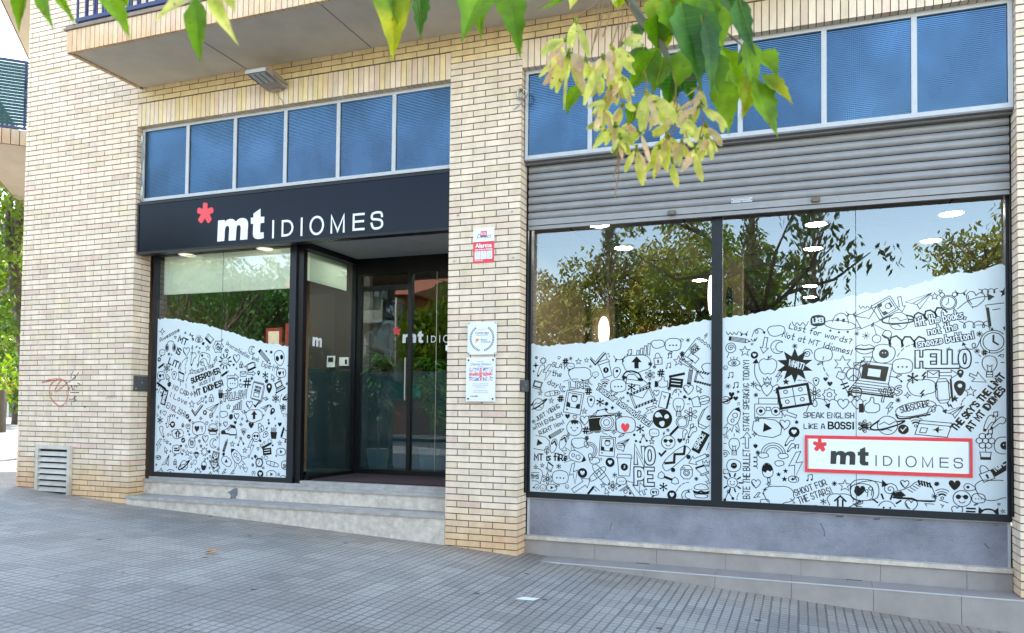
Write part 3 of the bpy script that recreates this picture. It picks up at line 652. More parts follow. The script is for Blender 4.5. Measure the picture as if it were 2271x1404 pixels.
DOO = {
    'heart': [('c', HEART)], 'heartf': [('f', HEART)], 'heart2': [('c', HEART), ('s', [(-.75, .35), (-.6, -.1), (-.2, -.55)])],
    'star': [('c', star())], 'starf': [('f', star())], 'star5': [('c', [star()[i] for i in (0, 4, 8, 2, 6)])], 'burst': [('c', star(9, .6))], 'burstf': [('f', star(10, .55))],
    'spark': [('c', star(4, .35))], 'sparkf': [('f', star(4, .3))], 'aster': [('c', aster(6, .2))], 'asterf': [('f', aster(6, .19))], 'ast5': [('c', star(6, .5))],
    'tiny': [('s', [(-1, 0), (1, 0)]), ('s', [(0, -1), (0, 1)]), ('s', [(-.7, -.7), (.7, .7)]), ('s', [(-.7, .7), (.7, -.7)])],
    'hash': [('T', [(-.2, 1), (-.5, -1)]), ('T', [(.5, 1), (.2, -1)]), ('T', [(-.9, .4), (.95, .4)]), ('T', [(-.95, -.4), (.9, -.4)])],
    'bub': [('c', bubble()), ('f', circ(-.4, .1, .1, 8)), ('f', circ(0, .1, .1, 8)), ('f', circ(.4, .1, .1, 8))],
    'bubl': [('c', bubble(1)), ('s', [(-.5, .4), (.5, .4)]), ('s', [(-.5, 0), (.3, 0)])], 'bube': [('c', bubble())],
    'bubh': [('c', bubble()), ('f', [(x * .38 - .3, y * .4 + .12) for x, y in HEART]), ('s', circ(.4, .3, .13, 8)), ('s', [(.53, .3), (.45, -.2)])],
    'pin': [('c', chaikin([(0, -1.1), (-.65, .1), (-.6, .8), (0, 1.1), (.6, .8), (.65, .1)], True, 2)), ('f', circ(0, .4, .26, 10))],
    'pinf': [('f', chaikin([(0, -1.1), (-.65, .1), (-.6, .8), (0, 1.1), (.6, .8), (.65, .1)], True, 2)), ('e', circ(0, .4, .24, 10))],
    'cloud': [('c', CLOUD)], 'cloudup': [('c', CLOUD), ('f', [(0, .6), (-.45, .1), (-.18, .1), (-.18, -.4), (.18, -.4), (.18, .1), (.45, .1)])],
    'cloudup2': [('s', CLOUD), ('T', [(-.5, .0), (0, .5), (.5, 0)]), ('T', [(-.22, .1), (-.22, -.5)]), ('T', [(.22, .1), (.22, -.5)])],
    'bolt': [('c', BOLT)], 'boltf': [('f', BOLT)], 'arrow': [('c', ARR)], 'arrf': [('f', ARR)],
    'thin': [('s', chaikin([(-1, -.25), (-.3, .1), (.4, .12), (.95, -.05)], False)), ('f', [(1.1, -.1), (.75, .22), (.72, -.25)])],
    'curl': [('s', chaikin([(-1, -.6), (-.6, .5), (-.1, .5), (-.05, -.1), (-.5, -.1), (-.3, .7), (.5, .6), (.8, .1)], False)), ('f', [(.95, -.3), (.55, .05), (1.05, .25)])],
    'spring': [('s', [(-1 + i * .095 + .22 * math.sin(i * .9), .28 * math.cos(i * .9)) for i in range(22)])],
    'lock': [('c', [(-.6, -.9), (.6, -.9), (.65, .1), (-.65, .1)]), ('s', circ(0, .15, .42, 9, ry=.75, a0=0, a1=180)), ('f', circ(0, -.3, .14, 8)), ('T', [(0, -.3), (0, -.62)])],
    'mail': [('c', [(-1, -.65), (1, -.65), (1, .65), (-1, .65)]), ('s', [(-1, .65), (0, -.1), (1, .65)])],
    'mailb': [('c', [(-1, -.7), (1, -.7), (1, .7), (-1, .7)]), ('c', [(-.85, -.55), (.85, -.55), (.85, .55), (-.85, .55)]), ('s', [(-.85, .55), (0, -.1), (.85, .55)])] + [('T', [(-.9 + i * .3, -.7), (-.8 + i * .3, -.56)]) for i in range(7)] + [('T', [(-.9 + i * .3, .56), (-.8 + i * .3, .7)]) for i in range(7)],
    'planet': [('c', circ(0, 0, .62)), ('T', chaikin([(-.55, .25), (-1.15, -.3), (-.7, -.45), (.5, .0), (1.15, .45), (.55, .3)], False)), ('s', [(-.5, .0), (-.2, .2), (.1, .05), (.45, .3)]), ('s', [(-.35, -.4), (0, -.25), (.3, -.35)])],
    'rocket': [('c', chaikin([(0, 1.15), (-.42, .5), (-.42, -.45), (.42, -.45), (.42, .5)], True)), ('c', circ(0, .35, .19, 10)), ('c', circ(0, -.1, .13, 10)), ('s', [(-.4, -.05), (-.85, -.6), (-.38, -.42)]), ('s', [(.4, -.05), (.85, -.6), (.38, -.42)]), ('s', [(-.25, -.5), (-.35, -.95), (-.12, -.75), (0, -1.2), (.12, -.75), (.35, -.95), (.25, -.5)]), ('f', [(0, 1.1), (-.25, .75), (.25, .75)])],
    'moon': [('c', circ(0, 0, 1, 16, a0=50, a1=310) + circ(.42, 0, .72, 12, a0=290, a1=70)), ('f', circ(-.6, -.35, .09, 6))],
    'cup': [('c', [(-.5, -1), (.5, -1), (.62, .62), (-.62, .62)]), ('c', [(-.72, .62), (.72, .62), (.6, .95), (-.6, .95)]), ('f', circ(0, -.2, .34, 12)), ('e', [(-.12, -.35), (.02, -.2), (-.06, -.12), (.12, .0), (.04, -.2), (.1, -.26)])],
    'camera': [('f', [(-1, -.65), (-.15, -.65), (-.15, .3), (-1, .3)]), ('c', [(-1, -.7), (1, -.7), (1, .5), (.5, .55), (.3, .85), (-.3, .85), (-.45, .5), (-1, .5)]), ('e', circ(.3, -.1, .56)), ('c', circ(.3, -.1, .55)), ('c', circ(.3, -.1, .42)), ('c', circ(.3, -.1, .22)), ('T', [(-.9, .4), (.9, .4)])],
    'insta': [('c', chaikin([(-.8, -.95), (.8, -.95), (.8, .95), (-.8, .95)], True, 1)), ('s', [(-.8, .35), (.8, .35)]), ('c', circ(0, -.1, .42, 12)), ('c', circ(0, -.1, .24, 10)), ('f', [(-.6, .5), (-.2, .5), (-.2, .65), (-.6, .65)])],
    'globe': [('f', circ(0, 0, 1, 22)), ('e', chaikin([(-.5, .75), (-.85, .3), (-.5, .1), (-.2, .25), (.05, .1), (-.15, .5)], True, 1)), ('e', chaikin([(.15, .3), (.5, .55), (.75, .15), (.3, -.05)], True, 1)), ('e', chaikin([(-.25, -.25), (.25, -.2), (.2, -.7), (-.05, -.85), (-.35, -.5)], True, 1))],
    'bulb': [('c', chaikin([(-.25, -.5), (-.6, .1), (-.5, .75), (0, .95), (.5, .75), (.6, .1), (.25, -.5)], True)), ('c', [(-.24, -.95), (.24, -.95), (.24, -.52), (-.24, -.52)]), ('s', [(-.24, -.73), (.24, -.73)]), ('s', [(-.1, -.5), (-.2, .1), (0, -.05), (.2, .1), (.1, -.5)])] + [('s', [(.85 * math.cos(rad(a)), .3 + .85 * math.sin(rad(a))), (1.1 * math.cos(rad(a)), .3 + 1.1 * math.sin(rad(a)))]) for a in (0, 40, 90, 140, 180)],
    'burger': [('c', chaikin([(-1, .15), (-.8, .75), (0, 1), (.8, .75), (1, .15)], True, 2)), ('T', [(-1, -.05), (-.5, -.18), (0, -.02), (.5, -.18), (1, -.05)]), ('T', [(-.9, -.28), (.9, -.28)]), ('c', chaikin([(-.9, -.42), (.9, -.42), (.75, -.9), (-.75, -.9)], True, 1)), ('f', circ(-.2, .6, .05, 5)), ('f', circ(.2, .7, .05, 5)), ('f', circ(.45, .45, .05, 5))],
    'note': [('c', [(-.75, -1), (.75, -1), (.75, .85), (-.75, .85)]), ('s', [(.75, .85), (.9, .7), (.9, -1.1), (-.6, -1.1)]), ('c', [(-.4, -.7), (.35, -.7), (.35, -.25), (-.4, -.25)])] + [('c', circ(-.6 + i * .3, .92, .1, 8)) for i in range(5)],
    'shoe': [('c', chaikin([(-1.2, -.35), (-1.25, .0), (-.4, .25), (.1, .75), (.75, .6), (1, -.1), (1, -.45), (.2, -.45), (-.2, -.35)], True, 1)), ('T', [(-1.15, -.3), (-.2, -.3), (.1, -.42), (.95, -.4)]), ('f', [(-1.2, -.05), (-.75, .1), (-.5, -.15), (-.7, -.25), (-1.15, -.25)])] + [('s', [(-.4 + i * .13, .2 + i * .11), (-.15 + i * .13, .05 + i * .11)]) for i in range(5)] + [('T', [(.15 + i * .14, .73 - i * .03), (.2 + i * .14, .5 - i * .03)]) for i in range(5)],
    'pencil': [('c', [(-1, -.18), (.55, -.18), (1, 0), (.55, .18), (-1, .18)]), ('s', [(-1, .06), (.55, .06)]), ('s', [(-1, -.06), (.55, -.06)]), ('s', [(.55, -.18), (.55, .18)]), ('f', [(.8, -.08), (1.02, 0), (.8, .08)]), ('f', [(-1, -.18), (-.8, -.18), (-.8, .18), (-1, .18)])],
    'sun': sunny(), 'smile': smile(), 'cool': [('c', circ(0, 0, 1)), ('f', circ(-.4, .2, .3, 10)), ('f', circ(.4, .2, .3, 10)), ('s', [(-.4, .3), (.4, .3)]), ('s', circ(0, -.2, .35, 8, a0=200, a1=340))],
    'boy': [('c', circ(0, 0, 1)), ('f', [(-.5, .85), (-.3, .4), (-.1, .6), (.1, .4), (.25, .6), (.5, .45), (.5, .85), (0, 1)]), ('f', circ(-.4, .0, .1, 8)), ('f', circ(.4, .0, .1, 8)), ('s', circ(0, -.15, .25, 8, a0=200, a1=340))],
    'tick': [('T', [(-.9, .1), (-.3, -.6), (.95, .8)]), ('s', [(-.9, .35), (-.3, -.25), (.75, .95)])], 'tickc': [('f', circ()), ('e', [(-.55, .05), (-.15, -.5), (.6, .45), (.45, .55), (-.15, -.2), (-.42, .18)])],
    'heartc': [('f', circ()), ('e', [(x * .5, y * .5) for x, y in HEART])], 'magn': [('c', circ(.25, .3, .65)), ('c', circ(.25, .3, .48)), ('F', [(-.2, -.2), (-.95, -1)])],
    'bars': [('c', [(-.9 + i * .48, -.8), (-.6 + i * .48, -.8), (-.6 + i * .48 + .1, -.2 + i * .3), (-.9 + i * .48 + .1, -.2 + i * .3)]) for i in range(4)],
    'wifi': [('s', circ(0, -.6, 1.4, 9, a0=50, a1=130)), ('s', circ(0, -.6, 1.0, 9, a0=48, a1=132)), ('T', circ(0, -.6, .62, 7, a0=45, a1=135)), ('c', circ(0, -.6, .2, 8))],
    'band': [('c', chaikin([(-1, -.3), (1, -.3), (1, .3), (-1, .3)], True, 2)), ('c', [(-.3, -.3), (.3, -.3), (.3, .3), (-.3, .3)]), ('f', circ(0, 0, .06, 5))],
    'photo': [('c', [(-.8, -1), (.8, -1), (.8, 1), (-.8, 1)]), ('c', [(-.62, -.45), (.62, -.45), (.62, .82), (-.62, .82)]), ('c', circ(0, .35, .28, 10)), ('f', [(-.28, .4), (-.25, .68), (.25, .68), (.28, .4), (.1, .52), (-.1, .5)]), ('f', [(-.6, -.43), (-.6, 0), (-.3, -.1), (-.25, -.43)]), ('f', [(.6, -.43), (.6, 0), (.3, -.1), (.25, -.43)]), ('f', [(x * .1 - .5, y * .1 - .72) for x, y in HEART])],
    'phone': [('c', chaikin([(-.55, -1), (.55, -1), (.55, 1), (-.55, 1)], True, 1)), ('c', [(-.42, -.75), (.42, -.75), (.42, .75), (-.42, .75)]), ('T', [(.62, -.9), (.62, .9)])],
    'card': [('c', [(-.5, -.95), (.45, -1), (.5, .95), (-.45, 1)]), ('s', [(-.2, .5), (.1, .5), (.0, .2)]), ('T', [(.56, -.9), (.6, .9)])],
    'tv': [('c', chaikin([(-1, -.65), (1, -.65), (1, .65), (-1, .65)], True, 1)), ('f', [(-.25, -.35), (.35, 0), (-.25, .35)])],
    'meet': [('F', [(-1, -.7), (1, -.7)]), ('F', [(1, -.7), (1, .7)]), ('F', [(1, .7), (-1, .7)]), ('F', [(-1, .7), (-1, -.7)]), ('s', [(0, -.7), (0, .7)]), ('s', [(-1, 0), (1, 0)]), ('c', circ(-.5, .4, .13, 8)), ('c', circ(.5, .4, .13, 8)), ('c', circ(-.5, -.3, .13, 8)), ('c', circ(.5, -.3, .13, 8))],
    'radio': [('c', [(-1, -.7), (1, -.7), (1, .35), (-1, .35)]), ('s', [(-.7, .35), (-.7, .8), (.7, .8), (.7, .35)]), ('c', circ(-.55, -.2, .32, 12)), ('c', circ(.55, -.2, .32, 12)), ('f', circ(-.55, -.2, .15, 8)), ('f', circ(.55, -.2, .15, 8)), ('c', [(-.15, -.15), (.15, -.15), (.15, .1), (-.15, .1)])],
    'apple': [('c', chaikin([(0, .55), (-.5, .75), (-.95, .3), (-.75, -.6), (-.3, -.95), (0, -.8), (.3, -.95), (.75, -.6), (.95, .3), (.5, .75)], True, 2)), ('s', [(0, .55), (.05, 1)]), ('s', [(.05, .8), (.4, 1), (.1, .75)])],
    'loll': [('c', circ(0, .3, .7)), ('s', [(.5 * (1 - i / 14) * math.cos(i * .8), .3 + .5 * (1 - i / 14) * math.sin(i * .8)) for i in range(14)]), ('s', [(-.25, -.4), (-.5, -1.1)])],
    'spiral': [('s', [((1 - i / 20) * math.cos(i * .65), (1 - i / 20) * math.sin(i * .65)) for i in range(20)])],
    'note8': [('s', [(-.5, -.6), (-.5, .7), (.5, .9), (.5, -.4)]), ('f', circ(-.7, -.65, .24, 8)), ('f', circ(.3, -.45, .24, 8))], 'clock': [('c', circ()), ('c', circ(0, 0, .8)), ('T', [(0, .55), (0, 0), (.35, -.25)])],
    'alarm': [('c', circ(0, -.1, .8)), ('c', circ(0, -.1, .66)), ('s', [(0, .35), (0, -.1), (-.25, -.35)]), ('c', circ(-.6, .75, .24, 8)), ('c', circ(.6, .75, .24, 8)), ('s', [(-.5, -.75), (-.7, -1.05)]), ('s', [(.5, -.75), (.7, -1.05)])],
    'plane': [('c', [(-1, -.1), (1, .6), (.1, -.75), (-.1, -.35)]), ('s', [(1, .6), (-.1, -.35)]), ('s', [(1, .6), (-.35, -.2)])], 'ufo': [('c', circ(0, -.15, 1.1, 18, ry=.35)), ('s', circ(0, .0, .55, 10, ry=.75, a0=0, a1=180)), ('f', [(-.3, .1), (-.12, .1), (-.12, .35), (-.3, .35)]), ('f', [(.1, .1), (.28, .1), (.28, .35), (.1, .35)]), ('f', circ(-.6, -.65, .09, 6)), ('f', circ(0, -.7, .09, 6)), ('f', circ(.6, -.6, .09, 6))],
    'eye': [('c', chaikin([(-1, 0), (-.3, .55), (.5, .5), (1, 0), (.4, -.45), (-.4, -.45)], True)), ('c', circ(0, 0, .32, 10)), ('f', circ(0, 0, .18, 8)), ('s', [(-.4, .55), (-.5, .85)]), ('s', [(0, .6), (0, .95)]), ('s', [(.4, .55), (.5, .85)])],
    'rain': [('s', circ(0, -.3, 1, 12, a0=10, a1=170)), ('s', circ(0, -.3, .8, 12, a0=10, a1=170)), ('s', circ(0, -.3, .6, 10, a0=10, a1=170)), ('c', [(x * .35 - .8, y * .3 - .4) for x, y in CLOUD]), ('c', [(x * .35 + .8, y * .3 - .4) for x, y in CLOUD])],
    'pad': [('c', chaikin([(-1, -.7), (-.9, .5), (-.4, .7), (.4, .7), (.9, .5), (1, -.7), (.7, -.8), (.35, -.1), (-.35, -.1), (-.7, -.8)], True, 1)), ('f', circ(-.5, .25, .2, 8)), ('f', circ(.45, .35, .08, 6)), ('f', circ(.6, .2, .08, 6))],
    'alien': [('c', chaikin([(0, -1.1), (-.75, -.2), (-.7, .8), (0, 1.1), (.7, .8), (.75, -.2)], True)), ('f', circ(-.32, .1, .26, 10, ry=.34)), ('f', circ(.34, .1, .24, 10, ry=.32))],
    'laptop': [('c', [(-.75, -.2), (.75, -.2), (.8, .85), (-.7, .85)]), ('c', [(-.6, -.08), (.6, -.08), (.65, .7), (-.58, .7)]), ('c', [(-.75, -.2), (.75, -.2), (1.05, -.75), (-1.1, -.75)]), ('T', [(-1.1, -.82), (1.05, -.82)]), ('s', [(-.8, -.45), (.85, -.45)])],
    'lapf': [('c', [(-.75, -.2), (.75, -.2), (.8, .85), (-.7, .85)]), ('f', [(-.6, -.08), (.6, -.08), (.65, .7), (-.58, .7)]), ('e', [(-.3, .1), (.3, .1), (.3, .5), (-.3, .5)]), ('c', [(-.75, -.2), (.75, -.2), (1.05, -.75), (-1.1, -.75)]), ('T', [(-1.1, -.84), (1.05, -.84)]), ('s', [(-.8, -.35), (.8, -.35)]), ('s', [(-.9, -.5), (.9, -.5)]), ('s', [(-.9, -.62), (.95, -.62)])],
    'clap': [('f', [(-.9, -.9), (.9, -.9), (.9, .3), (-.9, .3)]), ('e', [(-.6, -.1), (.6, -.1), (.6, 0), (-.6, 0)]), ('e', [(-.6, -.5), (.6, -.5), (.6, -.4), (-.6, -.4)]), ('F', [(-.85, .45), (.9, 1.0)])],
    'cactus': [('c', [(-.45, -1), (.45, -1), (.6, -.2), (-.6, -.2)]), ('c', chaikin([(-.45, -.2), (-.5, .6), (0, 1.05), (.5, .6), (.45, -.2)], True)), ('s', [(-.2, -.2), (-.2, .75)]), ('s', [(.15, -.2), (.15, .8)])],
    'pop': [('c', chaikin([(-.5, -.5), (.5, -.5), (.55, .6), (0, 1.1), (-.55, .6)], True)), ('f', [(-.5, .2), (-.2, .0), (0, .25), (.25, .05), (.52, .25), (.5, .6), (0, 1), (-.5, .6)]), ('c', [(-.12, -.55), (.12, -.55), (.12, -1.05), (-.12, -1.05)])],
    'share': [('s', [(0, .8), (-.6, -.6)]), ('s', [(0, .8), (.7, -.3)]), ('c', circ(0, .8, .25, 8)), ('f', circ(-.6, -.6, .25, 8)), ('f', circ(.7, -.3, .25, 8))],
    'thumb': [('f', [(-1, -.6), (-.55, -.6), (-.55, .3), (-1, .3)]), ('c', chaikin([(-.5, -.6), (-.5, .2), (0, .5), (.1, 1), (.4, .9), (.35, .3), (.95, .3), (.85, -.6)], True, 1))],
    'flip': [('c', circ(0, 0, .45, 12, ry=1)), ('T', [(0, .7), (-.3, .2)]), ('T', [(0, .7), (.3, .2)])], 'board': [('c', chaikin([(-1.2, -.3), (-1, .3), (1, .3), (1.2, -.3), (.9, -.45), (-.9, -.45)], True)), ('F', [(-.8, .1), (-.3, -.25), (.1, .15), (.6, -.25), (1, .1)]), ('f', circ(-.7, -.6, .16, 8)), ('f', circ(.7, -.6, .16, 8))],
    'bell': [('c', star(6, .8, 0)), ('c', [(x * .5, y * .5) for x, y in star(6, .85, 30)])], 'dumb': [('c', [(x * .42 - .7, y * .42 + .25) for x, y in star(3, .8)]), ('c', [(x * .42 + .7, y * .42 - .25) for x, y in star(3, .8)]), ('F', [(-.35, .12), (.35, -.12)])],
    'dash': [('s', [(-1, 0), (-.6, .1)]), ('s', [(-.4, .14), (0, .15)]), ('s', [(.2, .13), (.6, .0)]), ('s', [(.75, -.08), (1, -.25)])], 'book': [('c', [(-.7, -.9), (.5, -1), (.75, .8), (-.45, 1)]), ('F', [(-.6, -.6), (-.4, .7)]), ('s', [(-.1, .5), (.4, .45)]), ('f', [(.2, -.95), (.45, -.97), (.4, -1.3), (.3, -1.15), (.2, -1.3)])],
    'lips': [('c', chaikin([(-1, .1), (-.4, .5), (0, .3), (.4, .5), (1, .1), (.4, -.45), (-.4, -.45)], True)), ('T', [(-.8, .08), (0, -.02), (.8, .08)])], 'cherry': [('c', circ(-.4, -.5, .38, 10)), ('c', circ(.5, -.1, .38, 10)), ('s', [(-.4, -.15), (-.7, .9), (.4, .25)]), ('T', [(-.8, .7), (-.65, 1)])],
    'shades': [('c', [(x * .42 - .5, y * .42) for x, y in HEART]), ('c', [(x * .42 + .5, y * .42) for x, y in HEART]), ('s', [(-.12, .15), (.12, .15)]), ('s', [(-.9, .2), (-1.1, .3)]), ('s', [(.9, .2), (1.1, .3)])], 'gear': [('c', star(8, .75)), ('c', circ(0, 0, .35, 10))], 'fish': [('s', [(-.2, .4), (.6, -.8)]), ('T', [(-.1, -.1), (.35, .15)]), ('T', [(.1, -.4), (.5, -.1)]), ('c', [(-.15, .3), (-.6, .5), (-.5, 1), (.05, .95), (.1, .5)]), ('f', [(.5, -.6), (.95, -.7), (.6, -1.05)])],
    'flower': [('c', circ(.42 * math.cos(rad(a)), .45 + .42 * math.sin(rad(a)), .24, 8)) for a in range(0, 360, 60)] + [('c', circ(0, .45, .22, 8)), ('s', [(0, .0), (0, -.45)]), ('c', [(-.4, -.45), (.4, -.45), (.3, -1), (-.3, -1)]), ('F', [(-.28, -.95), (.28, -.95)])],
    'horn': [('T', circ(0, -.4, .9, 12, a0=10, a1=170)), ('f', [(-.85, -.2), (-.8, .7), (-.4, .3)]), ('f', [(.85, -.2), (.8, .7), (.4, .3)]), ('c', circ(-.4, -.3, .35, 10)), ('c', circ(.4, -.3, .35, 10))],
    'egg': [('c', chaikin([(-1, 0), (-.7, .8), (.2, .9), (1, .4), (.8, -.6), (-.1, -.9), (-.8, -.7)], True)), ('f', circ(0, 0, .42, 12)), ('e', circ(-.12, .08, .06, 5)), ('e', circ(.12, .08, .06, 5))], 'bud': [('c', chaikin([(-.2, 1), (.4, 1), (.5, .3), (.1, .2), (.0, -1), (-.3, -1), (-.4, .5)], True, 1)), ('f', [(-.28, -1), (0, -1), (0, -.7), (-.28, -.7)])],
    'ticket': [('f', [(-1, -.4), (1, -.4), (1, .4), (-1, .4)])], 'pill': [('c', chaikin([(-1, -.36), (1, -.36), (1, .36), (-1, .36)], True, 2)), ('T', chaikin([(-1.02, -.1), (-.95, -.42), (.6, -.44)], False))], 'pass': [('c', [(-1, -.45), (.8, -.45), (1, .45), (-.8, .45)]), ('c', [(-.75, -.3), (-.4, -.3), (-.32, .0), (-.68, .0)]), ('f', [(-.1, -.1), (.1, .0), (.3, .2), (.3, .0), (.6, .0), (.3, -.08), (.3, -.25), (.1, -.08)]), ('s', [(-.8, .25), (.9, .25)])], 'bubf': [('f', bubble())], 'swirl': [('T', [(-1 + i * .1 + .15 * math.sin(i * 1.1), .3 * math.cos(i * 1.1) - .02 * i) for i in range(20)])], 'lash': [('s', circ(0, .4, .8, 8, a0=200, a1=340)), ('T', [(-.4, -.3), (-.5, -.6)]), ('T', [(.4, -.3), (.5, -.6)])], 'wave': [('s', chaikin([(-1, .3), (-.7, -.4), (-.4, .3), (0, -.4), (.3, .3), (.7, -.4), (1, .3)], False))],
    'cursor': [('c', [(-.5, 1), (-.6, -.5), (-.2, -.2), (.1, -.9), (.35, -.75), (.1, -.1), (.6, -.05)])], 'pinn': [('f', [(-.6, .9), (.5, .7), (.5, .5), (-.6, .7)]), ('c', [(-.6, .7), (.5, .5), (.45, -.3), (-.3, -.2)]), ('c', [(-.5, -.2), (.6, -.3), (.5, -.5), (-.4, -.4)]), ('s', [(.05, -.45), (.1, -1.1)])], 'dia': [('f', [(-1, .4), (-.5, .9), (.5, .9), (1, .4)]), ('c', [(-1, .35), (0, -1), (1, .35)]), ('s', [(-.4, .35), (0, -1), (.4, .35)])],
    'phonehd': [('T', chaikin([(-1, -.2), (-.8, .4), (0, .55), (.8, .2), (1, -.4)], False)), ('F', [(-1.0, -.1), (-.65, -.2)]), ('F', [(.7, -.35), (1.05, -.45)]), ('s', [(-.6, -.1), (-.4, .15), (.3, .1), (.6, -.25)])], 'fry': [('f', [(-.5, -1), (.5, -1), (.7, .2), (-.7, .2)])] + [('s', [(-.5 + i * .22, .2), (-.55 + i * .25, .95 - .1 * (i % 2))]) for i in range(5)], 'peace': [('c', circ()), ('s', [(0, 1), (0, -1)]), ('s', [(0, 0), (-.7, -.7)]), ('s', [(0, 0), (.7, -.7)])], 'trash': [('s', [(-1, .6), (-.5, -.7), (.6, -.9), (1, .3)])], 'comment': [('c', bubble()), ('T', [(-.5, .35), (.1, .35)]), ('T', [(-.5, .0), (.3, .0)]), ('T', [(.5, .6), (.5, .0)])],
    'crown': [('s', [(-.8, -.5), (-1, .6), (-.4, 0), (0, .8), (.4, 0), (1, .6), (.8, -.5)]), ('c', [(-.8, -.55), (.8, -.55), (.8, -.85), (-.8, -.85)])], 'wings': [('c', [(x * .7, y * .8) for x, y in HEART]), ('s', chaikin([(-.7, .4), (-1.3, .8), (-1.35, .2), (-.8, -.1)], False)), ('s', chaikin([(.7, .4), (1.3, .8), (1.35, .2), (.8, -.1)], False))], 'chair': [('c', circ(0, 0, .9, 8)), ('T', [(-.5, .3), (.5, .3)])], 'head': [('s', circ(0, .1, .85, 12, a0=0, a1=180)), ('f', circ(-.8, -.25, .25, 10, ry=.45)), ('f', circ(.8, -.25, .25, 10, ry=.45)), ('c', circ(-.8, -.25, .38, 10, ry=.6)), ('c', circ(.8, -.25, .38, 10, ry=.6))],
}
def doodle(ink, name, P, s, rot=0, w=.006, fx=1):
    ca, sa = math.cos(rad(rot)), math.sin(rad(rot))
    T = lambda p: (P[0] + s * (p[0] * fx * ca - p[1] * sa), P[1] + s * (p[0] * fx * sa + p[1] * ca))
    ink.layer = 0
    for k, pts in DOO[name]:
        q = [T(p) for p in pts]
        if k == 'e': ink.layer = 1
        elif ink.layer == 1: ink.layer = 2
        if k == 's': ink.stroke(q, w)
        elif k == 'c': ink.stroke(q, w, True)
        elif k == 'T': ink.stroke(q, w * 2.2)
        elif k == 'F': ink.stroke(q, w * 3.6)
        elif k == 'f': ink.fill(q)
        elif k == 'e': ink.fill(q, 0)
    ink.layer = 0

# ------------------------------------------------------------------ logo traced in the plane of the sign
def sg(x, y): p = hy(420 + x / 9.4625, 440 + y / 9.4625, .02); return (p.x, p.z)
LOGO_M = [sg(*p) for p in ((608, 465), (742, 455), (742, 510), (770, 470), (810, 445), (860, 432), (910, 435), (945, 455), (975, 492), (1010, 455), (1055, 425), (1110, 412), (1165, 418), (1205, 445), (1228, 490), (1232, 540), (1215, 860), (1068, 873), (1082, 620), (1075, 585), (1060, 565), (1040, 558), (1015, 565), (995, 595), (988, 640), (972, 880), (825, 888), (840, 640), (835, 600), (815, 580), (795, 577), (770, 590), (752, 630), (745, 680), (732, 893), (587, 908))]
LOGO_T = [sg(*p) for p in ((1493, 217), (1493, 390), (1573, 385), (1570, 512), (1492, 522), (1483, 690), (1490, 712), (1515, 720), (1558, 710), (1560, 832), (1500, 850), (1440, 855), (1385, 845), (1350, 810), (1335, 760), (1345, 530), (1293, 537), (1293, 407), (1347, 402), (1348, 320))]
LOGO_S = [sg(*p) for p in ((290, 100), (310, 92), (360, 92), (383, 105), (383, 215), (465, 187), (490, 192), (505, 220), (510, 265), (500, 300), (432, 335), (468, 430), (465, 455), (420, 515), (395, 520), (375, 505), (330, 420), (280, 505), (255, 520), (230, 515), (190, 465), (188, 440), (245, 340), (175, 312), (162, 285), (170, 230), (185, 200), (215, 195), (283, 220))]
Z0, Z1 = 3.072, 3.25; TW = .0235
def O_(cx, rx): return [(cx + rx * math.cos(rad(a)), (Z0 + Z1) / 2 + .0905 * math.sin(rad(a))) for a in range(0, 360, 12)]
hw = TW / 2
LOGO_L = [([(-2.087, Z0), (-2.087, Z1)], False), ([(-1.966, Z0 + hw), (-1.966, Z1 - hw), (-1.91, Z1 - hw), (-1.875, Z1 - .022), (-1.848, Z1 - .05), (-1.838, (Z0 + Z1) / 2), (-1.848, Z0 + .05), (-1.875, Z0 + .022), (-1.91, Z0 + hw)], True), ([(-1.724, Z0), (-1.724, Z1)], False), (O_(-1.536, .078), True),
          ([(-1.355, Z0), (-1.355, Z1 - .004), (-1.28, Z0 + .012), (-1.206, Z1 - .004), (-1.206, Z0)], False),
          ([(-.968, Z0 + hw), (-1.089, Z0 + hw), (-1.089, Z1 - hw), (-.968, Z1 - hw)], False), ([(-1.08, (Z0 + Z1) / 2 + .004), (-.975, (Z0 + Z1) / 2 + .004)], False),
          (chaikin([(-.757, Z1 - .052), (-.765, Z1 - .012), (-.82, Z1 - .006), (-.875, Z1 - .018), (-.878, Z1 - .075), (-.82, Z0 + .1), (-.757, Z0 + .085), (-.752, Z0 + .025), (-.80, Z0 + .004), (-.86, Z0 + .008), (-.878, Z0 + .06)], False), False)]
def logo(mb, y, org, s, mats, letters=True, star=True, th=.0, upto=99, sw=1):
    """mats = (star, letters) slots; org = where (-3.0, 3.0) of the traced logo lands"""
    T = lambda p: (org[0] + (p[0] + 3.0) * s, org[1] + (p[1] - 3.0) * s)
    def put(poly, m):
        q = [T(p) for p in poly]
        if th: mb.prism([(a, y, c) for a, c in q], (0, -th, 0), m)
        else: mb.tess([(a, y, c) for a, c in q], m)
    if star: put(LOGO_S, mats[0])
    if letters:
        put(LOGO_M, mats[1]); put(LOGO_T, mats[1])
        ink = Ink(mb, y - th, mats[1])
        for pts, cl in LOGO_L[:upto]: ink.stroke([T(p) for p in pts], TW * s * sw, cl)

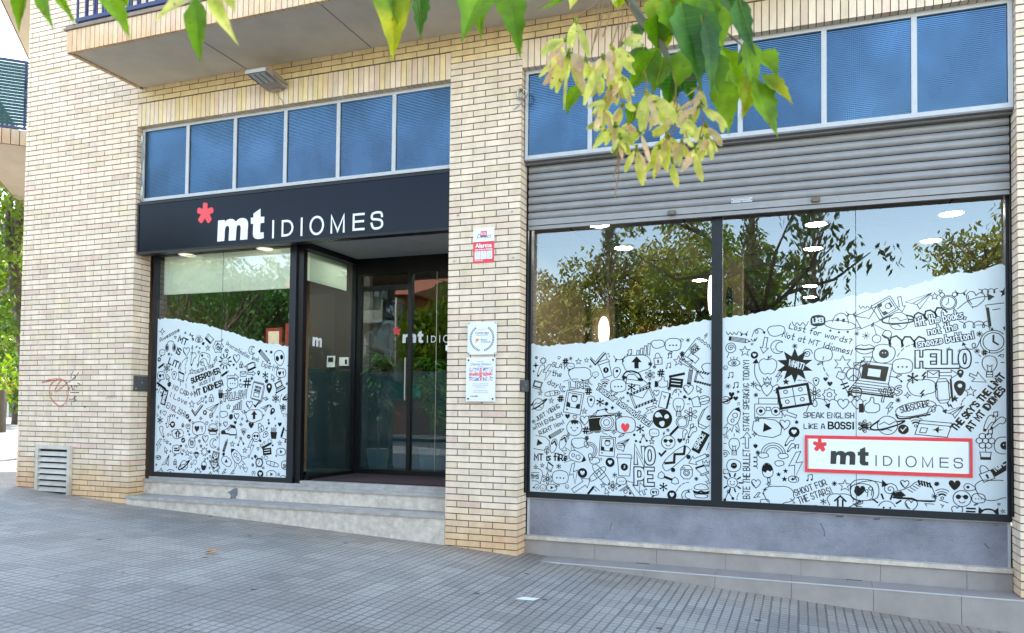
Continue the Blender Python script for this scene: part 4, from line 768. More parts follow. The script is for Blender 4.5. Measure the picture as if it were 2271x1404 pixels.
SG = empty('shop_sign', (-2, .02, 3.3), 'long black shop sign with white letters and a red star above the entrance', 'sign')
b = MB(); b.box(XL + .022, -.006, .022, .12, 3.028, 3.575); b.build('sign_panel', M['signblack'], SG)
b = MB(); b.box(XL + .02, -.004, .012, .13, 3.002, 3.0275); b.box(XL + .02, -.004, .014, .13, 3.5755, 3.605); b.box(XL + .02, XL + .0215 + .02, .0135, .02, 3.0285, 3.575); b.build('panel_trim', M['black'], SG)
b = MB(); logo(b, .0215, (-3, 3), 1, (0, 1), letters=False, th=.004); st = b.build('star', M['red'], SG); st['label'] = 'rounded red five-armed star'
b = MB(); logo(b, .0215, (-3, 3), 1, (0, 0), star=False, th=.004); b.build('lettering', M['white'], SG)

# ------------------------------------------------------------------ shop windows
FY = .2535
def crop(ox, oy, sc_): return lambda x, y: (ox + x / sc_, oy + y / sc_)
CL, C5, C7, C8 = crop(330, 680, 3.51), crop(1160, 740, 3.6956), crop(1590, 660, 2.9245), crop(1880, 620, 2.5524)
def place(ink, cr, sc_, items, texts, pen):
    pen *= 1.0
    def W(x, y): p = hy(*cr(x, y), FY); return (p.x, p.z)
    def mpp(x, y): a = W(x, y); c = W(x, y + 10); return (a[1] - c[1]) / 10
    for ln in items.strip().split(';'):
        t = ln.split()
        if not t: continue
        x, y, r = float(t[1]), float(t[2]), float(t[3]); rot = float(t[4]) if len(t) > 4 else 0; fx = float(t[5]) if len(t) > 5 else 1
        doodle(ink, t[0], W(x, y), r * 1.08 * mpp(x, y), rot, pen, fx)
    for (s, x0, y0, x1, y1, h, k) in texts:
        A, Cc = W(x0, y0), W(x1, y1); hm = h * mpp(x0, y0)
        if k == 'n': text(ink, s, A, Cc, hm, pen * 1.15)
        elif k == 't': text(ink, s, A, Cc, hm, pen * .8)
        elif k == 'b': text(ink, s, A, Cc, hm, pen * 2.1)
        elif k == 'w': ink.layer = 3; text(ink, s, A, Cc, hm, pen * 1.5, 0); ink.layer = 0
        elif k == 'o': text(ink, s, A, Cc, hm, pen * 3.7); ink.layer = 1; text(ink, s, A, Cc, hm, pen * 1.4, 0); ink.layer = 0
        elif k == 'O': text(ink, s, A, Cc, hm, pen * 7.4); ink.layer = 1; text(ink, s, A, Cc, hm, pen * 3.9, 0); ink.layer = 0
ITL = '''horn 70 95 0.1;spark 105 195 25;heart 207 240 10;head 170 310 42;heart2 292 350 32;asterf 285 205 12;lash 335 215 24 -30;eye 390 260 38;book 470 250 34 60;star5 460 322 24;bell 540 312 48;note8 572 262 10;bub 105 362 26;tiny 157 370 9;heartc 82 412 16;aster 140 480 28;pencil 100 460 32 30;dash 260 450 50 70;dash 290 470 50 90;bud 345 410 48 -10;note8 335 365 12;pad 435 400 52 -12;bolt 382 458 16;bolt 517 420 28;cursor 415 445 26 -150;
sun 595 427 52;heart2 683 405 32;bubl 606 345 15;lock 720 452 24;phone 795 462 40 -70;pencil 905 395 72 -45;moon 805 340 30;alien 1018 405 58 15;tiny 915 348 6;tiny 953 355 10;sparkf 1085 460 14;spark 1000 475 14;bubh 1030 525 42;bubh 98 545 38;cursor 152 555 28;pin 197 540 32;note 845 655 62 -12;pinf 937 640 40;heart 717 615 15;pinn 250 555 52 -10;dash 300 600 80 90;star 335 505 22;mail 735 525 26;arrow 800 520 34;pinf 855 520 20;asterf 907 535 27;cursor 968 555 28;laptop 1015 620 40 25;star5 1075 600 10;bell 810 335 1;arrow 655 550 52;pencil 595 520 36 30;bub 652 605 50;hash 765 595 32;hash 160 605 14;tiny 802 560 12;spark 333 680 16;spark 613 655 16;asterf 347 628 14;
meet 85 645 42 -30;ticket 122 705 58 75;arrow 405 735 38 35;lock 487 712 30;fry 560 680 32;star 335 760 28;tick 375 815 52;tickc 300 855 18;plane 495 790 58;heartc 437 825 18;bubh 485 850 16;spark 405 870 14;asterf 532 860 12;star5 565 745 16;star 620 780 20;bars 690 765 42;heart2 783 765 30;tick 835 768 20;plane 905 785 38;cursor 912 715 22 60;aster 988 715 28;pinf 960 820 30 -30;dash 1030 760 70 100;aster 1045 785 22;planet 1080 710 38;cloudup 820 850 62;cloud 582 838 30;hash 640 858 15;heart2 683 855 24;cursor 742 818 20 60;
heart 123 830 18;spring 185 850 28;asterf 88 885 26;arrow 150 900 42 -100;heartc 185 918 24;bud 105 975 42 30;note8 150 1000 12;cloudup2 225 990 45;lock 265 922 16;bubl 305 935 20;tiny 305 970 7;bubh 390 960 62;heart 452 908 12;burger 500 955 42;asterf 555 918 15;heart2 597 915 20;shoe 630 970 62;spark 718 918 14;heartf 797 925 25;lock 870 940 36 25;wifi 738 975 28;pin 905 1000 28 -45;cool 835 1015 34;fry 973 985 42;heartf 1020 918 18;tiny 935 908 9;book 1060 985 42 -10;share 715 1055 36;
bolt 75 1080 46;star5 143 1055 17;tickc 268 1040 19;insta 335 1060 36;heart2 440 1030 28;moon 505 1065 34;pencil 597 1080 48 70;star 650 1070 21;bolt 795 1095 56 10;cursor 135 1120 26;comment 217 1120 42;star 300 1140 22;dia 370 1155 26;burst 433 1130 33;spark 540 1110 14;photo 518 1170 36 -15;rocket 690 1180 82 40;star 748 1120 20;heart 850 1108 11;clap 920 1115 42 8;star5 1020 1062 20;tv 1030 1130 38;plane 135 1205 48 30;lock 205 1210 22;planet 275 1235 54 15;pop 430 1230 42 170;photo 515 1235 38 30;tv 605 1205 46 -30;alarm 860 1210 40;band 962 1225 54 -12;bubl 1065 1240 38;tv 75 1175 22;heartc 868 1303 28;pin 815 1305 22;tv 955 1305 40;burst 380 1290 34;spark 480 1300 14;bolt 585 1300 32;bolt 650 1305 30;head 1045 1345 30;thumb 90 1290 32;tv 170 1290 30'''
TXL = [('Awesome', 88, 275, 240, 192, 28, 'n'), ('MT', 228, 270, 292, 302, 46, 'b'), ('IS', 208, 362, 240, 378, 48, 'b'), ('LIT!', 152, 442, 232, 482, 46, 'b'), ('NO CAP,', 185, 640, 310, 708, 36, 'n'), ('I Love', 162, 700, 290, 765, 38, 'n'), ('ENGLiSH!', 135, 785, 275, 858, 42, 'n'), ('ENGLISH iS YOUR', 360, 525, 510, 470, 26, 't'), ('SUPERPOWER', 335, 598, 556, 515, 40, 'b'), ('UNLOCK iT AT', 395, 618, 520, 572, 26, 't'), ('MT IDIOMES!', 360, 698, 578, 612, 42, 'b'), ('Procrastination', 600, 300, 778, 405, 30, 't'), ('level:', 800, 412, 852, 432, 34, 't'), ('Expert!', 875, 462, 975, 500, 38, 't'), ('Yes!', 517, 300, 550, 345, 30, 'n'), ('FOLLOW', 592, 735, 765, 702, 50, 'o'), ('NOTE', 828, 630, 872, 645, 15, 'n'), ('BOOK', 822, 655, 866, 670, 15, 'n'), ('SPACE', 118, 755, 142, 665, 24, 'w'), ('SM', 1045, 1255, 1078, 1260, 28, 'n'), ("I'm", 1048, 862, 1092, 850, 30, 't'), ('+1', 62, 1182, 88, 1180, 16, 'n')]
IT5 = '''sparkf 105 260 28;sparkf 88 308 16;burst 165 222 26;bud 145 305 48 -20;bolt 195 320 62;laptop 115 430 44 -15;star5 140 487 20;hash 348 228 20;star 455 228 24;bub 390 272 30;cloud 465 335 75;heartf 530 270 0.1;asterf 890 442 32;tick 612 215 62;cup 675 285 66 18;lash 790 190 58;note8 875 155 26;bars 985 125 58;cloud 1105 85 42;bub 1230 102 62;note 1430 160 100 -38;note8 1205 185 22;lock 1105 205 48 5;note8 1195 265 26;star 1275 225 40;mail 1335 225 44 -30;cloudup 930 245 92;pin 765 325 44 -15;phonehd 895 345 72;aster 1040 340 36;hash 1130 322 24;clap 1255 385 58 -6;pencil 1370 340 70 82;mailb 1480 365 62 -15;cloud 1530 280 50;
wifi 672 405 38;bub 780 440 62;arrow 935 402 84 -8;thumb 1135 405 52;tiny 825 370 10;dash 450 390 112;hash 537 472 24;moon 330 455 22;ticket 180 495 0.1;band 240 490 60 8;hash 308 533 22;star5 232 550 24;photo 415 565 84 -10;pin 557 562 46;asterf 632 562 32;heart 1093 487 24;mailb 978 520 84 22;tiny 858 487 10;asterf 822 525 11;asterf 860 552 11;star 1080 558 24;card 1155 545 62 -12;bulb 1275 600 74;heart2 1355 460 40;cursor 1445 458 32 10;curl 1262 478 34;tiny 1365 535 10;cactus 1460 550 68 -75;planet 125 580 72 10;
heartf 365 678 21;heart 425 685 16;heart2 503 712 38;star5 502 635 26;camera 650 720 104 6;thin 620 640 70 20;starf 732 607 20;aster 785 665 24;bolt 1030 632 56 -35;globe 1142 698 74;aster 1373 660 48;phone 1500 690 84 -25;tickc 1525 690 20;boy 420 772 60;hash 515 792 24;spark 745 808 18;dash 630 825 96;asterf 960 780 32;bub 1075 820 38;magn 1285 750 72;bud 1325 830 40;bud 1385 810 50 -25;note8 1385 760 22;pencil 275 815 68 30;
flip 250 920 56 -15;flip 328 890 58 -20;bolt 370 840 24 20;lock 195 950 26;cloud 460 895 52;rain 560 950 62 -70;cloud 585 1040 34;rocket 420 1000 92 -110;tv 135 895 78 -8;photo 690 925 74 -4;plane 825 890 44;bubl 800 930 32;share 985 865 38;star 1055 885 22;tiny 912 830 9;tiny 925 880 8;cool 1190 890 52;heartf 1285 878 21;note8 1348 885 18;ticket 1455 890 84 62;star5 1525 925 32;
spark 105 1090 16;star5 157 1080 18;pinn 215 1100 46 -25;asterf 293 1088 20;bubl 100 1165 60;aster 200 1190 38;bub 305 1190 66;bolt 415 1150 74 25;heartc 487 1142 38;band 640 1155 96 -50;band 610 1150 80 40;pinf 713 1075 0.1;heartc 713 1055 36;cup 830 1075 84;asterf 752 1160 20;bub 805 1215 38;board 1245 1010 110 42;tick 1142 985 28;arrow 1430 1030 72 205;dumb 1190 1185 74;insta 1340 1135 54;crown 1500 1060 28;pinn 1475 1130 62 30;tiny 1420 1190 14;burger 1460 1290 58;dash 1300 1250 60 45;arrow 480 1240 84 35;star5 655 1243 22;aster 735 1250 36;arrow 900 1270 76 130;cursor 985 1275 50;bubh 1078 1305 32;asterf 1150 1257 32;heartc 1220 1322 36;moon 1340 1325 36;planet 85 1262 1;tv 235 1262 40;book 575 1300 46 -30;cursor 690 1300 30;photo 850 1310 48 35;heart 1380 1275 0.1'''
TX5 = [('SLAY', 236, 268, 350, 296, 38, 'n'), ('the', 235, 342, 310, 356, 40, 'n'), ('day!', 195, 412, 298, 446, 38, 'n'), ('LIKE', 385, 452, 538, 440, 52, 'o'), ('Teacher has mad rizz!', 598, 450, 1030, 758, 44, 'o'), ("I'm JUST ViBiNG", 68, 745, 302, 605, 34, 'n'), ('wiTH ENGLiSH', 88, 790, 325, 672, 34, 'n'), ('RiGHT Now!', 140, 832, 338, 738, 34, 'n'), ('MT is fiRe', 95, 1036, 355, 1042, 50, 'b'), ('SMS', 66, 1185, 128, 1190, 34, 'n'), ('NO', 925, 1060, 1070, 1062, 125, 'O'), ('PE', 925, 1232, 1065, 1236, 125, 'O'), ('SPACE', 1432, 948, 1492, 830, 36, 'w'), ('NOTE', 1378, 148, 1432, 100, 26, 'n'), ('BOOK', 1392, 172, 1452, 124, 26, 'n'), ('+1', 262, 492, 285, 492, 14, 'n'), ('z', 1350, 1300, 1365, 1300, 30, 'n')]
IT7 = '''wave 100 232 34;lash 175 225 30;curl 270 228 38;cloud 385 215 42;wave 540 170 46;pencil 148 275 62 -10;curl 240 270 18 180;arrow 310 310 48 -100;moon 395 320 40;loll 90 340 42;star 182 348 32;heartc 243 373 22;eye 110 425 40;apple 330 440 58;spiral 585 362 30;bube 690 380 52;dash 700 450 60 110;thin 255 490 80 95;bolt 400 515 34;star5 445 545 1;starf 448 547 22;burstf 505 440 105;ast5 815 430 50;tiny 505 315 14;note8 92 505 22;note8 125 570 22;asterf 237 563 18;crown 327 535 24;wings 325 600 48;tiny 253 632 12;boltf 390 620 20 30;heartf 95 630 18;heartf 122 655 15;planet 60 665 36;
radio 333 720 78;meet 500 640 86 10;pin 643 548 26;heartf 705 530 14;heartf 733 560 16;dash 580 550 50 -15;aster 633 620 34;gear 730 630 40;fish 815 560 70 -10;peace 885 500 38;bub 905 620 30;shades 865 690 78;curl 655 700 66;arrow 465 755 46 160;star5 262 790 18;tv 325 845 82 -8;heart2 440 825 32;tiny 517 808 10;heartc 500 872 32;boltf 135 870 18 60;aster 950 835 28;bubf 655 158 44;ufo 800 165 80 -8;lash 870 95 36;arrow 930 430 36;rocket 105 790 76 -25;
spark 243 887 14;bulb 112 965 54;arrow 195 925 48 90;aster 250 950 1;heartf 250 965 14;bud 470 930 38 -30;bud 480 975 30 -30;note8 520 968 16;rain 365 995 70;tiny 265 1005 12;spring 250 1065 40 -90;cloud 405 1075 22;bolt 510 1090 78 12;spiral 52 1015 26;egg 110 1090 44;pop 330 1135 58 8;starf 400 1147 17;starf 445 1125 17;starf 438 1178 19;tv 497 1178 28;note8 605 1170 24;sun 100 1200 54;heart2 253 1208 28;spark 335 1210 14;sparkf 312 1245 16;sparkf 300 1272 10;cloud 400 1280 74;share 75 1290 36;cloud 310 1325 22;cursor 490 1330 24;tiny 762 1207 14;star 830 1220 36;bubh 940 1275 66;cloudup2 800 1320 62;asterf 690 1323 18;tiny 640 1348 10;bolt 258 1300 34;dash 135 1300 30 90'''
TX7 = [('LiKE!', 624, 165, 688, 160, 28, 'w'), ('Lost for words?', 467, 200, 870, 300, 32, 'n'), ('Not at MT Idiomes!', 422, 255, 868, 372, 34, 'n'), ('WHAT!', 462, 440, 555, 466, 38, 'w'), ('START SPEAKiNG TODAY!', 208, 865, 208, 408, 36, 'n'), ('BiTE THE BULLET', 213, 1305, 213, 985, 42, 'n'), ('SPEAK ENGLISH', 562, 780, 888, 782, 34, 'n'), ('LiKE A', 565, 850, 700, 850, 30, 'n'), ('BOSS!', 724, 850, 884, 852, 42, 'b'), ('SHOOT FOR', 512, 1285, 716, 1215, 38, 'n'), ('THE STARS!', 534, 1338, 748, 1268, 42, 'n'), ('+1', 482, 1190, 515, 1186, 22, 'n')]
IT8 = '''wave 100 155 30;mail 120 215 58 25;photo 210 160 52 -60;arrow 300 140 40 -80;plane 400 118 62;star 492 95 20;alarm 570 125 48;lash 640 65 34;heart2 720 115 46 -12;thin 715 118 86 15;spring 795 65 42;spiral 1 1 0.1;starf 888 72 28;book 840 205 68 15;swirl 440 185 86 25;planet 288 235 74 -20;cherry 190 305 56;swirl 320 330 100 8;spring 715 255 66;thin 780 265 40 -25;tiny 745 308 14;clock 825 352 60;lips 97 395 54;egg 205 420 58;dash 325 395 52 45;curl 700 365 42 180;tiny 732 405 13;arrow 90 470 50 35;peace 32 538 34;lapf 145 560 100 -8;bub 310 500 50;asterf 368 558 28;boltf 430 550 26;mail 485 535 28;arrow 570 535 44;pinf 638 535 24;cursor 728 560 44 -140;bulb 803 490 60;
bubl 45 640 30;cloud 418 610 58;boltf 420 650 24;phone 540 630 64 4;pinf 635 620 44;star 695 635 28;starf 607 675 20;tiny 285 683 12;spark 338 655 16;thumb 125 720 52;trash 235 745 1;bolt 235 730 32;pill 385 732 96 13;curl 500 745 48;plane 600 745 48;boltf 580 715 22 60;thin 275 560 34 -30;dash 650 700 30 80;
planet 225 825 78 -5;tickc 315 848 26;wifi 385 808 32;pass 485 845 84 -5;aster 97 830 32;bud 800 815 46 -20;bud 850 815 42 -40;note8 838 765 18;note8 808 865 18;flower 780 945 66;egg 890 940 52;lock 780 1095 46 25;ticket 872 1068 52 35;thin 120 1150 84;spiral 240 1188 36;heart2 323 1158 22;shoe 385 1210 92;heartf 605 1165 30;pin 695 1178 30 80;cloud 825 1190 72;tiny 492 1227 14;wifi 535 1215 34;cool 647 1240 42;bub 740 1245 32;tiny 65 1285 12;sun 222 1300 78;heart2 360 1280 32;arrow 440 1300 50 35;card 530 1300 44 -15;heart 620 1310 28;hash 697 1305 20;horn 797 1330 56;bubh 95 1205 72'''
TX8 = [('Hit the books,', 388, 262, 664, 216, 40, 'o'), ('not the', 460, 312, 620, 282, 38, 'o'), ('snooze button!', 402, 382, 712, 332, 36, 'o'), ('HELLO', 395, 492, 685, 490, 82, 'O'), ('yes', 192, 668, 308, 648, 66, 'o'), ('SUBSCRiBE', 303, 755, 468, 715, 34, 'n'), ("THE SKY'S THE LiMiT", 612, 858, 893, 550, 34, 'b'), ('AT MT IDIOMES', 697, 858, 893, 625, 34, 'b'), ('NOPE', 840, 1085, 893, 1045, 34, 'w')]

def torn_film(parent, ctrl, z0, jobs, pen):
    b = MB(); xs = []; rr = random.Random(3)
    x = ctrl[0][0]
    while x < ctrl[-1][0]: xs.append(x); x += rr.uniform(.012, .028)
    xs.append(ctrl[-1][0]); top = []; wob = 0
    for x in xs:
        for (xa, za), (xb, zb) in zip(ctrl, ctrl[1:]):
            if xa <= x <= xb + 1e-6:
                t = (x - xa) / (xb - xa); z = za + (zb - za) * t; break
        wob = wob * .6 + rr.uniform(-.012, .012); top.append((x, z + wob))
    for (xa, za), (xb, zb) in zip(top, top[1:]): b.poly([(xa, FY, z0), (xb, FY, z0), (xb, FY, zb), (xa, FY, za)], 0)
    ink = Ink(b, FY - .0006, 1)
    cx0, cx1 = ctrl[0][0] + .004, ctrl[-1][0] - .004
    ink.clip = lambda p: cx0 - 1e-4 < p[0] < cx1 + 1e-4 and z0 + .0059 < p[1]
    ink.rect = (cx0, cx1, z0 + .006)
    for j in jobs: place(ink, *j, pen)
    occ = []          # small filler marks in the gaps between the big drawings
    for cr, sc_, items, texts in jobs:
        for ln in items.strip().split(';'):
            t = ln.split()
            if t: p = hy(*cr(float(t[1]), float(t[2])), FY); q = hy(*cr(float(t[1]), float(t[2]) + float(t[3])), FY); occ.append((p.x, p.z, abs(p.z - q.z) * .95))
        for tt in texts:
            for k in range(13):
                p = hy(*cr(tt[1] + (tt[3] - tt[1]) * k / 12, tt[2] + (tt[4] - tt[2]) * k / 12 - tt[5] * .4), FY); occ.append((p.x, p.z, .05))
    hb_ = hy(*C5(838, 772), FY); occ.append((hb_.x, hb_.z, .12)); hb_ = hy(*C5(995, 1080), FY); occ += [(hb_.x, hb_.z + k * .06, .13) for k in range(-2, 3)]; occ.append((3.4, .9, .2)); occ += [(3.3 + i * .1, .9, .19) for i in range(13)]
    for _ in range(2600):
        x = rr.uniform(cx0 + .02, cx1 - .02); z = rr.uniform(z0 + .03, 2.3); r = rr.choice((.014, .018, .024, .03))
        tz = [t_[1] for t_ in top if abs(t_[0] - x) < .02]
        if not tz or z > tz[0] - .13 or any((x - a) ** 2 + (z - c) ** 2 < (d + r + .008) ** 2 for a, c, d in occ): continue
        occ.append((x, z, r)); doodle(ink, rr.choice(('star', 'heart', 'tiny', 'spark', 'note8', 'heartf', 'star5', 'aster', 'asterf', 'starf', 'bub', 'hash', 'bolt', 'tickc', 'smile')), (x, z), r, rr.uniform(-25, 25), pen * .75)
    return b.build('printed_film', [M['film'], M['ink']], parent)

def shop_window(x0, x1, z0, z1, posts, glasses, fbot=.05):
    Wn = empty('shop_window', (x0, .25, z0), parent=B)
    b = MB(); b.box(x0, x1, .24, .31, z0, z0 + fbot); b.box(x0, x1, .24, .31, z1 - .03, z1)
    for a, c in posts: b.box(a, c, .235, .312, z0 + .0005, z1 - .0305)
    b.build('frame', M['anth'], Wn)
    for a, c in glasses: MB().poly([(a, .2555, z0 + fbot - .002), (c, .2555, z0 + fbot - .002), (c, .2555, z1 - .028), (a, .2555, z1 - .028)]).build('glass', M['glass'], Wn)
    return Wn
WR = shop_window(XC + .002, XR - .002, .41, 3.08, [(XC + .002, .775), (2.475, 2.568), (4.738, XR - .002)], [(.775, 2.475), (2.568, 4.738)], .057)
torn_film(WR, [(.777, 1.885), (1.05, 1.87), (1.318, 1.885), (1.7, 1.935), (2.161, 2.03), (2.473, 2.076)], .46, [(C5, 3.6956, IT5, TX5)], .0062)
torn_film(WR, [(2.57, 2.083), (2.94, 2.134), (3.307, 2.191), (3.655, 2.243), (4.003, 2.29), (4.332, 2.372), (4.737, 2.431)], .46, [(C7, 2.9245, IT7, TX7), (C8, 2.5524, IT8, TX8)], .0062)
b = MB(); b.box(3.651, 3.6555, .2522, .2531, .465, 3.05); b.build('glass_joint', M['anth'], WR)
WL = shop_window(XL + .06, -1.94, .43, 3.05, [(XL + .06, -3.885), (-2.022, -1.94)], [(-3.885, -2.022)], .055)
torn_film(WL, [(-3.884, 2.285), (-3.6, 2.262), (-3.232, 2.204), (-2.781, 2.089), (-2.5, 2.0), (-2.286, 1.956), (-2.024, 1.921)], .48, [(CL, 3.51, ITL, TXL)], .0075)
b = MB(); b.box(-2.947, -2.943, .2522, .2531, .485, 3.02); b.build('glass_joint', M['anth'], WL)
# red heart in the speech bubble and red pencil rubber, printed in colour
b = MB(); p = hy(*C5(838, 772), FY); bb = hy(*C5(838, 768), FY); ink = Ink(b, FY - .0022, 0)
k = .0047 * 1.0; s_ = 72 / 3.6956 * .0042
doodle(ink, 'bube', (p.x, p.z + .01), .098, 0, .006)
o = b.build('bubble_outline', M['ink'], WR)
b = MB(); b.prism([(p.x + x * .042, FY - .0023, p.z + z * .048) for x, z in HEART], (0, -.0006, 0)); o = b.build('printed_heart', M['red'], WR); o['label'] = 'red heart printed inside a speech bubble'

# red framed board inside the right window
RB = empty('framed_logo_board', (3.88, .245, .74), 'white logo board with a red border low on the right window', 'sign')
def wp(x, y): p = hy(1780 + x / 5.6775, 950 + y / 5.6775, .245); return p
a_, b_, c_, d_ = wp(30, 540), wp(2142, 630), wp(2135, 130), wp(30, 82)
bx0, bx1, bz0, bz1 = a_.x, b_.x, (a_.z + b_.z) / 2, (c_.z + d_.z) / 2
b = MB(); b.box(bx0 + .028, bx1 - .028, .2440, .2500, bz0 + .025, bz1 - .025); b.build('board', M['white'], RB)
b = MB()
for q in ((bx0, bx1, bz0, bz0 + .018), (bx0, bx1, bz1 - .018, bz1), (bx0, bx0 + .018, bz0 + .018, bz1 - .018), (bx1 - .018, bx1, bz0 + .018, bz1 - .018)): b.box(q[0], q[1], .2425, .2505, q[2], q[3])
for q in ((bx0 + .0182, bx1 - .0182, bz0 + .0182, bz0 + .0285), (bx0 + .0182, bx1 - .0182, bz1 - .0285, bz1 - .0182)): b.box(q[0], q[1], .2436, .2503, q[2], q[3])
b.build('red_border', M['red'], RB)
q = wp(350, 450); k = (wp(2020, 500).x - q.x) / (-.745 + 2.831)
b = MB(); logo(b, .2433, (q.x - (-2.831 + 3) * k, q.z - .075 * k), k, (0, 0), letters=False); b.build('star', M['red'], RB)
b = MB(); logo(b, .2433, (q.x - (-2.831 + 3) * k, q.z - .075 * k), k, (0, 0), star=False, sw=.8); b.build('lettering', material('charcoal_lettering', (.03, .03, .03), .5), RB)

# ------------------------------------------------------------------ steps, sills, base panels
def stone_step(x0, x1, y0, y1, z0, z1, nose, top, name):
    St = empty(name, (x0, y0, z0), parent=B)
    b = MB(); b.box(x0, x1, y0 + nose, y1, z0, z1 - .034); b.build('riser', M['stone'], St)
    b = MB(); n = 3; 
    for i in range(n):
        a = x0 - .0 + (x1 - x0) * i / n; c = x0 + (x1 - x0) * (i + 1) / n
        b.box(a + (.0015 if i else 0), c - (.0015 if i < n - 1 else 0), y0, y1, z1 - .0335, z1)
    b.build('tread', top, St); return St
s1 = stone_step(XL - .02, -.002, -.022, .24, -.5, .222, .016, M['stonetop'], 'lower_step')
s2 = stone_step(XL - .0, -.002, .205, .262, .225, .40, .018, M['stonetop'], 'upper_step')
b = MB(); b.box(XL + .06, -.002, .2625, 1.34, .2, .459); b.build('lobby_floor_slab', M['stonetop'], B)
b = MB(); b.box(XL + .06, -.002, .2405, .2623, .4005, .43); b.build('window_base', M['stonetop'], B)
# a broken patch in the riser
b = MB(); pr = [hy(280 + x / 5.407, 980 + y / 5.407, .2215) for x, y in ((1205, 605), (1245, 590), (1290, 560), (1335, 555), (1335, 640), (1310, 655), (1325, 680), (1240, 680), (1255, 650), (1235, 615))]
b.tess([(p.x, .2215, p.z) for p in pr]); b.build('broken_patch', material('exposed_grey_mortar', (.16, .17, .19), .95, var=.3, vscale=40), B)
TS = empty('tiled_step', (XC, -.05, -.4), parent=B)
J = [XC - .006, 1.342, 1.937, 2.539, 3.146, 3.756, 4.366, 4.80]
b = MB()
for i, (a, c) in enumerate(zip(J, J[1:])):
    b.box(a + .0015, c - .0015, -.05, -.042, -.6, -.1385); b.box(a + .0015, c - .0015, -.054 + R.uniform(0, .001), .218, -.1365, -.1285 + R.uniform(0, .001))
b.build('tiles', M['tile'], TS)
b = MB(); b.box(XC - .005, 4.79, -.0415, .21, -.6, -.137); b.build('grout_core', M['grout'], TS)
b = MB(); b.box(XC - .005, 4.79, -.056, -.05, -.1384, -.1283); b.build('metal_nosing', M['alu'], TS)
for px in (1421, 1896):
    q = hy(px, 1244 if px < 1500 else 1287, .1); c = MB(); c.box(q.x - .06, q.x + .06, .195, .213, -.1281, -.1262); c.build('chipped_edge', M['dark'], TS)
b = MB(); X_ = [XC + .002, 1.43, 2.0, 2.60, 3.22, 3.83, 4.45, XR - .003]
for a, c in zip(X_, X_[1:]): b.box(a + .0015, c - .0015, .219, .226, -.128, .018)
b.build('upper_riser_tiles', M['tile'], TS)
b = MB(); b.box(XC + .003, XR - .004, .226, .25, -.13, .017); b.build('riser_backing', M['grout'], TS)
b = MB(); xs = [XC + .002, 2.13, 3.47, XR - .003]
for a, c in zip(xs, xs[1:]): b.box(a + .001, c - .001, .196, .33, .0185, .053)
b.build('limestone_sill', M['stone'], B)
b = MB(); b.box(XC + .03, XR - .025, .275, .33, .0535, .4095); b.build('stucco_panel', M['stucco'], B)
b = MB(); b.box(XC + .006, XC + .0295, .262, .31, .0535, .4095); b.box(XR - .0245, XR - .006, .262, .31, .0535, .4095); b.box(XC + .006, XR - .006, .2645, .31, .3985, .4098); b.build('panel_edge_trim', M['alu'], B)

b = MB(); ink = Ink(b, .2735)
for pts, k in (([(460, 465), (490, 520), (498, 575)], 1.3), ([(1865, 640), (1900, 678)], 1.6), ([(600, 405), (650, 408)], 2.5), ([(920, 430), (965, 428)], 2.2), ([(1290, 440), (1330, 437)], 1.5)):
    P = [hy(1700 + x / 3.856, 1040 + y / 3.856, .274) for x, y in pts]; ink.stroke([(p.x, p.z) for p in P], .005 * k)
P = [hy(1100 + x / 3.244, 1040 + y / 3.244, .274) for x, y in ((832, 390), (822, 415), (820, 442))]; ink.stroke([(p.x, p.z) for p in P], .006)
b.build('scuff_marks', material('dark_scuff', (.09, .09, .11), .9), B)
# ventilation grille in the left pier
V = empty('ventilation_grille', (-5.16, 0, .15), parent=B); vx0, vx1, vz0, vz1 = -5.446, -4.88, .12, .768
b = MB()
for q in ((vx0, vx1, vz1 - .045, vz1), (vx0, vx0 + .045, vz0, vz1 - .045), (vx1 - .045, vx1, vz0, vz1 - .045)): b.box(q[0], q[1], -.040, .0, q[2], q[3])
b.build('frame', M['whitemetal'], V)
b = MB(); n = 8
for i in range(n):
    z = vz0 + .03 + (vz1 - vz0 - .08) * i / n; b.obox((vx0 + .046, -.037, z - .004), (vx1 - vx0 - .092, 0, 0), (0, .029, .047), (0, -.001, .003))
b.build('louvres', M['whitemetal'], V)
b = MB(); b.box(vx0 + .03, vx1 - .03, -.0045, -.003, vz0, vz1 - .03); b.build('duct_opening', M['dark'], V)

# graffiti
def paint(name, strokes, mat, w, org):
    b = MB(); ink = Ink(b, -.0035)
    for st, cl, k in strokes:
        P = []
        for x, y in chaikin(st, cl, 2): p = hy(60 + x / 11.355, 820 + y / 11.355, -.003); P.append((p.x, p.z))
        ink.stroke(P, w * k, cl)
    return b.build(name, mat, B)
def faded(name, rgb, a):
    m = bpy.data.materials.new(name); m.use_nodes = True; nt = m.node_tree; bs = nt.nodes['Principled BSDF']; bs.inputs['Base Color'].default_value = (*rgb, 1); bs.inputs['Roughness'].default_value = .8
    nz = nt.nodes.new('ShaderNodeTexNoise'); nz.inputs['Scale'].default_value = 60; mr = nt.nodes.new('ShaderNodeMapRange'); mr.inputs[1].default_value = .35; mr.inputs[2].default_value = .65; mr.inputs[3].default_value = a - .35; mr.inputs[4].default_value = a + .25
    tc = nt.nodes.new('ShaderNodeTexCoord'); nt.links.new(tc.outputs['Object'], nz.inputs[0]); nt.links.new(nz.outputs[0], mr.inputs[0]); nt.links.new(mr.outputs[0], bs.inputs['Alpha']); return m
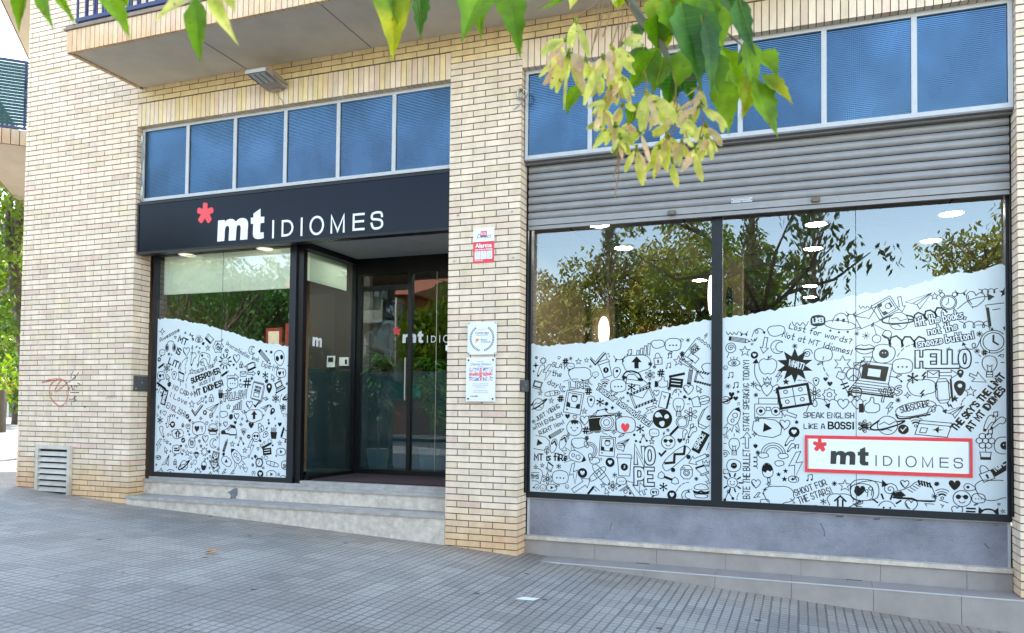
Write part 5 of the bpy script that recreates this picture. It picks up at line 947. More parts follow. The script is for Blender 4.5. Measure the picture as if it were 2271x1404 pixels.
g = paint('red_graffiti', [([(380, 320), (480, 280), (620, 240), (860, 235), (960, 280), (1030, 400), (1040, 560), (1010, 760), (940, 880), (850, 930), (740, 880), (620, 760), (565, 620), (565, 450), (610, 360), (700, 280)], False, 1), ([(860, 270), (760, 390), (690, 540), (740, 560), (850, 470), (960, 380)], False, 1), ([(380, 320), (400, 330), (600, 270), (760, 260)], False, .8)], faded('faded_red_spray', (.55, .10, .05), .45), .021, 0)
g['label'] = 'faded red spray-painted loop'
g = paint('black_scribble', [([(1165, 30), (1110, 130), (1110, 220)], False, 1), ([(1300, 70), (1180, 230), (960, 365)], False, 1), ([(1180, 140), (1230, 190), (1200, 230), (1160, 200)], False, 1), ([(1040, 430), (1110, 480), (1030, 490)], False, 1), ([(1110, 400), (1160, 500)], False, 2), ([(1190, 420), (1260, 400), (1250, 440)], False, 1), ([(1280, 340), (1340, 370)], False, 1.4), ([(1095, 575), (1300, 575)], False, 1.2), ([(1190, 660), (1185, 740), (1060, 745)], False, 1), ([(1220, 670), (1180, 740), (1250, 770), (1160, 810)], False, 1), ([(1115, 790), (1115, 890)], False, 1), ([(1425, 925), (1465, 945)], False, 1.6)], faded('black_marker', (.02, .02, .03), .8), .009, 0)
b = MB(); ink = Ink(b, -.0035); p0 = hy(238, 883, -.003); p1 = hy(259, 883, -.003); text(ink, 'ALBERT', (p0.x, p0.z), (p1.x, p1.z), .03, .004); b.build('faint_name', faded('pencil_grey', (.2, .2, .2), .5), B)

# ------------------------------------------------------------------ things on the wall
L_ = empty('wall_floodlight', (-2.02, 0, 4.66), 'grey rectangular floodlight bracketed to the brick wall over the sign', 'lamp')
b = MB()
prof = [(-.02, 4.655), (-.02, 4.70), (-.10, 4.745), (-.18, 4.76), (-.37, 4.735), (-.37, 4.70)]
b.prism([(-2.17, y, z) for y, z in prof], (.25, 0, 0)); b.build('housing', M['lampbody'], L_)
sl = (4.70 - 4.655) / .35
b = MB(); b.obox((-2.15, -.35, 4.697 - .003), (.21, 0, 0), (0, .17, -.17 * sl), (0, 0, -.003)); b.build('lens', M['lens'], L_)
b = MB()
for i in range(4): b.obox((-2.15 + .0675 * i, -.35, 4.6905), (.006, 0, 0), (0, .17, -.17 * sl), (0, 0, -.003))
b.build('lens_ribs', M['anth'], L_)
b = MB(); b.obox((-2.172, -.374, 4.698), (.254, 0, 0), (0, .0035, 0), (0, 0, .038)); b.build('front_lip', M['alu'], L_)
b = MB(); b.box(-2.11, -1.98, -.045, -.001, 4.64, 4.69); b.box(-1.9195, -1.905, -.24, -.02, 4.69, 4.72); b.build('bracket', M['hard'], L_)
b = MB(); b.tube([(-2.04, -.03, 4.64), (-2.035, -.04, 4.60), (-1.98, -.012, 4.53), (-1.97, -.01, 4.50)], .004); b.build('cable', material('green_yellow_cable', (.25, .28, .04), .6), L_)

def ctext(name, s, size, x, y, z, mat, parent, bold=0, align='LEFT', shear=0):
    c = bpy.data.curves.new(name, 'FONT'); c.body = s; c.size = size; c.align_x = align; c.offset = bold; c.shear = shear; c.resolution_u = 2
    o = bpy.data.objects.new(name + '_tmp', c); col.objects.link(o)
    dg = bpy.context.evaluated_depsgraph_get(); me = bpy.data.meshes.new_from_object(o.evaluated_get(dg)); bpy.data.objects.remove(o)
    org = origin(parent)
    me.transform(Matrix.Translation(Vector((x, y, z)) - org) @ Matrix.Rotation(math.pi / 2, 4, 'X')); me.materials.clear(); me.materials.append(mat)
    q = bpy.data.objects.new(name, me); col.objects.link(q); q.parent = parent; return q
M['navy'] = material('navy_print', (.01, .03, .10), .5); M['greyprint'] = material('grey_print', (.10, .11, .14), .5); M['blueprint'] = material('blue_print', (.03, .16, .45), .5); M['orangeprint'] = material('orange_print', (.85, .32, .03), .5)
M['plate'] = material('white_acrylic_plate', (.78, .80, .84), .22, var=.01)
AL = empty('alarm_sign', (.367, -.004, 2.65), 'red and white alarm warning plate, topmost of the three plates on the pillar', 'sign')
ax0, ax1, az0, az1 = .264, .478, 2.655, 2.99
MB().box(ax0, ax1, -.006, -.001, az0 + .205, az1).build('upper_plate', M['white'], AL); MB().box(ax0, ax1, -.0065, -.001, az0, az0 + .2045).build('lower_plate', M['red'], AL)
b = MB(); b.box(ax0 + .075, ax0 + .14, -.0078, -.0062, az1 - .075, az1 - .03); b.build('logo_block', M['red'], AL); b = MB(); b.box(ax0 + .075, ax0 + .14, -.0078, -.0062, az1 - .088, az1 - .0755); b.build('logo_base', M['blueprint'], AL)
ctext('logo_text', 'SOS', .032, ax0 + .107, -.0085, az1 - .065, M['white'], AL, .001, 'CENTER')
ctext('script_text', 'Direct', .058, ax0 + .105, -.0075, az0 + .238, M['greyprint'], AL, 0, 'CENTER', .4)
ctext('headline', 'Alarma', .058, ax0 + .107, -.0072, az0 + .148, M['white'], AL, .0018, 'CENTER'); ctext('subline', 'con aviso a Policía', .0245, ax0 + .107, -.0072, az0 + .122, M['white'], AL, .0008, 'CENTER')
ctext('phone_number', '902 366 366', .017, ax0 + .058, -.0072, az0 + .018, M['white'], AL, .0005, 'CENTER')
b = MB()
for i in range(3): b.box(ax0 + .016 + i * .062, ax0 + .073 + i * .062, -.0076, -.0066, az0 + .035, az0 + .112)
b.build('pictogram_panels', M['white'], AL)
b = MB(); ink = Ink(b, -.0078)
for i in range(3):
    cx, cz = ax0 + .0445 + i * .062, az0 + .066; ink.stroke(circT := [(cx + .02 * math.cos(a), cz + .02 * math.sin(a)) for a in [k * .6283 for k in range(10)]], .002, True)
    ink.stroke([(cx - .014, cz + .014), (cx + .014, cz - .014)], .003 if i == 2 else .0015); ink.stroke([(cx - .02, cz + .032), (cx + .02, cz + .033)], .003)
b.build('pictograms', M['greyprint'], AL)

PC = empty('exam_centre_plaque', (.373, -.02, 1.78), 'square white plaque with a dark laurel wreath on the pillar', 'plaque')
px0, px1, pz0, pz1 = .223, .522, 1.772, 2.085
MB().box(px0, px1, -.022, -.014, pz0, pz1).build('plate', M['plate'], PC)
b = MB(); ink = Ink(b, -.0225); cx, cz = (px0 + px1) / 2, (pz0 + pz1) / 2
for k in range(38):
    a = 128 + k * (284 / 37)
    if 264 < a < 276: continue
    for o_ in (-1, 1):
        r0 = .118; u = (math.cos(rad(a)), math.sin(rad(a))); t = (-u[1], u[0]); sgn = -1 if a < 270 else 1
        c = (cx + u[0] * r0, cz + u[1] * r0); d = (u[0] * o_ * .8 + t[0] * sgn, u[1] * o_ * .8 + t[1] * sgn); n = (-d[1], d[0])
        ink.fill([(c[0], c[1]), (c[0] + d[0] * .006 + n[0] * .004, c[1] + d[1] * .006 + n[1] * .004), (c[0] + d[0] * .013, c[1] + d[1] * .013), (c[0] + d[0] * .006 - n[0] * .004, c[1] + d[1] * .006 - n[1] * .004)])
b.build('laurel_wreath', M['navy'], PC)
ctext('plaque_text', 'Cambridge', .032, cx, -.0228, cz + .042, M['greyprint'], PC, .0003, 'CENTER'); ctext('plaque_text', 'Assessment English Exams', .0115, cx, -.0228, cz + .026, M['greyprint'], PC, .0002, 'CENTER')
ctext('plaque_text', 'Exams', .026, cx - .012, -.0228, cz - .022, M['blueprint'], PC, .0004); ctext('plaque_text', 'Catalunya', .026, cx - .012, -.0228, cz - .043, M['greyprint'], PC); ctext('plaque_text', 'a centre authorised', .011, cx, -.0228, cz + .082, M['greyprint'], PC, 0, 'CENTER')
b = MB(); b.tess([(cx - .07 + x, -.0228, cz - .05 + y) for x, y in ((0, 0), (.008, .02), (.003, .042), (.02, .048), (.045, .04), (.03, .025), (.016, .012))]); b.build('orange_emblem', M['orangeprint'], PC)
DK = empty('school_centre_plaque', (.363, -.02, 1.33), 'tall white plaque with a speckled union flag, lowest of the three plates', 'plaque')
dx0, dx1, dz0, dz1 = .212, .514, 1.325, 1.745
MB().box(dx0, dx1, -.022, -.014, dz0, dz1).build('plate', M['plate'], DK)
b = MB(); r2 = random.Random(5)
fx0, fx1, fz0, fz1 = dx0 + .03, dx1 - .03, dz0 + .195, dz0 + .32; ww, hh = fx1 - fx0, fz1 - fz0; ink = Ink(b, -.0225, 0)
for k in range(1300):
    x, z = r2.random(), r2.random(); s_ = .0042
    d1, d2 = abs(z - x), abs(z - (1 - x)); dd = min(d1, d2)
    if abs(x - .5) < .055 or abs(z - .5) < .12: m_ = 1
    elif abs(x - .5) < .09 or abs(z - .5) < .19: continue
    elif dd < .035: m_ = 1
    elif dd < .12: continue
    else: m_ = 0
    X, Z = fx0 + x * ww, fz0 + z * hh; ink.fill([(X, Z), (X + s_ * 1.2, Z + s_ * .3), (X + s_ * .7, Z + s_ * 1.3), (X - s_ * .2, Z + s_)], m_)
b.build('flag_print', [M['blueprint'], M['red']], DK)
dcx = (dx0 + dx1) / 2
ctext('plaque_text', 'HOSTALET', .013, dcx, -.0228, dz1 - .045, M['greyprint'], DK, 0, 'CENTER'); ctext('plaque_text', 'Charles Dickens', .033, dcx, -.0228, dz1 - .075, M['greyprint'], DK, 0, 'CENTER', .35); ctext('plaque_text', 'CENTRE', .013, dcx, -.0228, dz1 - .093, M['greyprint'], DK, 0, 'CENTER')
for i, s in enumerate(('This school is authorised to deliver', 'courses and prepare candidates for', 'English examinations', '', 'The centre guarantees quality', 'teaching and assessment standards')): 
    if s: ctext('small_print', s, .0115, dcx, -.0228, dz0 + .165 - i * .016, M['greyprint'], DK, 0, 'CENTER')
ctext('small_print', 'mt IDIOMES', .016, dx0 + .085, -.0228, dz0 + .045, M['ink'], DK, .0003, 'CENTER')
b = MB()
for x in (dx0 + .025, dx1 - .025):
    for z in (dz0 + .025, dz1 - .025): b.prism([(x + .009 * math.cos(a * .7854), -.0225, z + .009 * math.sin(a * .7854)) for a in range(8)], (0, -.004, 0))
b.build('screw_caps', M['anth'], DK)
b = MB()
for x in (px0 + .012, px1 - .012):
    for z in (pz0 + .012, pz1 - .012): b.prism([(x + .009 * math.cos(a * .7854), -.0225, z + .009 * math.sin(a * .7854)) for a in range(8)], (0, -.007, 0))
b.build('screw_caps', M['hard'], PC)
MB().box(px0 + .01, px1 - .01, -.0139, -.001, pz0 + .01, pz1 - .01).build('standoff', M['hard'], PC); MB().box(dx0 + .01, dx1 - .01, -.0139, -.001, dz0 + .01, dz1 - .01).build('standoff', M['hard'], DK)

M['boxgrey'] = material('painted_steel_grey', (.07, .072, .075), .45, var=.1)
def lockbox(x, lab):
    E = empty('shutter_lock_box', (x, .12, 1.47), lab, 'lock box', 'lock boxes on the brick reveals')
    b = MB(); s = 1; b.box(x + .001, x + .02, .035, .24, 1.425, 1.60 if x < 0 else 1.535); b.build('box', M['boxgrey'], E)
    z1 = 1.60 if x < 0 else 1.535
    b = MB(); b.box(x + .0205, x + .024, .06, .225, 1.437, z1 - .012); b.build('cover', M['boxgrey'], E)
    b = MB(); zc = (1.425 + z1) / 2; b.prism([(x + .0245, .14 + .008 * math.cos(a), zc + .01 + .008 * math.sin(a)) for a in [k * .7854 for k in range(8)]], (.003, 0, 0)); b.box(x + .0245, x + .0255, .045, .06, 1.44, 1.46); b.build('keyhole', M['hard'], E)
lockbox(XL, 'dark grey metal lock box on the brick edge left of the doodled entrance window'); lockbox(XC, 'dark grey metal lock box on the pillar edge beside the wide right window')
E = empty('doorbell', (0, .1, 2.1), 'small white plastic box on the left side of the pillar', 'doorbell')
b = MB(); b.box(-.028, -.001, .02, .075, 1.82, 1.872); b.box(-.031, -.028, .03, .065, 1.83, 1.862); b.build('box', M['white'], E); b = MB(); b.box(-.034, -.0311, .04, .055, 1.838, 1.853); b.build('button', M['hard'], E)
# cable coil
b = MB(); q = hy(1157, 208, -.03); pts = []
for i in range(46): a = i * .5; rr_ = .052 + .006 * math.sin(i * 1.7); pts.append((q.x + rr_ * .85 * math.cos(a), -.02 - .012 * math.sin(i * .37), q.z + rr_ * math.sin(a)))
pts += [(q.x + .02, -.02, q.z - .055), (q.x - .03, -.015, q.z - .10), (q.x - .085, -.01, q.z - .13)]
tag(b.tube(pts, .0042, 0, 5).build('cable_coil', M['hard']), 'grey cable coiled into a loose loop at the pillar top', 'cable')
b = MB(); pts = [hy(280 + x / 4.0125, 250 + y / 4.0125, .055) for x, y in ((138, 205), (130, 270), (135, 330), (140, 390), (120, 460), (112, 530), (125, 600), (135, 660), (128, 740), (135, 785), (160, 792))]
b.tube(chaikin3 := pts, .006, 0, 6); b.tube([p + Vector((.012, .006, .0)) for p in pts], .005, 0, 6)
tag(b.build('hanging_cable', M['hard']), 'two thin grey cables drooping beside the left transom windows', 'cable')
# screws / wall plugs
for px, py in ((1135, 469), (1007, 579), (1138, 571), (1015, 477)):
    q = hy(px, py, -.004); b = MB(); b.prism([(q.x + .011 * math.cos(a * 1.047), -.001, q.z + .011 * math.sin(a * 1.047)) for a in range(6)], (0, -.006, 0)); b.prism([(q.x + .005 * math.cos(a * 1.047), -.0075, q.z + .005 * math.sin(a * 1.047)) for a in range(6)], (0, -.01, 0))
    b.build('wall_hook', M['hard'], B)

# ------------------------------------------------------------------ lobby
LY, LX, LF = 1.28, -1.83, .46
b = MB(); b.box(-1.9395, -1.862, .262, .33, .4305, 3.05); b.box(LX - .03, LX + .03, LY - .05, LY + .03, LF, 3.05); b.box(LX - .025, LX + .025, .33, LY - .05, LF, LF + .05); b.box(LX - .025, LX + .025, .33, LY - .05, 2.985, 3.05)
b.box(LX + .03, -.003, LY - .03, LY + .03, LF, LF + .07); b.box(LX + .03, -.003, LY - .03, LY + .03, 2.85, 3.05); b.box(-1.105, -1.055, LY - .031, LY + .031, LF + .07, 2.85); b.box(LX + .03, -1.56, LY - .0305, LY + .0305, LF + .07, 2.85) if False else None
b.box(LX + .03, LX + .09, LY - .028, LY + .028, LF + .07, 2.85); b.box(LX + .09, -1.105, LY - .027, LY + .027, 2.66, 2.72)
b.box(-1.8615, LX + .026, .262, .3295, 2.984, 3.0495); b.box(LX - .2, LX - .031, .3305, LY, 2.99, 3.06)
LO = empty('entrance_lobby', (-1, .7, LF), parent=B)
b.build('frame', M['black'], LO)
MB().poly([(LX, .33, LF + .05), (LX, LY - .05, LF + .05), (LX, LY - .05, 2.985), (LX, .33, 2.985)]).build('side_glass', M['lobbyglass'], LO)
MB().poly([(LX + .09, LY, LF + .07), (-1.105, LY, LF + .07), (-1.105, LY, 2.66), (LX + .09, LY, 2.66)]).build('door_glass', M['lobbyglass'], LO)
MB().poly([(-1.055, LY, LF + .07), (-.003, LY, LF + .07), (-.003, LY, 2.85), (-1.055, LY, 2.85)]).build('fixed_glass', M['lobbyglass'], LO)
b = MB(); b.poly([(LX - .004, .335, LF + .05), (LX - .004, LY - .055, LF + .05), (LX - .004, LY - .055, 1.69), (LX - .004, .335, 1.69)]); b.poly([(LX + .09, LY + .004, LF + .07), (-.003, LY + .004, LF + .07), (-.003, LY + .004, 1.69), (LX + .09, LY + .004, 1.69)])
b.build('frosted_film', M['frost'], LO)
b = MB(); b.box(-1.87, -.0025, .3135, 1.33, 3.052, 3.1); b.build('lobby_ceiling', M['concrete'], LO)
b = MB(); b.box(-.002, .24, .251, 3.6, .2, 3.3); b.build('lobby_side_wall', M['creamr'], LO)
b = MB(); b.box(-.745, -.741, LY - .006, LY - .002, LF + .07, 2.85); b.box(-1.13, -1.115, LY - .05, LY - .028, 1.35, 1.85); b.build('door_pull', M['hard'], LO)
b = MB(); k = .36; logo(b, LY - .003, (-1.2 - .169 * k, 2.02 - .075 * k), .44, (0, 1), th=0)
b.build('glass_lettering', [M['red'], M['white']], LO)
b = MB()
s_ = .44
for poly in (LOGO_M,):
    b.tess([(LX + .002, .40 + (p[0] + 2.83) * s_, 1.93 + (p[1] - 3.075) * s_) for p in poly])
b.build('side_lettering', M['white'], LO)
tag(MB().box(-1.78, -.01, .35, LY - .04, LF + .001, LF + .014).build('entrance_mat', M['mat']), 'dark maroon ribbed mat covering the entrance floor', 'doormat')
tag(MB().box(LX - .09, LX - .085, .40, LY - .08, 2.665, 2.985).build('roller_blind', M['blind']), 'white roller blind behind the angled side glass of the entrance', 'blind')
tag(MB().box(-3.88, -2.03, .33, .335, 2.572, 3.045).build('roller_blind', M['blind']), 'white roller blind across the top of the left window', 'blind')
E = empty('intercom_panel', (-2.3, 1.9, 1.8), 'white intercom panel on the wall behind the side glass', 'intercom')
q = hy(735, 801, 1.9); q2 = hy(758, 801, 1.9)
b = MB(); b.box(q.x - .07, q.x + .05, 1.9, 1.92, q.z - .08, q.z + .07); b.box(q2.x - .04, q2.x + .1, 1.9, 1.92, q2.z - .06, q2.z + .05); b.build('housing', M['white'], E); b = MB(); b.box(q.x - .05, q.x + .03, 1.895, 1.8995, q.z - .01, q.z + .05); b.box(q2.x + .05, q2.x + .08, 1.895, 1.8995, q2.z - .04, q2.z + .02); b.build('screen', M['ink'], E)
tag(MB().box(-2.95, LX - .2, 1.93, 2.0, LF, 3.2).build('partition_wall', M['int_dark']), 'dark inner wall carrying the intercom panel', 'wall')
# potted plants in the hall
def potted(x, y, h, n, lab, seed):
    rr = random.Random(seed); E = empty('potted_plant', (x, y, LF), lab, 'plant', 'plants behind the door glass')
    MB().lathe(x, y, [(0, LF + .002), (.10, LF + .002), (.14, LF + .30), (.12, LF + .30), (.11, LF + .26), (0, LF + .26)]).build('pot', M['white'], E, True)
    b = MB(); b.tube([(x, y, LF + .25), (x + .02, y, LF + h * .75)], .015); b.build('stem', M['bark'], E)
    b = MB()
    for i in range(n):
        a = rr.uniform(0, 6.28); z0 = LF + h * rr.uniform(.5, .95); ln = rr.uniform(.18, .36); up = rr.uniform(.0, .7); P = []
        for t in (0, .33, .66, 1): P.append(Vector((x + math.cos(a) * ln * t, y + math.sin(a) * ln * t, z0 + ln * (up * t - .9 * t * t * .6))))
        sd_ = Vector((-math.sin(a), math.cos(a), 0))
        for (p, wa), (q_, wb) in zip(zip(P, (.006, .022, .018, .002)), list(zip(P, (.006, .022, .018, .002)))[1:]): b.poly([p - sd_ * wa, q_ - sd_ * wb, q_ + sd_ * wb, p + sd_ * wa])
    b.build('foliage', M['plant'], E)
potted(-1.62, 1.5, 1.55, 130, 'leafy plant in a white pot directly behind the door glass', 1); potted(-1.12, 1.9, 1.5, 110, 'second leafy plant standing nearer the door frame post', 2)
# interior rooms
b = MB(); b.box(XL + .32, 7.4, .34, 8.5, .40, .459); b.build('shop_floor', M['int_floor'], B)
b = MB(); b.box(XL + .32, -1.95, .335, 8.5, 3.2, 3.24); b.box(-1.9, -.01, 1.34, 8.5, 3.2, 3.24); b.box(.25, 7.3, .335, 8.5, 3.2, 3.24)
b.build('shop_ceiling', M['int_ceil'], B)
b = MB()
for i in range(8): b.box(.25, 7.3, .7 + i * 1.2, .72 + i * 1.2, 3.196, 3.1995)
for i in range(6): b.box(.9 + i * 1.2, .92 + i * 1.2, .34, 8.4, 3.1945, 3.1958)
b.build('ceiling_grid', M['int_dark'], B)
tag(MB().box(XL + .1, -2.95, 3.0, 3.1, LF, 3.19).build('room_wall', M['int_wall']), 'brown inner wall seen through the left window', 'wall')
tag(MB().box(.26, .30, .34, 6, LF, 3.19).build('room_wall', M['int_wall']), 'brown side wall just inside the right window', 'wall')
p1 = hy(1312, 720, 4.0); p2 = hy(1352, 720, 4.0)
E = tag(MB().box(p1.x, p2.x, 4.0, 4.3, LF, 3.19).build('inner_column', M['int_wall']), 'square brown column deep inside the right shop', 'column')
p1 = hy(1600, 700, 2.2); p2 = hy(1640, 700, 2.2); tag(MB().box(p1.x - .02, p2.x + .03, 2.2, 2.45, LF, 3.19).build('inner_column', M['int_wall']), 'square brown column inside behind the dark window mullion', 'column')
p1 = hy(1415, 700, 6.5); p2 = hy(1548, 700, 6.5); tag(MB().box(p1.x, p2.x, 6.5, 6.55, LF, 2.75).build('red_wall_panel', M['redwall']), 'dark red panel on the back wall of the right shop', 'panel')
def oval(name, px, py, y, w_, h_, mat, lab, cat):
    q = hy(px, py, y); b = MB(); pts = [(q.x + w_ / 2 * math.cos(rad(a)) , y, q.z + h_ / 2 * math.sin(rad(a))) for a in range(0, 360, 12)]; b.prism(pts, (0, -.05, 0)); return tag(b.build(name, mat), lab, cat)
oval('oval_wall_lamp', 1340, 735, 3.95, .15, .42, M['lampglow'], 'glowing oval wall lamp on the brown inner column', 'lamp')
oval('oval_wall_lamp', 1577, 655, 3.2, .07, .5, M['lampglow'], 'tall glowing oval lamp half hidden behind the window mullion', 'lamp')
oval('oval_mirror', 1618, 675, 2.14, .075, .42, M['ink'], 'narrow black oval mirror right of the window mullion', 'mirror')
E = empty('framed_certificate', (-2.5, 2.9, 2.1), 'certificate in a red frame on the wall inside the left window', 'picture'); y_ = 1.6
a1, a2, a3 = hy(590, 728, y_), hy(625, 728, y_), hy(600, 770, y_)
b = MB(); b.box(a1.x, a2.x, y_, y_ + .02, a3.z - .05, a1.z); b.build('frame', M['redwall'], E); b = MB(); b.box(a1.x + .04, a2.x - .04, y_ - .003, y_ - .001, a3.z - .02, a1.z - .045); b.build('paper', M['creamr'], E)
p1 = hy(640, 700, 1.6); tag(MB().box(p1.x - .06, p1.x + .2, 1.62, 1.7, LF, 2.35).build('red_curtain', M['redwall']), 'dark red curtain beside the framed certificate', 'curtain')
def downlight(x, y, z, lab, grp='downlights in the shop ceiling', r=.1, mt='lightglow'):
    E = empty('downlight', (x, y, z), lab, 'ceiling light', grp)
    b = MB(); b.poly([(x + r * math.cos(a * .3307), y + r * math.sin(a * .3307), z - .006) for a in range(19)][::-1]); b.build('diffuser', M[mt], E)
    MB().lathe(x, y, [(r, z - .004), (r + .012, z - .008), (r + .014, z - .0005)]).build('trim_ring', M['white'], E, True)
for x, y, lab in ((1.24, 1.05, 'round downlight nearest the pillar at the top of the right window'), (1.24, 2.25, 'round downlight second from the pillar in the right window'), (1.83, 4.8, 'small round downlight low in the first right-hand pane'), (3.37, 1.7, 'round downlight high above the word balloons, left column of lights'), (3.36, 2.95, 'round downlight just under the highest one of the middle column'), (3.36, 5.8, 'faint round downlight third down the middle column'), (3.37, 7.0, 'faint round downlight lowest of the middle column'), (4.59, 1.65, 'round downlight nearest the right edge of the window'), (4.59, 2.9, 'round downlight left of and below the one by the right edge')): downlight(x, y, 3.2, lab)
downlight(-.72, 1.75, 3.2, 'round downlight behind the glass at the pillar side of the entrance', mt='stronglight')
for px, py, y, z, lab in ((415, 566, .2, 2.999, 'round light under the sign box at its left end'), (588, 552, .2, 2.999, 'round light under the sign box beside the dark post')):
    q = hy(px, py, .19); downlight(q.x, .19, 3.0015, lab, 'round lights under the sign box', .085, 'dimlight')
for x, lab in ((-3.42, 'faint round light glowing through the left blind'), (-2.36, 'faint round light glowing through the blind near the post')): downlight(x, 1.0, 3.18, lab, mt='stronglight')
b = MB(); q = hy(415, 566, .19); b.tube([(q.x + .02, .15, 2.985), (q.x + .12, .13, 2.97), (q.x + .3, .12, 2.99)], .004); tag(b.build('loose_wire', M['black']), 'short black wire hanging under the left end of the sign', 'cable')

# ------------------------------------------------------------------ litter on the pavement
def leaf_mesh(b, P0, P1, wid, nrm=None, m=0, teeth=True, fold=.18, seed=0, bend=.1, veins=0):
    """one leaf blade from base P0 to tip P1 with a midrib fold and serrated edge"""
    rr = random.Random(seed); P0 = Vector(P0); P1 = Vector(P1); ax = P1 - P0; ln = ax.length; ax.normalize()
    n0 = nrm if nrm is not None else Vector((.35, -.93, .1)); sd_ = ax.cross(n0)
    if sd_.length < 1e-4: sd_ = ax.orthogonal()
    sd_.normalize(); n0 = sd_.cross(ax).normalized()
    N = 11; prof = [0, .42, .78, .97, 1.0, .93, .80, .62, .44, .27, .12, 0]; L1, L2, C = [], [], []
    for i in range(N + 1):
        t = i / N; c = P0 + ax * ln * t + n0 * (bend * ln * (t - t * t) * 2) + sd_ * (.05 * ln * math.sin(t * 3 + seed))
        tw = (1.16 if (i % 2 == 1 and teeth and 2 < i < N) else 1.0) * rr.uniform(.93, 1.07)
        hw_ = wid / 2 * prof[i] * tw; C.append(c); L1.append(c - sd_ * hw_ + n0 * hw_ * fold * 2 - ax * (.02 * ln if i % 2 == 0 else 0)); L2.append(c + sd_ * hw_ * rr.uniform(.88, 1.08) + n0 * hw_ * fold * 2 - ax * (.02 * ln if i % 2 else 0))
    for i in range(N):
        b.poly([C[i], C[i + 1], L1[i + 1], L1[i]], m); b.poly([C[i], L2[i], L2[i + 1], C[i + 1]], m)
    if veins:
        for i in range(1, N - 2):
            for S_ in (L1, L2):
                e = S_[i + 1] * .92 + C[i + 1] * .08; off = n0 * .0004 - (e - CC).normalized() * .0006
                b.poly([C[i] + off, C[i] + ax * .0008 + off, e + off], veins)
b = MB(); leaf_mesh(b, (-1.50, -1.545, gz(-1.5) + .012), (-1.38, -1.50, gz(-1.4) + .02), .05, Vector((0, 0, 1)), seed=3); leaf_mesh(b, (-1.50, -1.54, gz(-1.5) + .01), (-1.42, -1.57, gz(-1.4) + .012), .035, Vector((0, 0, 1)), seed=5)
tag(b.build('fallen_leaf', material('orange_dead_leaf', (.6, .26, .04), .7)), 'small curled orange leaf lying on the paving before the steps', 'leaf')
b = MB(); q = hd(197, 1363, 5.0); d = ray(197, 1363); t = (gz(0) - CC.z) / d.z; q = CC + d * t; leaf_mesh(b, (q.x - .03, q.y, gz(q.x) + .006), (q.x + .03, q.y + .01, gz(q.x) + .008), .02, Vector((0, 0, 1)), seed=9)
tag(b.build('fallen_leaf', material('pale_dead_leaf', (.5, .36, .24), .8)), 'tiny pale leaf scrap on the paving near the bottom left', 'leaf')
d = ray(1168, 1331); q = None
for _ in range(1): 
    t = (-.13 - CC.z) / d.z; q = CC + d * t; t = (gz(q.x) - CC.z) / d.z; q = CC + d * t
b = MB(); zt = gz(q.x) + .006; A = Vector((q.x - .075, q.y - .035, zt)); b.obox(A, (.13, .02, -.004), (.028, .075, .003), (0, 0, .0012)); b.obox(A + Vector((.02, .02, .0016)), (.09, .015, -.002), (.016, .04, .001), (0, 0, .0006))
tag(b.build('paper_receipt', M['white']), 'small white paper slip on the paving below the pillar', 'paper')

# ------------------------------------------------------------------ the maple whose branch hangs into the picture
def ref(px, py, d): p = hy(px, py, d); return Vector((p.x, .511 - p.y, p.z))     # where a thing must stand to be mirrored in the glass at this spot
t0 = ref(1690, 700, 9.4); MX, MY = t0.x - .1, t0.y
MT = empty('maple_tree', (MX, MY, gz(MX)), 'maple with green leaves and pale winged seeds hanging across the top of the shop front', 'tree')
b = MB(); b.tube([(MX, MY, gz(MX) - .05), (MX + .03, MY, 1.0), (t0.x - .02, MY, 2.0), tuple(t0)], [.13, .11, .10, .08], 0, 10); b.build('trunk', M['bark'], MT, True)
b = MB()
LIMBS = [[t0, ref(1745, 650, 9.0), ref(1800, 590, 8.5), ref(1850, 545, 8.0)], [t0, ref(1640, 600, 9.2), ref(1560, 520, 8.8), ref(1500, 470, 8.4)], [t0, ref(1720, 560, 8.5), ref(1760, 470, 7.5)], [ref(1640, 600, 9.2), ref(1500, 620, 9), ref(1400, 560, 8.6)], [t0, Vector((1.6, -7.9, 3.7)), Vector((2.6, -6.4, 3.8)), Vector((3.2, -5.6, 3.5))], [ref(1745, 650, 9.0), ref(1850, 620, 8.6), ref(1930, 560, 8.2)], [ref(1560, 520, 8.8), ref(1440, 470, 8.3)], [ref(1800, 590, 8.5), ref(1830, 500, 8)]]
for lb in LIMBS: b.tube(lb, [.045 - .035 * i / (len(lb) - 1) for i in range(len(lb))], 0, 7)
b.build('limbs', M['bark'], MT, True)
def cluster(b, c, r, n, size, rr, droop=.4, squash=.8):
    for _ in range(n):
        while True:
            v = Vector((rr.uniform(-1, 1), rr.uniform(-1, 1), rr.uniform(-1, 1)))
            if v.length < 1: break
        p = Vector(c) + Vector((v.x * r, v.y * r, v.z * r * squash)); a = rr.uniform(0, 6.28); u = Vector((math.cos(a), math.sin(a), -droop - rr.random() * .8)).normalized()
        w_ = u.cross(Vector((rr.uniform(-1, 1), rr.uniform(-1, 1), rr.uniform(-1, 1)))).normalized(); s = size * rr.uniform(.7, 1.25)
        b.poly([p, p + u * s * .45 + w_ * s * .2, p + u * s, p + u * s * .45 - w_ * s * .2])
rr = random.Random(11); b = MB()
for li, lb in enumerate(LIMBS):
    for i, p in enumerate(lb[1:]):
        for k in range(3):
            c = Vector(p) + Vector((rr.uniform(-.4, .4), rr.uniform(-.3, .3), rr.uniform(-.25, .35)))
            if li == 4 and c.z < 3.5: c.z = 3.6 + rr.random() * .5
            if li == 4 and i == 2: c.z += .5
            cluster(b, c, .22, 11, .17, rr, droop=.9)
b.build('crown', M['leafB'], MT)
def Q(x, y): return 1180 + x / 3.1917, y / 3.1917
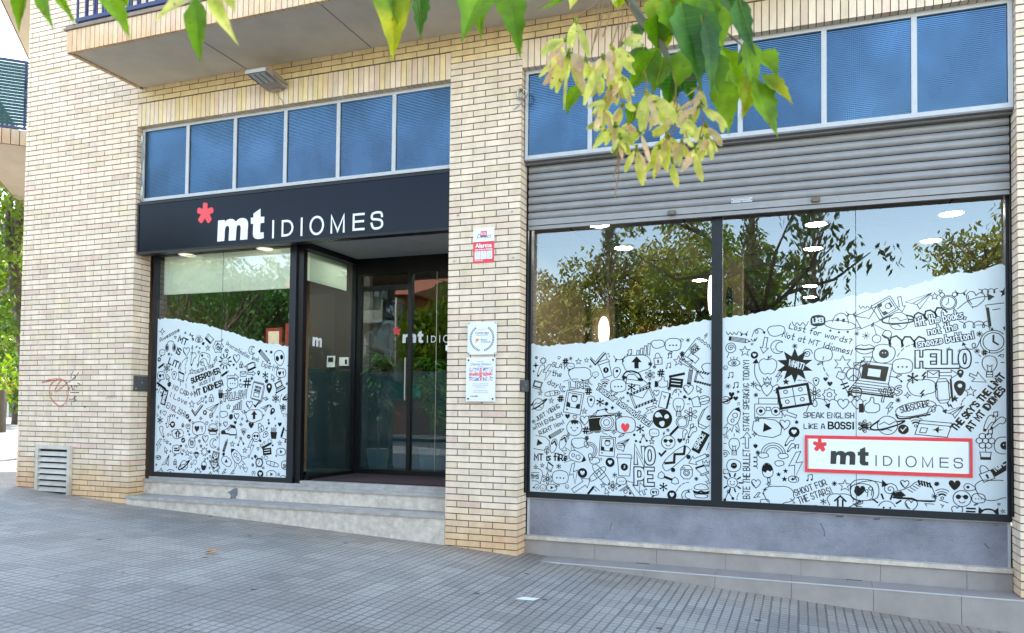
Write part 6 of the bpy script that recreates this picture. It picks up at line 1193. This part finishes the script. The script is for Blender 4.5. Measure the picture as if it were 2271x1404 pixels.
# twig that enters the frame
b = MB(); tw = [hd(*Q(600, -160), 1.62), hd(*Q(690, 0), 1.6), hd(*Q(745, 90), 1.6), hd(*Q(800, 180), 1.58), hd(*Q(900, 270), 1.56), hd(*Q(985, 470), 1.54), hd(*Q(1060, 560), 1.52), hd(*Q(1190, 560), 1.5), hd(*Q(1200, 740), 1.5)]
b.tube([Vector((3.2, -5.6, 3.5)), Vector((3.1, -5.5, 2.6))] + tw, [.014, .012] + [.0095, .0092, .009, .0095, .0075, .006, .0045, .0035, .003], 0, 7)
b.tube([hd(*Q(800, 180), 1.58), hd(*Q(880, 250), 1.56), hd(*Q(960, 250), 1.55), hd(*Q(1100, 200), 1.55), hd(*Q(1380, 235), 1.5), hd(*Q(1500, 330), 1.5)], [.004, .003, .0025, .002, .002, .0015], 0, 5)
for px in (40, 250, 480, 900, 1060, 1150): b.tube([hd(px, -170, 1.5), hd(px + 10, -20, 1.45)], .003, 0, 5)
b.tube([hd(-60, -220, 1.5), hd(500, -190, 1.5), hd(1000, -180, 1.5), hd(1400, -90, 1.6)], .008, 0, 6)
b.build('hanging_twig', M['twig'], MT, True)
b = MB()
for x0, y0, x1, y1 in ((530, -60, 300, 130), (470, -60, 420, 380), (545, 20, 500, 260), (610, 40, 570, 300), (690, 20, 620, 330), (640, 60, 590, 420), (500, 0, 440, 300), (560, 300, 530, 640), (600, 420, 600, 700), (790, 500, 800, 650), (985, 470, 1010, 740), (1010, 560, 1000, 930), (600, 1060, 575, 1250), (600, 1060, 585, 1400), (590, 1070, 610, 1200), (810, 640, 700, 660), (980, 930, 960, 960), (1200, 740, 1180, 1000)):
    A, C_ = hd(*Q(x0, y0), 1.5), hd(*Q(x1, y1), 1.46); mid = (A + C_) / 2 + CR * .006; b.tube([A, mid, C_], .0013, 0, 4)
b.build('seed_stalks', material('reddish_stalk', (.30, .16, .08), .8), MT)
LV = [  # base, tip, width (px), depth, material, seed
 (Q(960, -60), Q(1090, 300), 90, 1.52, 'leafA'), (Q(1150, -60), Q(1240, 330), 80, 1.5, 'leafA'), (Q(900, 100), Q(870, 380), 60, 1.54, 'leafA'), (Q(1080, 350), Q(1010, 640), 60, 1.5, 'leafA'), (Q(1250, 350), Q(1330, 700), 56, 1.46, 'leafA'), (Q(800, 330), Q(700, 520), 44, 1.56, 'leafB'),
 ((52, -35), (43, 73), 36, 1.15, 'leafA'), ((95, -45), (117, 68), 36, 1.15, 'leafA'), ((118, -40), (166, 60), 22, 1.15, 'leafA'), ((215, -45), (287, 90), 44, 1.2, 'leafA'), ((262, -30), (285, 20), 26, 1.2, 'leafA'), ((428, -5), (452, 142), 50, 1.2, 'leafA'),
 ((445, -35), (342, 52), 48, 1.0, 'seed'), ((466, -30), (530, 106), 34, 1.0, 'seed'), ((500, -40), (518, 32), 40, 1.0, 'seed'),
 ((868, -75), (862, 137), 82, 1.25, 'leafY'), ((885, -60), (880, 60), 70, 1.27, 'leafA'), ((925, -40), (937, 92), 38, 1.3, 'leafB'), ((1090, -70), (1032, 98), 88, 1.3, 'leafA'), ((1072, -60), (1068, 90), 46, 1.32, 'leafA'), ((1142, -60), (1147, 134), 64, 1.28, 'leafA'), ((1300, -40), (1190, 20), 22, 1.3, 'leafA'),
 (Q(1050, 20), Q(1185, 620), 100, 1.42, 'leafB'), (Q(1195, 110), Q(1290, 700), 44, 1.40, 'leafB'), (Q(1270, -60), Q(1370, 350), 92, 1.5, 'leafA'), (Q(1455, -30), Q(1592, 400), 44, 1.42, 'leafB'), (Q(1480, 60), Q(1530, 285), 34, 1.5, 'leafY'), (Q(1380, -80), Q(1420, 130), 40, 1.46, 'leafB'),
 (Q(910, -90), Q(930, 390), 84, 1.55, 'leafY'), (Q(1040, -100), Q(1010, 150), 70, 1.56, 'leafA'), (Q(890, 340), Q(690, 660), 66, 1.52, 'leafA'), (Q(930, 400), Q(860, 670), 52, 1.5, 'leafA'), (Q(1010, 500), Q(960, 800), 52, 1.56, 'leafB'), (Q(1060, 480), Q(1120, 740), 48, 1.56, 'leafB'),
 (Q(1350, 330), Q(1465, 720), 46, 1.5, 'leafA'), (Q(1310, 560), Q(1400, 960), 56, 1.5, 'leafA'), (Q(1390, 500), Q(1410, 690), 38, 1.53, 'leafA'), (Q(1500, 280), Q(1600, 680), 48, 1.42, 'leafA'), (Q(1590, 560), Q(1742, 985), 60, 1.42, 'leafA'), (Q(1640, 520), Q(1840, 750), 36, 1.42, 'leafY'), (Q(1560, 480), Q(1462, 860), 44, 1.44, 'leafY'), (Q(1590, 370), Q(1750, 545), 46, 1.44, 'leafA'), (Q(1520, 300), Q(1460, 470), 24, 1.46, 'leafB'),
 (Q(330, 590), Q(248, 822), 30, 1.6, 'leafA'), (Q(750, 730), Q(680, 905), 34, 1.6, 'leafA'), (Q(610, 1000), Q(575, 1110), 18, 1.55, 'leafA'), (Q(600, -40), Q(610, 70), 40, 1.6, 'leafY'), (Q(735, 170), Q(760, 290), 34, 1.6, 'leafB'), (Q(560, -30), Q(580, 30), 18, 1.5, 'seed'), (Q(300, -60), Q(275, 75), 20, 1.4, 'seed')]
for i, (a, c, wd, dp, mt) in enumerate(LV):
    b = MB(); A, C_ = hd(a[0], a[1], dp), hd(c[0], c[1], dp - .03 + .06 * R.random()); leaf_mesh(b, A, C_, wd / FPX * dp, Vector((.35 + R.uniform(-.3, .3), -.9, R.uniform(-.1, .35))).normalized(), seed=i, fold=R.uniform(.1, .3), bend=R.uniform(-.1, .14), teeth=mt[0] == 'l', veins=2 if mt[0] == 'l' else 0)
    if mt[0] == 'l': b.tube([A, (A + C_) / 2 + Vector((0, -.001, 0)), C_], [.0014, .001, .0004], 1, 4)
    b.build('leaf' if mt[0] == 'l' else 'seed_wing', [M[mt], M['leafY'], M['vein']], MT, True)
# winged seeds : (cluster centre) -> wings
CLU = [((310, 140), [(255, 330, 46), (400, 400, 52)]), ((250, 270), [(85, 350, 60), (100, 430, 46)]), ((262, 360), [(125, 480, 62), (78, 600, 66), (135, 632, 62), (410, 520, 90), (395, 680, 70), (225, 780, 24), (250, 560, 30)]),
       ((500, 400), [(440, 500, 60), (430, 600, 50), (370, 745, 60), (520, 560, 50)]), ((560, 330), [(620, 520, 70), (690, 470, 60), (545, 480, 55), (730, 530, 50)]), ((620, 310), [(795, 320, 62), (700, 460, 60)]), ((590, 500), [(690, 660, 70), (640, 700, 66), (520, 690, 48), (600, 740, 60), (700, 740, 66)]),
       ((520, 700), [(430, 805, 44), (465, 830, 36)]), ((540, 840), [(382, 910, 62), (445, 925, 40)]), ((590, 880), [(450, 1030, 62), (520, 1030, 46), (575, 1035, 50), (650, 1050, 50), (720, 1030, 60)]), ((640, 740), [(590, 900, 50), (560, 860, 46), (735, 770, 60)]),
       ((810, 650), [(945, 850, 72), (770, 930, 56), (885, 880, 48), (740, 840, 52), (1040, 880, 66), (850, 700, 20)]), ((760, 920), [(835, 1150, 50), (640, 1010, 56), (700, 990, 50)]), ((740, 1040), [(660, 1220, 46), (795, 1285, 60)]),
       ((980, 880), [(850, 940, 60), (940, 930, 40)]), ((960, 950), [(840, 1120, 70), (800, 1220, 54), (860, 1262, 62), (960, 1220, 34), (1080, 1100, 54), (1010, 1140, 30)]), ((990, 1130), [(1035, 1325, 58)]), ((1000, 810), [(1150, 720, 40), (950, 900, 66)]),
       ((1180, 740), [(1040, 900, 92), (1100, 950, 56), (1150, 870, 60), (1290, 850, 62), (1380, 905, 60)]), ((1190, 620), [(1090, 680, 56), (1150, 760, 46), (1240, 760, 34)]), ((1230, 880), [(1335, 1035, 66), (1250, 1010, 40), (1160, 990, 60)]), ((1200, 980), [(1200, 1140, 44), (1235, 1100, 34)]), ((1150, 1050), [(1055, 1215, 50), (1208, 1285, 56), (1130, 1110, 34), (1080, 990, 44)]), ((1320, 850), [(1345, 940, 44)])]
rs = random.Random(21)
for (cx_, cy_) in ((380, 420), (470, 520), (560, 620), (640, 560), (500, 760), (680, 860), (880, 760), (900, 1040), (1060, 1000), (1120, 830), (1010, 700), (620, 960), (1240, 960), (180, 300), (560, 430)):
    CLU.append(((cx_, cy_), [(cx_ + rs.uniform(-75, 75), cy_ + rs.uniform(100, 185), rs.uniform(34, 52)) for _ in range(rs.choice((3, 4, 5)))]))
for ci, (c, ws) in enumerate(CLU):
    b = MB(); dp = 1.47 + rs.uniform(-.06, .06); A = hd(*Q(*c), dp)
    b.tube([A + CU * .004, A - CU * .006], [.004, .002], 1, 6)
    extra = [(x + rs.uniform(-45, 45), y + rs.uniform(-60, 30), wd * rs.uniform(.7, 1)) for (x, y, wd) in ws if rs.random() < .6]
    for wi, (x, y, wd) in enumerate(ws + extra):
        T_ = hd(*Q(x, y), dp + rs.uniform(-.05, .05)); v = T_ - A; nr = Vector((.35 + rs.uniform(-.5, .5), -.9, rs.uniform(-.3, .4))).normalized(); sd_ = v.cross(nr).normalized(); wm = wd / 3.1917 / FPX * dp; pr = [.10, .22, .5, .8, 1, 1, .9, .68, .3]; sgn = rs.choice((-1, 1)); pts = []
        m_ = 2 if (rs.random() < .2) else 0
        for i, k in enumerate(pr):
            t = i / 8; ce = A + v * t + nr * (.05 * v.length * math.sin(t * 3.1)) ; pts.append((ce + sd_ * wm * .5 * k * (1 + .25 * sgn), ce - sd_ * wm * .5 * k * (1 - .25 * sgn)))
        for (p, q_), (p2, q2_) in zip(pts, pts[1:]): b.poly([p, q_, q2_, p2], m_)
        sp_ = A + v * .1; b.tube([sp_ - v * .06, sp_, sp_ + v * .08], [.001, .0032, .001], 1, 5)
    b.build('seed_cluster', [M['seed'], M['leafY'], M['seedp']], MT, True)

# ------------------------------------------------------------------ left background and the far side of the street
def limb(b, P0, d, ln, r, depth, rr, ends):
    P = [Vector(P0)]; d = Vector(d).normalized(); n = 4
    for i in range(n):
        d = (d + Vector((rr.uniform(-.2, .2), rr.uniform(-.2, .2), rr.uniform(-.05, .2)))).normalized(); P.append(P[-1] + d * ln / n)
    b.tube(P, [r * (1 - .4 * i / n) for i in range(n + 1)], 0, 6, caps=False)
    if depth == 0: ends.append(P[-1]); ends.append(P[2]); return
    for _ in range(rr.choice((2, 3))):
        a = rr.uniform(0, 6.28); limb(b, P[-1], d + Vector((math.cos(a), math.sin(a), rr.uniform(-.1, .5))) * .7, ln * rr.uniform(.6, .8), r * .55, depth - 1, rr, ends)
def tree(name, x, y, zb, h, r, lab, seed, mat='treeleaf', cat='tree', grp=None, trunk=None, n=60, size=.23, depth=3, cr=.52, dens=150, vs=.46):
    rr = random.Random(seed); E = empty(name, (x, y, zb), lab, cat, grp); b = MB(); ends = []
    tr = trunk or [(x, y, zb - .1), (x + .05, y, zb + h * .3)]
    b.tube(tr, [r * .09 + .04, r * .07 + .03] if len(tr) == 2 else [(.18 - .1 * i / len(tr)) for i in range(len(tr))], 0, 8)
    for k in range(4):
        a = k * 1.57 + rr.random(); limb(b, tr[-1], (math.cos(a) * .7, math.sin(a) * .7, 1), h * .24, r * .035 + .02, depth - 1, rr, ends)
    b.build('trunk', M['bark'], E, True); c = MB()
    zc = zb + h * cr
    for e in ends:
        cluster(c, e, r * .26, n // 2, size, rr)
    for k in range(dens):
        v = Vector((rr.gauss(0, 1), rr.gauss(0, 1), rr.gauss(0, 1))).normalized() * rr.uniform(.3, 1); cluster(c, (x + v.x * r, y + v.y * r, zc + v.z * h * vs), r * rr.uniform(.18, .32), n, size, rr)
    c.build('crown', M[mat], E); return E
G2 = 'trees across the street'
TH = gz(0)
tree('street_tree', -5.6, -21.7, -.05, 7.3, 1.6, 'olive green tree across the street left of the tall cypress', 31, grp=G2)
tree('street_tree', -1.3, -20.0, -.1, 9.0, 2.7, 'broad olive tree across the street between the two cypresses', 32, grp=G2, n=60)
tree('street_tree', 1.3, -18.5, -.1, 8.2, 1.5, 'slim yellow-green tree across the street next to the right cypress', 33, 'treelit', grp=G2)
tree('street_tree', 8.0, -12.6, -.4, 7.2, 1.9, 'leafy tree across the street reflected at the right edge of the window', 34, grp=G2, size=.17)
tree('street_tree', -9.2, -17.2, .2, 6.2, 1.9, 'bright green tree across the street beside the orange house', 35, 'treelit', grp=G2)
tree('street_tree', -18.5, -14.5, .3, 8, 3.6, 'large dark tree across the street in front of the orange house', 39, grp=G2, size=.24)
tree('street_tree', -12.5, -10.2, .2, 6.5, 2.2, 'dark leafed tree across the street reflected in the left window', 36, 'leafB', grp=G2, size=.16, n=34, dens=90)
tree('street_tree', -3.9, -24.0, -.1, 5.0, 2.6, 'low wide tree in the second row across the street', 37, grp=G2)
tree('street_tree', 1.8, -25.0, -.1, 5.5, 2.8, 'low dark tree in the second row behind the right cypress', 38, grp=G2)
def cypress(x, y, zb, h, r, lab, seed):
    rr = random.Random(seed); E = empty('cypress', (x, y, zb), lab, 'cypress', 'cypresses across the street')
    MB().tube([(x, y, zb - .1), (x, y, zb + h * .9)], [.12, .02], 0, 7).build('trunk', M['bark'], E); c = MB()
    for k in range(int(h * 15)):
        t = rr.random() ** .9; z = zb + .3 + (h - .4) * t; ra = r * (1 - t) ** .45 * min(1, .55 + t * 3); a = rr.uniform(0, 6.28); q = rr.uniform(.35, .85)
        for _ in range(16):
            p = Vector((x + math.cos(a) * ra * q + rr.gauss(0, .09), y + math.sin(a) * ra * q + rr.gauss(0, .09), z + rr.gauss(0, .15))); u = Vector((math.cos(a) * .3 + rr.uniform(-.3, .3), math.sin(a) * .3 + rr.uniform(-.3, .3), 1)).normalized(); w_ = u.cross(Vector((rr.uniform(-1, 1), rr.uniform(-1, 1), .1))).normalized(); s = .17
            c.poly([p, p + u * s * .5 + w_ * s * .2, p + u * s, p + u * s * .5 - w_ * s * .2])
    c.build('crown', M['cypress'], E)
cypress(-2.75, -17.8, -.1, 7.6, .62, 'pointed dark cypress across the street, the shorter one', 41)
cypress(3.55, -13.8, -.3, 9.5, .46, 'narrow tall cypress across the street, the taller one', 42)
cypress(1.9, -15.5, -.2, 8.0, .36, 'slim cypress across the street standing just left of the tallest', 43)
# orange house across the street
H = empty('orange_house', (-18, -24, .2), 'orange and cream house with a clay tile roof across the street', 'house')
hx0, hx1, hy0, hy1, hz = -36, -12.3, -30, -19.7, 6.05
b = MB(); b.box(hx0, hx1, hy0, hy1, -.2, hz); b.build('wall', M['orange'], H)
b = MB(); b.prism([(hx0 - .4, hy1 + .6, hz), (hx0 - .4, hy0 - .5, hz), (hx0 - .4, (hy0 + hy1) / 2, hz + 1.7)], (hx1 - hx0 + .9, 0, 0)); b.build('roof', M['rooftile'], H)
b = MB()
for x in (-13.9, -17.0, -20.2, -24, -27.8):
    b.box(x - 1.2, x + 1.4, hy1 + .001, hy1 + .7, 4.9, 5.9); b.box(x - 1.2, x - .9, hy1 + .001, hy1 + .7, 2.6, 4.9); b.box(x + 1.1, x + 1.4, hy1 + .001, hy1 + .7, 2.6, 4.9); b.box(x - 1.2, x + 1.4, hy1 + .001, hy1 + .9, 2.45, 2.6)
b.build('arcade', M['creamr'], H)
for x in (-13.9, -17.0, -20.2, -24, -27.8):
    Wd = MB().box(x - .5, x + .6, hy1 + .002, hy1 + .05, 3.0, 4.6).build('window', M['creamr'], H); MB().box(x - .42, x + .52, hy1 + .051, hy1 + .06, 3.08, 4.52).build('pane', M['plainpane'], Wd)
    b = MB()
    for i in range(19): b.box(x - 1.18 + i * .14, x - 1.155 + i * .14, hy1 + .85, hy1 + .875, 2.62, 3.5)
    b.box(x - 1.2, x + 1.4, hy1 + .84, hy1 + .88, 3.5, 3.54); b.build('railing', M['alu'], H)
b = MB(); b.box(-15.5, -11.6, hy1 + .001, hy1 + .25, 1.7, 2.35); b.build('shop_band', M['greensign'], H)
rr = random.Random(77); b = MB()
for k in range(420):
    x = rr.uniform(-30, 34); b_h = 3.2 + 1.6 * math.sin(x * .45) + math.sin(x * 1.3); cluster(b, (x, rr.uniform(-31.5, -28), rr.uniform(0, max(1.5, b_h))), 1.0, 26, .42, rr)
tag(b.build('tree_belt', M['treeleaf']), 'distant belt of bushes and trees closing the far side of the street', 'trees', kind='stuff')
tree('street_tree', -15.0, -15.2, .3, 6.5, 2.4, 'round dark tree across the street before the arcade of the orange house', 38, 'leafB', grp=G2, size=.22)
# low buildings and hedge
b = empty('low_house', (10, -34, -.4), 'long low pale house with a tile roof at the end of the street', 'house')
MB().box(-8, 20, -38, -32, -.6, 3.2).build('wall', M['creamr'], b); MB().prism([(-8.4, -31.6, 3.2), (-8.4, -38.4, 3.2), (-8.4, -35, 4.5)], (28.8, 0, 0)).build('roof', M['rooftile'], b)
def hedge(x0, x1, y0, y1, z0, z1, n, lab, seed, mat='treeleaf', size=.16):
    rr = random.Random(seed); b = MB(); b.box(x0 + .1, x1 - .1, y0 + .1, y1 - .1, z0, z1 - .15)
    for _ in range(n):
        p = Vector((rr.uniform(x0, x1), rr.uniform(y0, y1), rr.uniform(z0, z1))); s = size * rr.uniform(.7, 1.3); u = Vector((rr.uniform(-1, 1), rr.uniform(-1, 1), rr.uniform(-.3, 1))).normalized(); w_ = u.orthogonal().normalized(); b.poly([p, p + u * s * .5 + w_ * s * .25, p + u * s, p + u * s * .5 - w_ * s * .25])
    return tag(b.build('hedge', M[mat]), lab, 'hedge')
hedge(-9, 7, -18.6, -17.6, -.3, 1.1, 5000, 'clipped hedge along the far pavement across the street', 51)
# left view down the side street
def along(px, dist): d = ray(px, 900); d.z = 0; d.normalize(); return Vector((CC.x, CC.y, 0)) + d * dist
a = along(18, 52); hz0 = gz(a.x)
hedge(a.x - 9, a.x + 5, a.y - 1, a.y + 4, hz0, hz0 + 1.25, 5200, 'low green hedge beyond the sunlit road at far left', 52, 'sideleaf', .3)
b = MB(); d_ = (along(60, 50.5) - along(-30, 50.5)); b.obox(along(-40, 50.3) + Vector((0, 0, hz0 - .3)), d_ * 1.3, (.2, .25, 0), (0, 0, .42)); tag(b.build('kerb', M['kerb']), kind='structure')
a = along(17.5, 44); zs = gz(a.x); E = empty('no_entry_sign', (a.x, a.y, zs), 'small round red no-entry sign on a post at far left', 'road sign')
dv = (Vector((CC.x, CC.y, 0)) - Vector((a.x, a.y, 0))).normalized(); sv = Vector((-dv.y, dv.x, 0)); zc = CC.z + (905 - 870) / FPX * 44
MB().tube([(a.x, a.y, zs), (a.x, a.y, zc + .35)], .035, 0, 8).build('post', M['alu'], E)
MB().prism([Vector((a.x, a.y, zc)) + dv * .05 + sv * .32 * math.cos(k * .314) + Vector((0, 0, .32 * math.sin(k * .314))) for k in range(20)], dv * .02).build('disc', M['red'], E)
MB().obox(Vector((a.x, a.y, zc - .05)) + dv * .071 - sv * .2, sv * .4, Vector((0, 0, .1)), dv * .006).build('bar', M['white'], E)
# street lamp post left edge
a = along(5, 40); E = empty('street_lamp', (a.x, a.y, gz(a.x)), 'thin grey street lamp post at the far left edge', 'street lamp'); MB().tube([(a.x, a.y, gz(a.x)), (a.x, a.y, 5.5), (a.x + .6, a.y, 5.9)], .06, 0, 8).build('post', M['alu'], E); MB().box(a.x + .5, a.x + 1.1, a.y - .12, a.y + .12, 5.85, 5.95).build('lamp_head', M['lampbody'], E)
# leaning tree with forked branches
def lp(px, py, dist):
    d = ray(px, py); t = dist / math.hypot(d.x, d.y); return CC + d * t
E = empty('side_street_tree', lp(52, 900, 17), 'dark forked tree leaning beside the left corner with bright green leaves', 'tree'); b = MB()
base = lp(68, 905, 17); base.z = gz(base.x)
b.tube([base, lp(62, 800, 17), lp(52, 730, 17), lp(38, 660, 17), lp(30, 600, 17)], [.17, .15, .14, .12, .10], 0, 8)
for pts in ([(30, 600), (36, 560), (42, 520), (50, 480), (54, 440), (58, 380)], [(30, 600), (22, 560), (10, 520), (-5, 480)], [(30, 600), (33, 540), (30, 500), (24, 460), (28, 410)], [(38, 660), (20, 640), (0, 655)], [(36, 560), (44, 500), (60, 470)], [(22, 560), (16, 500), (20, 440)], [(52, 730), (45, 690), (36, 680), (26, 686)], [(42, 520), (38, 480), (40, 430)]):
    b.tube([lp(x, y, 17 + .3 * k) for k, (x, y) in enumerate(pts)], [.07 - .05 * k / len(pts) for k in range(len(pts))], 0, 6)
b.build('trunk', M['bark'], E, True)
rr = random.Random(61); c = MB()
for k in range(150):
    px, py = rr.uniform(-90, 66), rr.uniform(300, 850)
    if 560 < py < 800 and rr.random() < .35: continue
    cluster(c, lp(px, py, rr.uniform(15.5, 20)), rr.uniform(.25, .6), 36, .13, rr, squash=.45)
c.build('crown', M['sideleaf'], E)
for i, (px, ds, h, r, lab) in enumerate(((-10, 30, 9, 3.0, 'bright backlit tree further down the side street'), (45, 38, 8, 3.0, 'dense green tree behind the leaning one at far left'), (10, 62, 13, 5, 'large pale green tree at the end of the side street'), (60, 60, 12, 5, 'large tree beyond the hedge next to the wall edge'), (-70, 60, 12, 5, 'large tree beyond the hedge outside the left edge'))):
    a = along(px, ds); tree('side_street_tree', a.x, a.y, gz(a.x), h, r, lab, 70 + i, 'sideleaf', grp='trees down the side street', n=46, size=.26 if ds < 50 else .4)
